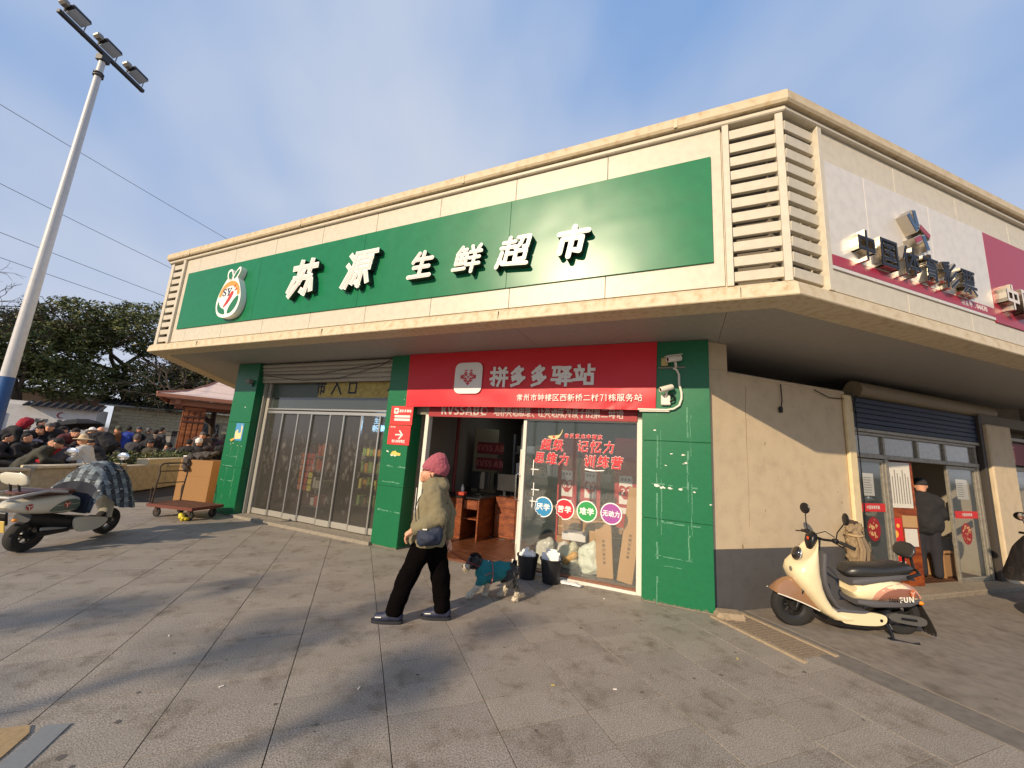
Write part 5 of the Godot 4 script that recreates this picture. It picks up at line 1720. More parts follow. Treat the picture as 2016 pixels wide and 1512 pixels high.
func build_cameras() -> void:
	var white := mat("camera white", s8(222, 216, 200), 0.45)
	var dark := mat("camera lens", s8(24, 24, 28), 0.15)
	# two bullet cameras and their conduit on the right pillar
	var t := thing("security_camera", "upper white bullet camera with a kraft box behind it on the green pillar", "camera", F(-0.42, 2.78, 0.0), "cameras on the right pillar")
	part(t, "mount_bar", bx(Vector3(-0.16, -0.012, 0.0), Vector3(0.16, 0.008, 0.02), 0.003), mat("bracket steel", s8(130, 126, 116), 0.5, {"metal": 0.4}))
	part(t, "junction_box", bx(Vector3(-0.12, 0.02, 0.0), Vector3(-0.04, 0.12, 0.05), 0.006), mat("yellowed box", s8(188, 172, 112), 0.6))
	var m := MB.new()
	m.tube([Vector3(0.05, 0.0, 0.01), Vector3(0.05, 0.02, 0.06), Vector3(0.045, 0.05, 0.09)], 0.016, 8)
	part(t, "arm", m, white, 50)
	m = MB.new()
	m.xf = Transform3D(Basis(Vector3.UP, deg_to_rad(-58)) * Basis(Vector3.RIGHT, deg_to_rad(12)), Vector3(0.03, 0.09, 0.10))
	m.lathe([Vector2(0, -0.09), Vector2(0.034, -0.09), Vector2(0.038, -0.08), Vector2(0.038, 0.07), Vector2(0.036, 0.09), Vector2(0.030, 0.09), Vector2(0.026, 0.082), Vector2(0, 0.082)], Transform3D(Basis(Vector3.RIGHT, PI / 2), Vector3.ZERO), 14)
	m.box(Vector3(0, 0.042, 0.0), Vector3(0.085, 0.008, 0.21), 0.003)
	part(t, "housing", m, white, 35)
	m = MB.new()
	m.xf = Transform3D(Basis(Vector3.UP, deg_to_rad(-58)) * Basis(Vector3.RIGHT, deg_to_rad(12)), Vector3(0.03, 0.09, 0.10))
	m.ell(Vector3(0, 0, 0.083), Vector3(0.024, 0.024, 0.006), 6, 12)
	part(t, "lens", m, dark, 60)
	t = thing("security_camera", "lower white bullet camera aimed left beside the curved white conduit", "camera", F(-0.47, 2.40, 0.0), "cameras on the right pillar")
	part(t, "junction_box", bx(Vector3(-0.075, -0.10, 0.0), Vector3(0.035, 0.03, 0.05), 0.008), white)
	m = MB.new()
	m.tube([Vector3(-0.02, 0.0, 0.05), Vector3(-0.01, 0.035, 0.08), Vector3(0.0, 0.07, 0.10)], 0.015, 8)
	part(t, "arm", m, white, 50)
	m = MB.new()
	var aim := Transform3D(Basis(Vector3.UP, deg_to_rad(-62)) * Basis(Vector3.RIGHT, deg_to_rad(18)), Vector3(-0.01, 0.095, 0.12))
	m.xf = aim
	m.lathe([Vector2(0, -0.085), Vector2(0.03, -0.085), Vector2(0.036, -0.07), Vector2(0.036, 0.075), Vector2(0.030, 0.08), Vector2(0.026, 0.074), Vector2(0, 0.074)], Transform3D(Basis(Vector3.RIGHT, PI / 2), Vector3.ZERO), 14)
	part(t, "housing", m, white, 35)
	m = MB.new()
	m.xf = aim
	m.ell(Vector3(0, 0, 0.075), Vector3(0.024, 0.024, 0.006), 6, 12)
	part(t, "lens", m, dark, 60)
	m = MB.new()
	m.tube([Vector3(0.03, -0.06, 0.05), Vector3(0.07, -0.04, 0.06), Vector3(0.085, 0.0, 0.03), Vector3(0.06, 0.03, 0.03), Vector3(0.03, 0.02, 0.06)], 0.012, 7)
	part(t, "cable_loop", m, dark, 50)
	m = MB.new()
	m.tube([Vector3(-0.40, 2.77, 0.03), Vector3(-0.36, 2.74, 0.03), Vector3(-0.335, 2.68, 0.03), Vector3(-0.335, 2.56, 0.03), Vector3(-0.31, 2.46, 0.03), Vector3(-0.31, 2.38, 0.03), Vector3(-0.335, 2.30, 0.03), Vector3(-0.40, 2.255, 0.03), Vector3(-0.48, 2.24, 0.03), Vector3(-0.82, 2.245, 0.03)], 0.014, 8)
	solo("conduit", "curved white cable conduit on the right green pillar", "conduit", m, white, FR, "", 60)
	m = MB.new()
	m.tube([Vector3(-0.45, 2.225, 0.025), Vector3(-0.80, 2.222, 0.025)], 0.010, 7)
	solo("conduit", "short straight white conduit below the curved one", "conduit", m, white, FR, "", 60)
	t = thing("security_camera", "small grey camera high on the left green pillar", "camera", F(-8.62, 2.72, 0.0))
	part(t, "housing", bx(Vector3(-0.10, -0.04, 0.0), Vector3(0.03, 0.04, 0.10), 0.012), mat("camera grey", s8(120, 116, 108), 0.5))
	part(t, "foot", bx(Vector3(-0.02, -0.10, 0.0), Vector3(0.04, -0.045, 0.03), 0.005), dark)
	part(t, "lens", bx(Vector3(-0.125, -0.02, 0.02), Vector3(-0.101, 0.02, 0.08), 0.006), dark)
	# loose wires under the soffit, over the shutter and on the corner wall
	var wire := mat("black cable", s8(20, 18, 17), 0.6)
	var runs := [[[-9.25, 2.95, 0.03], [-9.0, 2.85, 0.03], [-8.7, 2.90, 0.03], [-8.3, 2.88, 0.02], [-6.8, 2.86, 0.0], [-4.9, 3.05, 0.02], "thin black cable sagging across the grey roller shutter"], [[-8.35, 2.86, 0.0], [-7.2, 2.74, 0.01], [-6.2, 2.76, 0.01], [-5.2, 2.98, 0.01], [-4.95, 3.10, 0.01], "thin black cable crossing the shutter from left to upper right"], [[-9.22, 2.6, 0.01], [-9.24, 2.75, 0.02], [-9.1, 2.92, 0.03], [-8.95, 2.82, 0.02], [-9.15, 2.68, 0.01], "tangled black cable at the head of the left pillar"]]
	for r in runs:
		m = MB.new()
		var pts := []
		for q in r.slice(0, r.size() - 1): pts.append(Vector3(q[0], q[1], q[2] - 0.06))
		m.tube(pts, 0.006, 5)
		solo("cable", r[-1], "cable", m, wire, FR, "loose cables on the shop front", 60)
	runs = [[[1.25, 2.72, -0.03], [1.27, 2.60, -0.04], [1.26, 2.50, -0.03], [1.24, 2.42, -0.03], "short black cable hanging on the beige wall"], [[1.9, 2.72, -0.03], [2.2, 2.64, -0.03], [2.55, 2.66, -0.03], [2.75, 2.72, -0.02], "black cable sagging along the top of the beige wall"], [[2.60, 2.75, 0.01], [2.66, 2.6, 0.0], [2.62, 2.5, 0.01], [2.70, 2.45, 0.0], [2.66, 2.62, 0.01], [2.74, 2.72, 0.0], "knot of black cables at the end of the beige wall"], [[2.72, 2.7, -0.02], [2.74, 2.0, -0.03], [2.73, 1.3, -0.02], [2.72, 0.9, -0.03], "black cable running down beside the lottery shop"]]
	for r in runs:
		m = MB.new()
		var pts := []
		for q in r.slice(0, r.size() - 1): pts.append(Vector3(q[0], q[1], q[2]))
		m.tube(pts, 0.007, 5)
		solo("cable", r[-1], "cable", m, wire, CR, "loose cables on the shop front", 60)
	solo("cable_end", "small black lamp holder at the end of the hanging cable", "lamp holder", bx(Vector3(1.215, 2.34, -0.055), Vector3(1.265, 2.42, -0.02), 0.01), wire, CR)

func build_trolley() -> void:
	var o := Vector3(-6.08, 0, -7.72)
	var rust := mat("rusty trolley tube", s8(78, 62, 52), 0.6, {"tex": T.blotch, "scale": 4.0, "metal": 0.3})
	var board := mat("worn trolley board", s8(118, 84, 64), 0.8, {"tex": T.wood, "scale": Vector3(1, 1, 1)})
	var t := thing("platform_trolley", "low wooden platform trolley with rusty tube handle by the left pillar", "trolley", at_turn(o, -12))
	part(t, "deck", bx(Vector3(-0.50, 0.20, -0.30), Vector3(0.52, 0.235, 0.30), 0.004), board)
	for e in [[-0.5, 0.30, 0.52, 0.315], [-0.5, -0.315, 0.52, -0.30]]:
		part(t, "rim", bx(Vector3(e[0], 0.185, e[1]), Vector3(e[2], 0.238, e[3])), mat("rusty trolley rim", s8(112, 56, 42), 0.75, {"tex": T.blotch, "scale": 5.0}))
	part(t, "rim", bx(Vector3(-0.515, 0.185, -0.315), Vector3(-0.50, 0.238, 0.315)), M["rusty trolley rim"])
	part(t, "rim", bx(Vector3(0.52, 0.185, -0.315), Vector3(0.535, 0.238, 0.315)), M["rusty trolley rim"])
	var m := MB.new()
	m.tube([Vector3(-0.47, 0.20, 0.26), Vector3(-0.45, 0.60, 0.26), Vector3(-0.43, 0.78, 0.26), Vector3(-0.47, 0.90, 0.255), Vector3(-0.46, 0.955, 0.22), Vector3(-0.46, 0.97, 0.14), Vector3(-0.46, 0.97, -0.14), Vector3(-0.46, 0.955, -0.22), Vector3(-0.47, 0.90, -0.255), Vector3(-0.43, 0.78, -0.26), Vector3(-0.45, 0.60, -0.26), Vector3(-0.47, 0.20, -0.26)], 0.014, 8)
	part(t, "handle", m, rust, 60)
	for y in [0.60, 0.82]:
		m = MB.new()
		m.tube([Vector3(-0.445, y, -0.26), Vector3(-0.445, y, 0.26)], 0.010, 7)
		part(t, "crossbar", m, rust, 60)
	for s in [-1.0, 1.0]:
		m = MB.new()
		m.tube([Vector3(-0.49, 0.22, 0.28 * s), Vector3(-0.52, 0.48, 0.28 * s), Vector3(-0.50, 0.54, 0.28 * s), Vector3(-0.46, 0.55, 0.27 * s)], 0.010, 7)
		part(t, "stay", m, rust, 60)
	for e in [[-0.36, 0.22], [-0.36, -0.22], [0.40, 0.22], [0.40, -0.22]]:
		var w := MB.new()
		w.lathe([Vector2(0.03, -0.018), Vector2(0.07, -0.02), Vector2(0.082, -0.012), Vector2(0.082, 0.012), Vector2(0.07, 0.02), Vector2(0.03, 0.018)], Transform3D(Basis(Vector3.RIGHT, PI / 2), Vector3(e[0], 0.082, e[1])), 18)
		var wh := part(t, "castor", w, mat("trolley tyre", s8(34, 32, 31), 0.8), 35)
		w = MB.new()
		w.lathe([Vector2(0, -0.02), Vector2(0.032, -0.019), Vector2(0.032, 0.019), Vector2(0, 0.02)], Transform3D(Basis(Vector3.RIGHT, PI / 2), Vector3(e[0], 0.082, e[1])), 12)
		part(wh, "hub", w, rust, 35)
		part(wh, "fork", bx(Vector3(e[0] - 0.03, 0.10, e[1] - 0.032), Vector3(e[0] + 0.03, 0.19, e[1] + 0.032)), rust)
	m = MB.new()
	solo("yellow_wrapper", "crumpled yellow wrapper caught at the trolley castor", "litter", nets([[Vector3(0, 0.05, 0), Vector3(0.06, 0.04, 0.0), 0.05, 0.03], [Vector3(-0.05, 0.10, 0), Vector3(-0.02, 0.06, 0), 0.03, 0.03]], 0.016, 0.02, [], 0.04, 14.0), mat("yellow plastic", s8(214, 190, 50), 0.4), Transform3D(Basis.IDENTITY, Vector3(-5.80, 0.0, -7.36)))
	# upright cardboard behind the trolley with a dusty mop on top
	t = thing("cardboard_case", "tall orange brown carton standing behind the trolley by the left pillar", "box", at_turn(Vector3(-6.95, 0, -9.15), -6))
	part(t, "body", bx(Vector3(-0.38, 0.06, -0.25), Vector3(0.42, 0.98, 0.25), 0.006), mat("orange carton", s8(152, 112, 66), 0.8, {"tex": T.scuff, "scale": 1.0}))
	part(t, "fold_line", bx(Vector3(-0.38, 0.62, 0.2502), Vector3(0.42, 0.628, 0.2512)), mat("carton crease", s8(150, 96, 40), 0.8))
	part(t, "foot", bx(Vector3(-0.36, 0.0, -0.2), Vector3(-0.1, 0.058, 0.2)), M["kraft 1"])
	part(t, "foot", bx(Vector3(0.1, 0.0, -0.2), Vector3(0.36, 0.058, 0.2)), M["kraft 1"])
	solo("grey_cloth", "dusty grey cloth heap lying on top of the orange carton", "cloth", nets([[Vector3(-0.25, 1.0, 0.1), Vector3(-0.05, 1.05, 0.0), 0.10, 0.12], [Vector3(-0.2, 0.98, 0.24), Vector3(-0.18, 0.80, 0.28), 0.08, 0.07], [Vector3(-0.05, 1.05, 0.1), Vector3(0.3, 1.16, 0.05), 0.08, 0.05]], 0.025, 0.05, [], 0.07, 10.0), mat("dusty cloth", s8(92, 90, 92), 0.95, {"tex": T.granite, "scale": 3.0}), at_turn(Vector3(-6.95, 0, -9.15), -6))

func build_bins() -> void:
	var black := mat("bin plastic", s8(28, 29, 31), 0.5)
	var paper := mat("crumpled paper", s8(232, 228, 220), 0.85)
	var k := 0
	for e in [[-2.19, 0.05, "left black waste bin overflowing with crumpled white tissue"], [-1.87, 0.04, "right black waste bin with folded white sheets on top"]]:
		var t := thing("waste_bin", e[2], "bin", F(e[0], 0, e[1]), "black bins by the glass door")
		var m := MB.new()
		m.lathe([Vector2(0, 0.004), Vector2(0.098, 0.004), Vector2(0.105, 0.012), Vector2(0.136, 0.27), Vector2(0.145, 0.275), Vector2(0.147, 0.295), Vector2(0.140, 0.297), Vector2(0.130, 0.27), Vector2(0.10, 0.02), Vector2(0, 0.02)], Transform3D.IDENTITY, 28)
		part(t, "bucket", m, black, 35)
		var fill: ArrayMesh
		if k == 0: fill = nets([[Vector3(-0.07, 0.27, 0.03), Vector3(0.02, 0.29, 0.05), 0.05, 0.045], [Vector3(0.0, 0.27, -0.05), Vector3(0.06, 0.30, -0.02), 0.05, 0.04], [Vector3(-0.05, 0.32, 0.0), Vector3(-0.02, 0.34, 0.0), 0.035, 0.03], [Vector3(0.05, 0.32, 0.02), Vector3(0.09, 0.29, 0.03), 0.03, 0.03]], 0.011, 0.012, [], 0.03, 22.0)
		else: fill = nets([[Vector3(-0.06, 0.27, 0.0), Vector3(0.07, 0.27, 0.0), 0.06, 0.06]], 0.014, 0.02, [], 0.03, 20.0)
		solo("paper_waste", ["crumpled white tissue heaped in the left black bin", "white paper scraps inside the right black bin"][k], "waste paper", fill, paper, F(e[0], 0, e[1]))
		k += 1
	var m2 := MB.new()
	for q in [[-0.02, 0.335, -0.04, 0.10, 0.12], [0.03, 0.33, 0.02, 0.12, 0.10], [0.0, 0.325, 0.06, 0.16, 0.085]]:
		m2.box(Vector3(q[0], q[1], q[2]), Vector3(q[3] * 1.4, q[4], 0.002), 0.0, Basis(Vector3.RIGHT, -0.25 + q[2] * 3.0))
	solo("folded_sheets", "folded printed sheets standing in the right black bin", "paper", m2, paper, F(-1.87, 0, 0.04))
	# dustpan-like white scrap, and a plastic bag on the ground
	m2 = MB.new()
	m2.box(Vector3(0, 0.06, 0), Vector3(0.16, 0.012, 0.20), 0.004, Basis(Vector3.RIGHT, 0.3) * Basis(Vector3(0, 0, 1), 0.4))
	m2.box(Vector3(0.02, 0.09, -0.08), Vector3(0.16, 0.10, 0.012), 0.004, Basis(Vector3.RIGHT, 0.2))
	solo("dustpan", "white plastic dustpan standing left of the bins", "dustpan", m2, M["camera white"], F(-2.45, 0.0, -0.10))
	solo("flat_bag", "flattened white plastic bag on the ground right of the bins", "litter", nets([[Vector3(-0.1, 0.02, 0), Vector3(0.12, 0.02, 0.02), 0.035, 0.025, Vector3(1, 0.6, 1.6)]], 0.012, 0.02, [[Vector3.ZERO, Vector3.DOWN]], 0.02, 18.0), mat("thin white plastic", s8(214, 216, 214), 0.35), F(-1.62, 0.003, -0.02))

func build_drain() -> void:
	var iron := mat("rusty drain iron", s8(146, 128, 106), 0.85, {"tex": T.blotch, "scale": 4.0, "world": true})
	var stone := mat("drain rim concrete", s8(168, 148, 120), 0.9, {"tex": T.concrete, "scale": 1.6, "world": true})
	var r := sqrt(0.5)
	var t := thing("drain_cover", "rusty rectangular drain grate in a worn concrete rim beside the scooter", "drain", FR * Transform3D(Basis(Vector3(r, 0, r), Vector3.UP, Vector3(-r, 0, r)), Vector3(0.46, 0.004, 0.26)))
	# local x runs along the paving strips
	part(t, "plate", bx(Vector3(-0.46, -0.02, -0.18), Vector3(0.40, 0.004, 0.18)), iron)
	for e in [[-0.50, -0.235, 0.46, -0.185], [-0.50, 0.185, 0.46, 0.235]]:
		part(t, "rim", bx(Vector3(e[0], -0.02, e[1]), Vector3(e[2], 0.012, e[3]), 0.006), stone)
	for i in 14:
		part(t, "rib", bx(Vector3(-0.44 + i * 0.045, 0.004, -0.17), Vector3(-0.425 + i * 0.045, 0.011, 0.17), 0.002), iron)
	for i in 5: part(t, "ring", bx(Vector3(0.20 + i * 0.035, 0.004, -0.16 + i * 0.012), Vector3(0.212 + i * 0.035, 0.011, 0.16 - i * 0.012), 0.002), iron)
	var dirt := mat("wet stain", s8(58, 50, 44), 0.35, {"tex": T.blotch, "scale": 3.0})
	var m := MB.new()
	m.prism(PackedVector2Array([Vector2(0, 0), Vector2(0.10, -0.01), Vector2(0.20, 0.02), Vector2(0.32, 0.0), Vector2(0.50, 0.012), Vector2(0.31, 0.022), Vector2(0.22, 0.045), Vector2(0.12, 0.035), Vector2(0.03, 0.02)]), 0, 0.0008)
	solo("wet_stain", "dark trickle stain on the paving near the green pillar", "stain", m, dirt, FR * Transform3D(Basis(Vector3(r, 0, r), Vector3(r, 0, -r), Vector3.UP), Vector3(0.03, 0.003, 0.15)))
	m = MB.new()
	m.box(Vector3(0, 0.04, 0), Vector3(0.30, 0.09, 0.20), 0.03, Basis(Vector3.UP, 0.3))
	solo("broken_kerb", "broken piece of kerb at the foot of the green pillar", "kerb", m, stone, F(0.13, -0.02, -0.02))

func build_lamp() -> void:
	# 13 m away at the left edge of the square
	var base := Vector3(-10.35, 0, -7.87)
	var white := mat("lamp pole paint", s8(206, 204, 202), 0.4, {"tex": T.scuff, "scale": 0.5})
	var t := thing("lamp_pole", "tall white and blue lamp pole carrying three floodlights", "lamp post", Transform3D(Basis.IDENTITY, base))
	var m := MB.new()
	m.tube([Vector3(0, 2.46, 0), Vector3(0, 10.35, 0)], [0.108, 0.060], 20)
	part(t, "white_shaft", m, white, 40)
	m = MB.new()
	m.tube([Vector3(0, 0, 0), Vector3(0, 2.46, 0)], [0.122, 0.110], 20)
	part(t, "blue_shaft", m, mat("blue pole paint", s8(36, 84, 142), 0.4, {"tex": T.scuff, "scale": 0.6}), 40)
	part(t, "foot_plate", bx(Vector3(-0.28, 0, -0.28), Vector3(0.28, 0.03, 0.28), 0.005), white)
	var dark := mat("dark lamp steel", s8(60, 58, 58), 0.5, {"metal": 0.3})
	for y in [9.85, 9.78]:
		m = MB.new()
		m.tube([Vector3(0, y, 0), Vector3(0, y + 0.03, 0)], 0.095, 14)
		part(t, "clamp", m, dark, 40)
	# crossbar, seen end up on the left because it runs towards the square
	var a := Vector3(-10.77, 10.62, -7.28) - base
	var dirn := Vector3(0.03, 0.0, -1.0).normalized()
	var bar := Node3D.new()
	bar.name = "lamp_head"
	t.add_child(bar)
	bar.transform = Transform3D(Basis(dirn, Vector3.UP, dirn.cross(Vector3.UP)), Vector3(0, 10.42, 0))
	part(bar, "crossbar", bx(Vector3(-0.95, -0.045, -0.045), Vector3(0.97, 0.045, 0.045), 0.01), dark)
	part(bar, "bracket", bx(Vector3(-0.09, -0.22, -0.09), Vector3(0.09, -0.05, 0.09), 0.01), dark)
	for x in [-0.68, 0.02, 0.70]:
		var l := Node3D.new()
		l.name = "floodlight"
		t.add_child(l, true)
		l.transform = bar.transform * Transform3D(Basis(Vector3.RIGHT, deg_to_rad(-24)).scaled_local(Vector3(0.95, 1.25, 0.9)), Vector3(x, 0.27, 0.0))
		m = MB.new()
		m.box(Vector3(0.05, 0, 0), Vector3(0.40, 0.10, 0.30), 0.03)
		part(l, "housing", m, dark)
		m = MB.new()
		m.box(Vector3(-0.225, 0.0, 0), Vector3(0.15, 0.12, 0.20), 0.04)
		part(l, "gear_box", m, mat("cast lamp alloy", s8(140, 136, 128), 0.45, {"metal": 0.6}))
		part(l, "glass", bx(Vector3(-0.12, -0.06, -0.13), Vector3(0.22, -0.051, 0.13), 0.002), mat("lamp glass", s8(190, 200, 214), 0.1))
		for s in [-0.20, 0.24]:
			m = MB.new()
			m.tube([Vector3(s, 0, 0), Vector3(s * 0.95, -0.15, -0.10), Vector3(s * 0.9, -0.24, -0.17)], 0.012, 6)
			part(l, "yoke", m, M["cast lamp alloy"])

func build_wires() -> void:
	var wire := mat("overhead wire", s8(84, 86, 92), 0.6)
	var ends := [[[-22.0, 13.6, -5.0], [-14.0, 12.5, -30.0]], [[-22.0, 11.1, -5.2], [-17.0, 10.2, -30.0]], [[-22.0, 9.0, -5.4], [-17.0, 8.9, -30.0]], [[-22.0, 8.05, -5.4], [-17.0, 7.95, -30.0]]]
	var names := ["highest overhead wire crossing behind the lamp pole", "second overhead wire from the top behind the lamp pole", "third overhead wire from the top behind the lamp pole", "lowest overhead wire crossing behind the lamp pole"]
	for k in 4:
		var a := Vector3(ends[k][0][0], ends[k][0][1], ends[k][0][2])
		var b := Vector3(ends[k][1][0], ends[k][1][1], ends[k][1][2])
		var pts := []
		for i in 17:
			var t := i / 16.0
			pts.append(a.lerp(b, t) - Vector3(0, 4.0 * t * (1.0 - t) * 0.25, 0))
		var m := MB.new()
		m.tube(pts, 0.011, 5)
		solo("overhead_wire", names[k], "wire", m, wire, Transform3D.IDENTITY, "overhead wires", 60)

func build_litter() -> void:
	var flat := Transform3D(Basis(Vector3.RIGHT, Vector3(0, 0, -1), Vector3.UP), Vector3(0, 0.0025, 0))
	var pm := MB.new()
	pm.xf = flat
	pm.prism(PackedVector2Array([Vector2(-3.349, -3.854), Vector2(-3.441, -3.924), Vector2(-3.262, -4.116), Vector2(-3.0, -4.40), Vector2(-2.90, -4.33), Vector2(-3.138, -4.071)]), 0.0, 0.004)
	solo("cover_plate", "smooth grey cover plate let into the paving at the lower left corner", "cover plate", pm, mat("grey cover plate", s8(128, 130, 130), 0.5, {"tex": T.scuff, "scale": 2.0}), FR)
	pm = MB.new()
	pm.xf = flat
	pm.prism(PackedVector2Array([Vector2(-3.50, -3.96), Vector2(-3.60, -4.05), Vector2(-3.10, -4.50), Vector2(-3.05, -4.40), Vector2(-3.32, -4.09), Vector2(-3.425, -3.985)]), 0.0, 0.006)
	solo("tan_strip", "tan wooden strip beside the grey cover plate at the lower left corner", "wood strip", pm, mat("tan strip", s8(170, 144, 104), 0.75, {"tex": T.concrete, "scale": 2.0}), FR)
	var w := mat("litter white", s8(224, 216, 200), 0.8)
	var y := mat("litter leaf", s8(196, 176, 96), 0.8)
	var spots := [[-3.03, 3.28, 0, "white scrap on the paving in the left tree shadow"], [-2.28, 2.86, 0, "pale scrap on the paving left of the centre"], [-1.16, 2.16, 1, "yellow stub on the paving near the sun glint"], [-0.76, 1.98, 0, "white cigarette end on the paving in the middle"], [0.10, 0.98, 1, "yellow leaf on the paving before the green pillar"], [-1.16, 0.22, 0, "white scrap on the paving before the shop window"], [-4.03, 3.10, 0, "tiny white scrap on the paving at the left"]]
	rng.seed = 8
	for s in spots:
		var m := MB.new()
		var a := rng.randf_range(0, PI)
		m.box(Vector3(0, 0.004, 0), Vector3(0.028, 0.006, 0.011), 0.002, Basis(Vector3.UP, a))
		solo("litter_scrap", s[3], "litter", m, w if s[2] == 0 else y, F(s[0], 0.001, s[1]), "litter on the paving")

# tied bundle of grey rags and sticks hanging at the end of the beige wall
func build_bundle() -> void:
	var rag := mat("dry rag", s8(180, 160, 130), 0.95, {"tex": T.granite, "scale": 2.0})
	var rag2 := mat("dark dry rag", s8(84, 70, 58), 0.95, {"tex": T.granite, "scale": 2.0})
	var t := thing("rag_bundle", "tied bundle of dry grey brown rags hung at the end of beige wall", "bundle", CR * Transform3D(Basis.from_scale(Vector3.ONE * 0.86), Vector3(2.28, 0.46, 0.07)))
	part(t, "core", nets([[Vector3(0, 0.44, 0), Vector3(0.02, 0.1, 0), 0.09, 0.12], [Vector3(-0.08, 0.52, 0), Vector3(0.10, 0.55, 0), 0.06, 0.07], [Vector3(-0.12, 0.56, 0.02), Vector3(-0.16, 0.60, 0.03), 0.03, 0.015]], 0.022, 0.05, [], 0.05, 12.0), rag)
	rng.seed = 14
	for i in 16:
		var m := MB.new()
		var a := rng.randf_range(-0.12, 0.12)
		m.tube([Vector3(a * 0.6, 0.46, 0.07), Vector3(a, 0.25, 0.13), Vector3(a * 1.25 + rng.randf_range(-0.02, 0.02), rng.randf_range(-0.05, 0.1), 0.11)], [0.018, 0.024, 0.012], 6)
		part(t, "rag_end", m, rag if i % 3 else rag2, 60)
	var m2 := MB.new()
	var loop := []
	for i in 13: loop.append(Vector3(cos(TAU * i / 12) * 0.10, 0.44 + sin(TAU * i / 6) * 0.008, sin(TAU * i / 12) * 0.11))
	m2.tube(loop, 0.014, 6, false)
	part(t, "tie", m2, mat("cord", s8(176, 150, 112), 0.9), 60)
	part(t, "dark_rag", nets([[Vector3(0.02, 0.60, -0.02), Vector3(0.14, 0.54, 0.0), 0.06, 0.05], [Vector3(0.14, 0.5, 0), Vector3(0.13, 0.3, 0.03), 0.04, 0.03]], 0.022, 0.03, [], 0.05, 14.0), rag2)

# ---------------------------------------------------------------- electric scooters
# local axes: x runs from the front wheel to the rear, y up, z out of one side
func hull(m: MB, stations: Array, sides := 22, e := 2.6) -> void:   # station: [x, y, tilt of the section in degrees, half depth, half width]
	var rings := []
	for s in stations:
		var t := deg_to_rad(s[2])
		var nrm := Vector3(cos(t), sin(t), 0)
		var r := PackedVector3Array()
		for i in sides:
			var a := TAU * i / sides
			var p := signf(cos(a)) * pow(absf(cos(a)), 2.0 / e)
			var q := signf(sin(a)) * pow(absf(sin(a)), 2.0 / e)
			r.append(Vector3(s[0], s[1], 0) + nrm * float(s[3]) * p + Vector3(0, 0, -1) * float(s[4]) * q)
		rings.append(r)
	m.loft(rings)

func wheel(t: Node3D, x: float, r: float, w: float, spokes: int) -> void:
	var m := MB.new()
	var at := Transform3D(Basis(Vector3.RIGHT, PI / 2), Vector3(x, r, 0))
	m.lathe([Vector2(r * 0.62, -w * 0.42), Vector2(r * 0.80, -w * 0.52), Vector2(r * 0.93, -w * 0.46), Vector2(r * 0.985, -w * 0.28), Vector2(r, 0), Vector2(r * 0.985, w * 0.28), Vector2(r * 0.93, w * 0.46), Vector2(r * 0.80, w * 0.52), Vector2(r * 0.62, w * 0.42), Vector2(r * 0.60, 0), Vector2(r * 0.62, -w * 0.42)], at, 32)
	var wh := part(t, "wheel", m, mat("scooter tyre", s8(38, 36, 34), 0.85), 38)
	m = MB.new()
	m.lathe([Vector2(r * 0.50, -w * 0.30), Vector2(r * 0.62, -w * 0.43), Vector2(r * 0.625, w * 0.43), Vector2(r * 0.50, w * 0.30), Vector2(r * 0.50, -w * 0.30)], at, 28)
	m.lathe([Vector2(0, -w * 0.45), Vector2(r * 0.22, -w * 0.45), Vector2(r * 0.24, 0), Vector2(r * 0.22, w * 0.45), Vector2(0, w * 0.45)], at, 20)
	for i in spokes:
		var a := TAU * i / spokes
		m.tube([Vector3(x + cos(a) * r * 0.2, r + sin(a) * r * 0.2, 0), Vector3(x + cos(a + 0.15) * r * 0.54, r + sin(a + 0.15) * r * 0.54, 0)], [0.014, 0.010], 6)
	part(wh, "rim", m, mat("scooter rim", s8(60, 58, 56), 0.4, {"metal": 0.6}), 40)

func logo_plate(t: Node, at: Vector3, r: float, back: bool, c: Color) -> void:   # a rounded triangle split by a three-armed star
	var m := MB.new()
	m.xf = Transform3D(Basis.IDENTITY if not back else Basis(Vector3.UP, PI), at)
	m.prism(blob([Vector2(-r, r * 0.55), Vector2(0, r * 0.85), Vector2(r, r * 0.55), Vector2(r * 0.75, -r * 0.4), Vector2(0, -r * 1.15), Vector2(-r * 0.75, -r * 0.4)], 2), 0.0, 0.0012)
	var p := part(t, "brand_mark", m, mat("mark " + c.to_html(), c, 0.4))
	m = MB.new()
	m.xf = Transform3D(Basis.IDENTITY if not back else Basis(Vector3.UP, PI), at)
	for i in 3:
		var a := PI / 2 + TAU * i / 3 + PI
		m.box(Vector3(cos(a) * r * 0.42, sin(a) * r * 0.42, 0.0018 + i * 0.0002), Vector3(r * 0.84, r * 0.16, 0.0008), 0.0, Basis(Vector3(0, 0, 1), a))
	part(p, "star", m, mat("mark star", s8(240, 232, 214), 0.4))

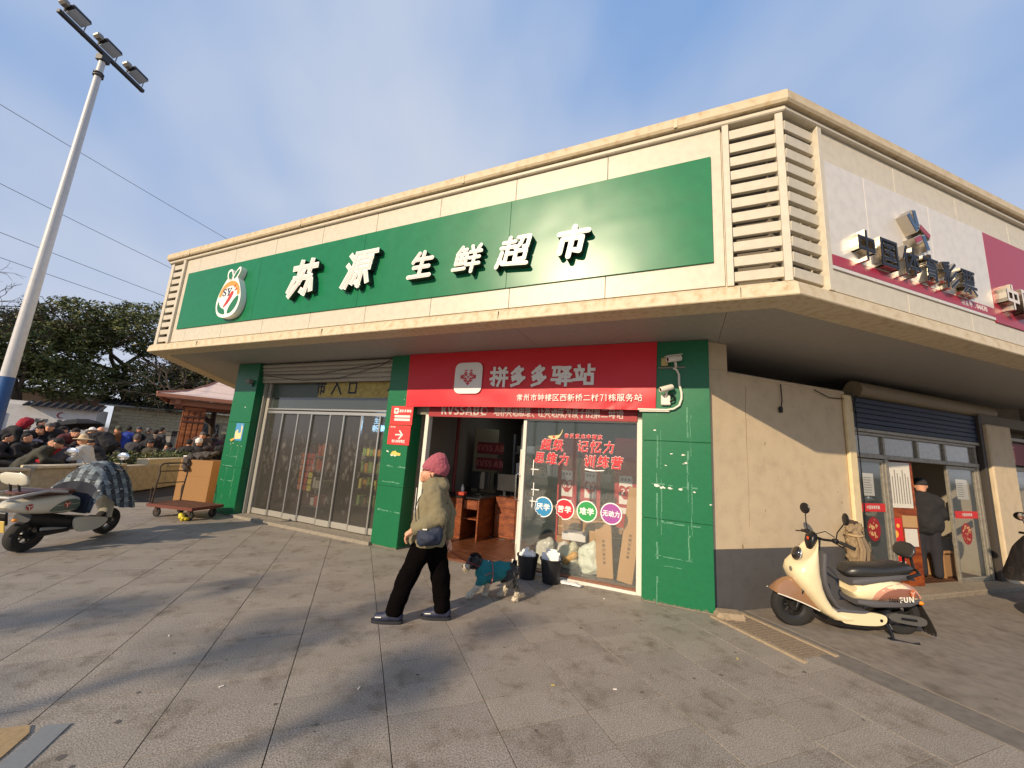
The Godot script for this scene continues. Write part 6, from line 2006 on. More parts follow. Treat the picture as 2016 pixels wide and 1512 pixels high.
func build_scooters() -> void:
	var cream := mat("cream scooter paint", s8(232, 214, 172), 0.22, {"coat": 0.6, "coat_rough": 0.06})
	var brown := mat("brown scooter paint", s8(142, 106, 76), 0.25, {"coat": 0.7, "coat_rough": 0.06})
	var grey := mat("grey scooter plastic", s8(84, 82, 84), 0.55, {"nrm": T.fine_n, "nstr": 0.1, "scale": 3.0})
	var black := mat("black plastic", g(0.1))
	var seat_m := mat("black seat vinyl", s8(46, 45, 44), 0.36, {"nrm": T.fine_n, "nstr": 0.12, "scale": 4.0})
	var t := thing("electric_scooter", "cream and brown electric scooter parked before the beige wall", "scooter", Transform3D(Basis(Vector3.UP, deg_to_rad(-2)) * Basis(Vector3.RIGHT, deg_to_rad(3.5)), Vector3(3.13, 0.0, -4.43)))
	wheel(t, 0.0, 0.205, 0.10, 10)
	wheel(t, 1.10, 0.195, 0.11, 5)
	# front fork and drum
	var m := MB.new()
	for s in [-1.0, 1.0]: m.tube([Vector3(0.01, 0.20, 0.065 * s), Vector3(0.10, 0.44, 0.06 * s)], 0.018, 8)
	part(t, "fork", m, black, 50)
	# fender shell
	m = MB.new()
	var rings := []
	for i in 17:
		var a := deg_to_rad(lerpf(147, -4, i / 16.0))
		var rr := 0.252 + 0.035 * sin(PI * i / 16.0)
		var r := PackedVector3Array()
		var tip := Vector2(cos(a) * rr, 0.205 + sin(a) * rr)
		var edge := Vector2(-0.195, 0.335).lerp(Vector2(0.225, 0.195), i / 16.0)
		for j in 11:
			var q := lerpf(-1, 1, j / 10.0)
			var w := tip.lerp(edge, pow(absf(q), 2.4) * 0.96)
			r.append(Vector3(w.x, w.y, -signf(q) * pow(absf(q), 0.8) * 0.092))
		rings.append(r)
	m.loft(rings, false, false, false)
	part(t, "front_fender", m, brown, 50)
	for s in [-1.0, 1.0]:
		m = MB.new()
		var pts := []
		for i in 17: pts.append(rings[i][10 if s < 0 else 0] * Vector3(1, 1, 1.02))
		m.tube(pts, 0.006, 6)
		part(t, "fender_trim", m, mat("white trim", s8(236, 230, 214), 0.35), 60)
	# leg shield with rounded nose
	m = MB.new()
	hull(m, [[0.235, 0.845, 60, 0.015, 0.03], [0.215, 0.835, 60, 0.09, 0.085], [0.18, 0.79, 52, 0.115, 0.115], [0.145, 0.73, 36, 0.125, 0.135], [0.115, 0.65, 14, 0.135, 0.155], [0.105, 0.56, 4, 0.14, 0.17], [0.13, 0.48, 12, 0.125, 0.175], [0.17, 0.40, 28, 0.095, 0.172], [0.225, 0.31, 36, 0.075, 0.165], [0.29, 0.225, 46, 0.065, 0.16], [0.37, 0.17, 72, 0.058, 0.158], [0.45, 0.155, 88, 0.052, 0.155], [0.52, 0.155, 90, 0.045, 0.15]], 26)
	part(t, "leg_shield", m, cream, 50)
	m = MB.new()
	hull(m, [[0.30, 0.77, 10, 0.02, 0.10], [0.265, 0.62, 8, 0.022, 0.135], [0.262, 0.50, 20, 0.024, 0.145], [0.31, 0.37, 35, 0.024, 0.14], [0.385, 0.262, 60, 0.022, 0.135], [0.46, 0.235, 88, 0.02, 0.13]], 18, 4.0)
	part(t, "knee_panel", m, grey, 40)
	# footboard and side skirts
	m = MB.new()
	m.box(Vector3(0.53, 0.222, 0), Vector3(0.34, 0.035, 0.29), 0.012)
	part(t, "footboard", m, grey)
	m = MB.new()
	hull(m, [[0.42, 0.165, 0, 0.02, 0.145], [0.48, 0.16, 0, 0.055, 0.155]], 12)
	for s in [-1.0, 1.0]:
		var skirt := MB.new()
		var poly := blob([Vector2(0.36, 0.22), Vector2(0.40, 0.12), Vector2(0.50, 0.105), Vector2(0.72, 0.105), Vector2(0.84, 0.125), Vector2(0.865, 0.19), Vector2(0.83, 0.225), Vector2(0.68, 0.235), Vector2(0.64, 0.215), Vector2(0.48, 0.215)], 2)
		skirt.prism(poly, 0.135 * s - 0.012, 0.135 * s + 0.012)
		part(t, "side_skirt", skirt, cream, 25)
	m = MB.new()
	for s in [-1.0, 1.0]: disc(m, 0.80, 0.165, 0.016, 0.148 * s - 0.001, 0.148 * s + 0.001, 14)
	part(t, "skirt_plug", m, black)
	m = MB.new()
	hull(m, [[0.30, 0.13, 60, 0.03, 0.10], [0.42, 0.09, 85, 0.03, 0.12], [0.70, 0.085, 90, 0.035, 0.12], [0.86, 0.14, 100, 0.06, 0.11], [0.95, 0.22, 110, 0.05, 0.08]], 14, 3.0)
	part(t, "underbody", m, black, 40)
	# tail body
	m = MB.new()
	hull(m, [[0.575, 0.40, 0, 0.012, 0.09], [0.60, 0.405, 90, 0.075, 0.125], [0.70, 0.42, 90, 0.095, 0.15], [0.82, 0.44, 92, 0.112, 0.165], [0.94, 0.452, 92, 0.115, 0.168], [1.06, 0.445, 95, 0.10, 0.158], [1.16, 0.425, 98, 0.075, 0.135], [1.24, 0.40, 100, 0.042, 0.095], [1.275, 0.385, 100, 0.01, 0.04]], 26, 2.8)
	part(t, "tail_body", m, cream, 50)
	m = MB.new()
	hull(m, [[0.60, 0.315, 90, 0.035, 0.12], [0.74, 0.31, 90, 0.045, 0.15], [0.95, 0.325, 90, 0.042, 0.16], [1.10, 0.335, 92, 0.035, 0.15], [1.22, 0.355, 96, 0.025, 0.11], [1.29, 0.36, 96, 0.012, 0.06]], 18, 3.0)
	part(t, "lower_rim", m, grey, 40)
	m = MB.new()
	hull(m, [[0.57, 0.50, 80, 0.03, 0.10], [0.66, 0.515, 85, 0.05, 0.125], [0.85, 0.55, 92, 0.05, 0.13], [1.02, 0.58, 96, 0.045, 0.12], [1.16, 0.59, 98, 0.04, 0.10], [1.24, 0.56, 98, 0.02, 0.06]], 18, 3.0)
	part(t, "seat_base", m, grey, 40)
	# seat
	m = MB.new()
	hull(m, [[0.53, 0.60, 60, 0.02, 0.05], [0.56, 0.605, 75, 0.055, 0.095], [0.64, 0.612, 88, 0.062, 0.125], [0.76, 0.622, 92, 0.054, 0.138], [0.88, 0.632, 96, 0.048, 0.14], [1.0, 0.648, 98, 0.05, 0.135], [1.10, 0.665, 97, 0.054, 0.125], [1.18, 0.672, 92, 0.045, 0.105], [1.22, 0.668, 90, 0.018, 0.06]], 26, 2.7)
	part(t, "seat", m, seat_m, 50)
	# backrest
	m = MB.new()
	hull(m, [[1.185, 0.775, 15, 0.014, 0.06], [1.18, 0.80, 15, 0.026, 0.105], [1.195, 0.85, 15, 0.03, 0.122], [1.21, 0.90, 15, 0.026, 0.105], [1.215, 0.925, 15, 0.012, 0.06]], 20, 2.6)
	part(t, "backrest", m, seat_m, 50)
	m = MB.new()
	for s in [-1.0, 1.0]: m.tube([Vector3(1.18, 0.62, 0.05 * s), Vector3(1.235, 0.68, 0.05 * s), Vector3(1.22, 0.80, 0.04 * s)], 0.013, 7)
	m.tube([Vector3(1.10, 0.60, 0.13), Vector3(1.22, 0.64, 0.125), Vector3(1.27, 0.655, 0.05), Vector3(1.27, 0.655, -0.05), Vector3(1.22, 0.64, -0.125), Vector3(1.10, 0.60, -0.13)], 0.015, 7)
	part(t, "grab_rail", m, black, 50)
	# headlight and badge
	m = MB.new()
	var hl := Transform3D(Basis(Vector3(0, 0, 1), deg_to_rad(-14)), Vector3(0.052, 0.735, 0.0))
	m.xf = hl
	m.ell(Vector3(0.012, 0, 0), Vector3(0.036, 0.072, 0.062), 10, 18)
	part(t, "headlight", m, mat("smoked lamp", s8(40, 36, 34), 0.08, {"coat": 1.0}), 60)
	m = MB.new()
	m.xf = hl
	var hoop := []
	for i in 25: hoop.append(Vector3(0.016, cos(TAU * i / 24) * 0.073, sin(TAU * i / 24) * 0.063))
	m.tube(hoop, 0.007, 6, false)
	part(t, "headlight_ring", m, M["chrome"], 60)
	m = MB.new()
	m.ell(Vector3(-0.034, 0.585, 0.05), Vector3(0.006, 0.026, 0.024), 6, 14)
	part(t, "round_badge", m, mat("badge silver", s8(190, 180, 160), 0.3, {"metal": 0.7}), 50)
	# handlebar, dash, mirrors
	m = MB.new()
	m.tube([Vector3(0.25, 0.80, 0), Vector3(0.29, 0.90, 0)], [0.055, 0.03], 10)
	m.tube([Vector3(0.38, 0.905, 0.34), Vector3(0.33, 0.93, 0.20), Vector3(0.29, 0.91, 0.08), Vector3(0.29, 0.91, -0.08), Vector3(0.33, 0.93, -0.20), Vector3(0.38, 0.905, -0.34)], 0.013, 8)
	part(t, "handlebar", m, black, 50)
	for s in [-1.0, 1.0]:
		m = MB.new()
		m.tube([Vector3(0.345, 0.925, 0.235 * s), Vector3(0.385, 0.902, 0.36 * s)], 0.019, 10)
		part(t, "grip", m, seat_m, 50)
		m = MB.new()
		m.tube([Vector3(0.32, 0.925, 0.19 * s), Vector3(0.285, 0.92, 0.24 * s), Vector3(0.295, 0.90, 0.34 * s)], 0.007, 6)
		m.box(Vector3(0.325, 0.93, 0.20 * s), Vector3(0.05, 0.045, 0.05), 0.01)
		part(t, "brake_lever", m, black, 50)
		m = MB.new()
		m.tube([Vector3(0.33, 0.94, 0.20 * s), Vector3(0.33, 1.02, 0.22 * s), Vector3(0.36, 1.12, 0.27 * s)], 0.006, 6)
		var mi := part(t, "mirror_stem", m, black, 50)
		m = MB.new()
		m.ell(Vector3(0.365, 1.17, 0.285 * s), Vector3(0.016, 0.062, 0.062), 8, 16, Basis(Vector3.UP, -0.25 * s))
		part(mi, "mirror_head", m, black, 60)
	m = MB.new()
	hull(m, [[0.215, 0.83, 60, 0.05, 0.05], [0.22, 0.88, 30, 0.05, 0.065], [0.225, 0.935, 20, 0.04, 0.06], [0.235, 0.965, 20, 0.015, 0.03]], 16, 3.0)
	part(t, "dash", m, black, 40)
	m = MB.new()
	m.ell(Vector3(0.172, 0.905, 0.02), Vector3(0.004, 0.018, 0.018), 5, 10)
	part(t, "dash_mark", m, mat("orange mark", s8(220, 84, 40), 0.4))
	m = MB.new()
	m.tube([Vector3(0.24, 0.95, 0.03), Vector3(0.30, 1.0, 0.10), Vector3(0.34, 0.96, 0.17)], 0.005, 5)
	part(t, "brake_cable", m, black, 50)
	# side graphics: two nested domes, name and mark
	for s in [-1.0, 1.0]:
		for q in [[0.40, 0.300, 0.178, s8(206, 150, 126), 0.1695], [0.33, 0.240, 0.140, s8(146, 98, 82), 0.1710]]:
			m = MB.new()
			var n := 20
			for i in n:
				var a0 := PI * i / n
				var a1 := PI * (i + 1) / n
				var p0 := Vector2(1.02 - cos(a0) * q[1], 0.355 + sin(a0) * q[2])
				var p1 := Vector2(1.02 - cos(a1) * q[1], 0.355 + sin(a1) * q[2])
				var r0 := body_side(p0) + (0.0016 if q[1] < 0.27 else 0.0008)
				var r1 := body_side(p1) + (0.0016 if q[1] < 0.27 else 0.0008)
				var c0 := Vector2(p0.x, 0.355)
				var c1 := Vector2(p1.x, 0.355)
				for k in 4:
					var u0 := p0.lerp(c0, k / 4.0)
					var u1 := p1.lerp(c1, k / 4.0)
					var v0 := p0.lerp(c0, (k + 1) / 4.0)
					var v1 := p1.lerp(c1, (k + 1) / 4.0)
					var e: float = 0.0018 if q[1] < 0.27 else 0.0009
					m.quad(Vector3(u0.x, u0.y, (body_side(u0) + e) * s), Vector3(v0.x, v0.y, (body_side(v0) + e) * s), Vector3(v1.x, v1.y, (body_side(v1) + e) * s), Vector3(u1.x, u1.y, (body_side(u1) + e) * s))
			part(t, "side_graphic", m, mat("graphic %s" % q[3].to_html(), q[3], 0.3), 60)
	var nm := part(t, "name_lettering", latin("YADEA", 0.030, 0.002), mat("dark print", s8(52, 34, 28), 0.5))
	nm.position = Vector3(0.92, 0.385, 0.176)
	nm = part(t, "name_lettering", latin("FUN", 0.055, 0.003), mat("white trim", g(0.9)))
	nm.transform = Transform3D(Basis(Vector3(0, 0, 1), 0.12), Vector3(1.035, 0.395, 0.175))
	var lg := Node3D.new()
	lg.name = "round_mark"
	t.add_child(lg)
	lg.transform = Transform3D(Basis(Vector3.UP, deg_to_rad(22)), Vector3(1.115, 0.452, 0.158))
	logo_plate(lg, Vector3.ZERO, 0.045, false, s8(232, 112, 44))
	# swing arm cover, stand, tail parts
	m = MB.new()
	m.xf = Transform3D(Basis(Vector3(0, 0, 1), deg_to_rad(-4)), Vector3(1.09, 0.185, 0.105))
	m.prism(blob([Vector2(-0.19, -0.035), Vector2(-0.19, 0.04), Vector2(0.0, 0.045), Vector2(0.17, 0.04), Vector2(0.20, -0.01), Vector2(0.16, -0.05), Vector2(0, -0.05)], 2), -0.012, 0.014)
	var sa := part(t, "swing_cover", m, mat("satin swing cover", s8(150, 148, 142), 0.3, {"metal": 0.8}), 25)
	m = MB.new()
	m.box(Vector3(1.10, 0.185, 0.123), Vector3(0.16, 0.025, 0.006), 0.003, Basis(Vector3(0, 0, 1), -0.07))
	part(sa, "swing_inlay", m, black)
	m = MB.new()
	m.tube([Vector3(0.90, 0.14, 0.10), Vector3(1.0, 0.16, 0.09), Vector3(1.12, 0.19, 0.08)], 0.025, 8)
	part(t, "swing_arm", m, black, 50)
	m = MB.new()
	m.tube([Vector3(0.86, 0.15, 0.10), Vector3(0.89, 0.06, 0.15), Vector3(0.87, 0.012, 0.19)], 0.014, 7)
	m.tube([Vector3(0.87, 0.012, 0.19), Vector3(1.0, 0.012, 0.25), Vector3(1.05, 0.03, 0.27)], 0.010, 7)
	m.box(Vector3(0.86, 0.012, 0.19), Vector3(0.06, 0.02, 0.05), 0.004)
	part(t, "kick_stand", m, black, 50)
	m = MB.new()
	m.tube([Vector3(0.92, 0.08, 0.12), Vector3(0.90, 0.13, 0.11)], 0.012, 7)
	part(t, "stand_spring", m, M["chrome"], 50)
	m = MB.new()
	m.xf = Transform3D(Basis(Vector3(0, 0, 1), deg_to_rad(-30)), Vector3(1.27, 0.335, 0.0))
	var teeth := PackedVector2Array([Vector2(-0.07, 0), Vector2(0.07, 0), Vector2(0.085, -0.2), Vector2(0.075, -0.39), Vector2(0.05, -0.33), Vector2(0.035, -0.40), Vector2(0.01, -0.34), Vector2(-0.005, -0.385), Vector2(-0.03, -0.32), Vector2(-0.05, -0.36), Vector2(-0.08, -0.3), Vector2(-0.085, -0.18)])
	m.xf = Transform3D(Basis(Vector3(0, 0, -1), Vector3(-0.45, 0.893, 0), Vector3(0.893, 0.45, 0)), Vector3(1.27, 0.335, 0.0))
	m.prism(teeth, -0.004, 0.004)
	part(t, "mud_flap", m, mat("worn rubber", s8(52, 48, 44), 0.8, {"tex": T.blotch, "scale": 5.0}))
	m = MB.new()
	m.ell(Vector3(1.255, 0.345, 0.09), Vector3(0.03, 0.02, 0.02), 6, 10)
	part(t, "turn_signal", m, mat("amber lens", s8(230, 140, 30), 0.2), 60)
	m = MB.new()
	m.ell(Vector3(1.27, 0.39, 0), Vector3(0.02, 0.03, 0.06), 6, 12)
	part(t, "tail_lamp", m, mat("red lens", s8(150, 20, 20), 0.2), 60)
	build_left_scooter()

func body_side(p: Vector2) -> float:   # half width of the cream tail body at (x, y)
	var st := [[0.575, 0.40, 0.012, 0.09], [0.60, 0.405, 0.075, 0.125], [0.70, 0.42, 0.095, 0.15], [0.82, 0.44, 0.112, 0.165], [0.94, 0.452, 0.115, 0.168], [1.06, 0.445, 0.10, 0.158], [1.16, 0.425, 0.075, 0.135], [1.24, 0.40, 0.042, 0.095], [1.275, 0.385, 0.01, 0.04], [1.4, 0.38, 0.01, 0.02]]
	for i in st.size() - 1:
		if p.x <= st[i + 1][0]:
			var k := clampf((p.x - st[i][0]) / (st[i + 1][0] - st[i][0]), 0, 1)
			var cy := lerpf(st[i][1], st[i + 1][1], k)
			var a := lerpf(st[i][2], st[i + 1][2], k)
			var b := lerpf(st[i][3], st[i + 1][3], k)
			var u := clampf(absf(p.y - cy) / a, 0, 0.97)
			return maxf(b * pow(1.0 - pow(u, 2.8), 1.0 / 2.8), 0.02)
	return 0.03

func plaid_picture(dark: bool) -> ImageTexture:
	var im := Image.create(256, 256, false, Image.FORMAT_RGB8)
	var r := RandomNumberGenerator.new()
	r.seed = 6
	var tone := [s8(58, 66, 74), s8(92, 104, 112), s8(40, 46, 54), s8(128, 138, 142)] if not dark else [s8(26, 24, 24), s8(34, 30, 29), s8(22, 20, 20), s8(44, 38, 36)]
	for j in 8:
		for i in 8: im.fill_rect(Rect2i(i * 32, j * 32, 32, 32), tone[(i % 2) + 2 * (j % 2)])
	for k in 70:
		var c: Color = s8(186, 190, 188) if r.randf() < 0.4 else s8(30, 34, 40)
		if dark: c = s8(206, 170, 158) if r.randf() < 0.12 else s8(16, 15, 15)
		im.fill_rect(Rect2i(r.randi() % 250, r.randi() % 250, r.randi_range(2, 22), r.randi_range(1, 8)), c)
	return ImageTexture.create_from_image(im)

func covered_scooter(called: String, label: String, at: Transform3D, quilt: Material, inner: Material, quilt_label: String) -> Node3D:
	var pale := mat("pale scooter paint", s8(206, 200, 180), 0.25, {"coat": 0.6, "coat_rough": 0.08})
	var black := M["black plastic"] as Material
	var t := thing(called, label, "scooter", at)
	wheel(t, 0.0, 0.19, 0.10, 5)
	wheel(t, 1.06, 0.20, 0.115, 6)
	var m := MB.new()
	hull(m, [[0.60, 0.53, 0, 0.012, 0.09], [0.63, 0.53, 92, 0.10, 0.135], [0.75, 0.545, 92, 0.125, 0.16], [0.90, 0.56, 92, 0.125, 0.168], [1.05, 0.56, 92, 0.11, 0.165], [1.20, 0.565, 92, 0.09, 0.145], [1.33, 0.58, 92, 0.065, 0.11], [1.40, 0.59, 92, 0.02, 0.05]], 26, 3.2)
	part(t, "tail_body", m, pale, 50)
	for s in [-1.0, 1.0]:
		m = MB.new()
		var poly := blob([Vector2(0.665, 0.475), Vector2(0.655, 0.56), Vector2(0.70, 0.61), Vector2(0.82, 0.62), Vector2(0.95, 0.575), Vector2(1.03, 0.49), Vector2(0.98, 0.475)], 2)
		m.prism(poly, 0.1665 * s - 0.004, 0.1665 * s + 0.004)
		var gp := part(t, "green_panel", m, mat("olive panel", s8(92, 104, 90), 0.35))
		part(gp, "white_line", bx(Vector3(0.67, 0.548, 0.171 * s), Vector3(0.98, 0.553, 0.1725 * s)), pale)
		logo_plate(t, Vector3(0.83, 0.553, 0.173 * s), 0.045, s < 0, s8(168, 52, 40))
		logo_plate(t, Vector3(1.24, 0.57, 0.142 * s), 0.045, s < 0, s8(160, 60, 56))
	m = MB.new()
	hull(m, [[0.66, 0.695, 70, 0.02, 0.06], [0.70, 0.70, 88, 0.035, 0.11], [0.90, 0.71, 92, 0.035, 0.135], [1.10, 0.725, 92, 0.035, 0.135], [1.30, 0.735, 92, 0.03, 0.12], [1.36, 0.735, 92, 0.01, 0.06]], 22, 2.8)
	part(t, "seat", m, mat("brown seat", s8(96, 58, 50), 0.4), 50)
	m = MB.new()
	m.tube([Vector3(0.86, 0.715, 0.150), Vector3(1.10, 0.75, 0.160), Vector3(1.35, 0.72, 0.15), Vector3(1.42, 0.69, 0.08), Vector3(1.42, 0.69, -0.08), Vector3(1.35, 0.72, -0.15), Vector3(1.10, 0.75, -0.160), Vector3(0.86, 0.715, -0.150)], 0.018, 8)
	part(t, "grab_rail", m, mat("grey grab rail", s8(170, 168, 162), 0.4), 50)
	m = MB.new()
	hull(m, [[1.34, 0.83, 20, 0.012, 0.10], [1.34, 0.85, 20, 0.025, 0.15], [1.36, 0.90, 20, 0.028, 0.165], [1.375, 0.95, 20, 0.022, 0.15], [1.38, 0.975, 20, 0.01, 0.10]], 20, 4.0)
	var br := part(t, "backrest", m, pale, 40)
	m = MB.new()
	for s in [-1.0, 1.0]: m.tube([Vector3(1.30, 0.70, 0.05 * s), Vector3(1.35, 0.86, 0.05 * s)], 0.012, 7)
	part(br, "backrest_post", m, black, 50)
	for s in [-1.0, 1.0]:
		m = MB.new()
		m.prism(blob([Vector2(0.14, 0.27), Vector2(0.22, 0.16), Vector2(0.40, 0.13), Vector2(0.60, 0.15), Vector2(0.68, 0.35), Vector2(0.55, 0.35), Vector2(0.30, 0.31)], 2), 0.145 * s - 0.012, 0.145 * s + 0.012)
		part(t, "side_skirt", m, pale, 30)
		m = MB.new()
		m.box(Vector3(0.84, 0.24, 0.10 * s), Vector3(0.34, 0.045, 0.03), 0.015, Basis(Vector3(0, 0, 1), 0.12))
		part(t, "swing_inlay", m, mat("swing arm grey", s8(140, 138, 132), 0.4))
	m = MB.new()
	hull(m, [[0.18, 0.25, 80, 0.05, 0.12], [0.4, 0.22, 90, 0.07, 0.13], [0.62, 0.27, 95, 0.10, 0.13], [0.85, 0.33, 100, 0.10, 0.12], [1.15, 0.42, 100, 0.06, 0.10]], 14, 3.0)
	part(t, "underbody", m, black, 40)
	m = MB.new()
	m.tube([Vector3(0.65, 0.20, 0.09), Vector3(1.06, 0.20, 0.10)], 0.035, 8)
	m.tube([Vector3(0.65, 0.20, -0.09), Vector3(1.06, 0.20, -0.10)], 0.035, 8)
	part(t, "swing_arm", m, black, 50)
	m = MB.new()
	hull(m, [[0.02, 0.25, 20, 0.06, 0.06], [0.12, 0.5, 15, 0.07, 0.14], [0.18, 0.75, 12, 0.07, 0.14], [0.22, 0.92, 12, 0.05, 0.10]], 16)
	part(t, "leg_shield", m, pale, 50)
	m = MB.new()
	m.tube([Vector3(0.32, 0.98, 0.33), Vector3(0.25, 0.99, 0.0), Vector3(0.32, 0.98, -0.33)], 0.016, 8)
	part(t, "handlebar", m, black, 50)
	for s in [-1.0, 1.0]:
		m = MB.new()
		m.tube([Vector3(0.30, 1.0, 0.22 * s), Vector3(0.34, 1.10, 0.28 * s), Vector3(0.40, 1.15, 0.33 * s)], 0.007, 6)
		var st := part(t, "mirror_stem", m, M["chrome"], 50)
		m = MB.new()
		m.ell(Vector3(0.42, 1.19, 0.35 * s), Vector3(0.018, 0.06, 0.085), 8, 16)
		part(st, "mirror_head", m, M["chrome"], 60)
	m = MB.new()
	m.box(Vector3(1.40, 0.36, 0), Vector3(0.012, 0.14, 0.20), 0.004, Basis(Vector3(0, 0, 1), -0.25))
	var pl := part(t, "number_plate", m, mat("plate yellow", s8(206, 176, 90), 0.4))
	m = MB.new()
	m.box(Vector3(1.36, 0.44, 0), Vector3(0.03, 0.16, 0.12), 0.01, Basis(Vector3(0, 0, 1), -0.25))
	part(pl, "plate_bracket", m, black)
	for s in [-1.0, 1.0]:
		m = MB.new()
		m.ell(Vector3(1.34, 0.43, 0.12 * s), Vector3(0.025, 0.018, 0.025), 6, 10)
		part(t, "turn_signal", m, mat("amber lens", g(0.5)), 60)
	# the riding quilt over the handlebar is a thing of its own
	var q := thing("riding_quilt", quilt_label, "quilt", at)
	m = MB.new()
	var nz := FastNoiseLite.new()
	nz.seed = 3
	nz.frequency = 1.0
	var rings := []
	var rows := 22
	for j in rows + 1:
		var k := j / float(rows)
		var r := PackedVector3Array()
		for i in 41:
			var u := lerpf(-1, 1, i / 40.0)
			# from the chest apron at the rear over the bar and down the front
			var pts := [Vector3(0.62, 0.42, 0.30), Vector3(0.60, 0.70, 0.28), Vector3(0.55, 0.98, 0.29), Vector3(0.40, 1.07, 0.33), Vector3(0.26, 1.09, 0.35), Vector3(0.10, 1.02, 0.35), Vector3(0.02, 0.80, 0.33), Vector3(-0.03, 0.57, 0.31), Vector3(-0.06, 0.40, 0.29)]
			var f := k * 8.0
			var a := int(minf(floorf(f), 7.0))
			var p: Vector3 = (pts[a] as Vector3).lerp(pts[a + 1], f - a)
			var side := pow(absf(u), 3.0)
			var low := side * maxf(0.0, p.y - 0.42) * lerpf(0.35, 0.95, smoothstep(0.1, 0.5, k))
			var w := nz.get_noise_3d(u * 1.6, k * 3.0, 0.0) * 0.045
			r.append(Vector3(p.x + 0.03 * side + w, p.y - low + w * 0.6, u * p.z * (1.08 + 0.12 * side) + w))
		rings.append(r)
	m.loft(rings, false, false, false)
	part(q, "outer_cloth", m, quilt, 60)
	m = MB.new()
	for j in rows:
		for i in 40:
			var d := Vector3(0.012, -0.012, 0)
			if j < 4 and i > 3 and i < 37: m.quad(rings[j][i] + d * 0.6, rings[j][i + 1] + d * 0.6, rings[j + 1][i + 1] + d * 0.6, rings[j + 1][i] + d * 0.6)
	part(q, "lining", m, inner, 60)
	return t

func build_left_scooter() -> void:
	var ck := mat("plaid quilt", Color.WHITE, 0.75, {"tex": plaid_picture(false), "scale": 1.9, "nrm": T.fine_n, "nstr": 0.4})
	var navy := mat("navy lining", s8(26, 30, 42), 0.85)
	var along := Vector3(0.065, 0, 1.0).normalized()
	covered_scooter("electric_scooter", "pale electric scooter with plaid riding quilt parked at the left edge", Transform3D(Basis(along, Vector3.UP, along.cross(Vector3.UP)) * Basis(Vector3.RIGHT, deg_to_rad(-2)), Vector3(-6.03, 0, -6.19)), ck, navy, "grey blue plaid riding quilt hung over the left scooter handlebar")
	var dk := mat("black quilt", Color.WHITE, 0.7, {"tex": plaid_picture(true), "scale": 1.6, "nrm": T.fine_n, "nstr": 0.5})
	var back := Vector3(1.0, 0, -0.10).normalized()
	covered_scooter("electric_scooter", "electric scooter under a black riding quilt cut by the right edge", Transform3D(Basis(back, Vector3.UP, back.cross(Vector3.UP)), Vector3(6.72, 0, -5.05)), dk, navy, "black printed riding quilt over the scooter at the right edge")

# ---------------------------------------------------------------- people and the dog
func build_people() -> void:
	build_walker()
	build_dog()
	build_lottery_customer()
	build_crowd()

func skin_mat() -> StandardMaterial3D:
	return mat("skin", s8(206, 150, 118), 0.55, {})

func v3(x: float, y: float, z: float) -> Vector3:
	return Vector3(x, y, z)

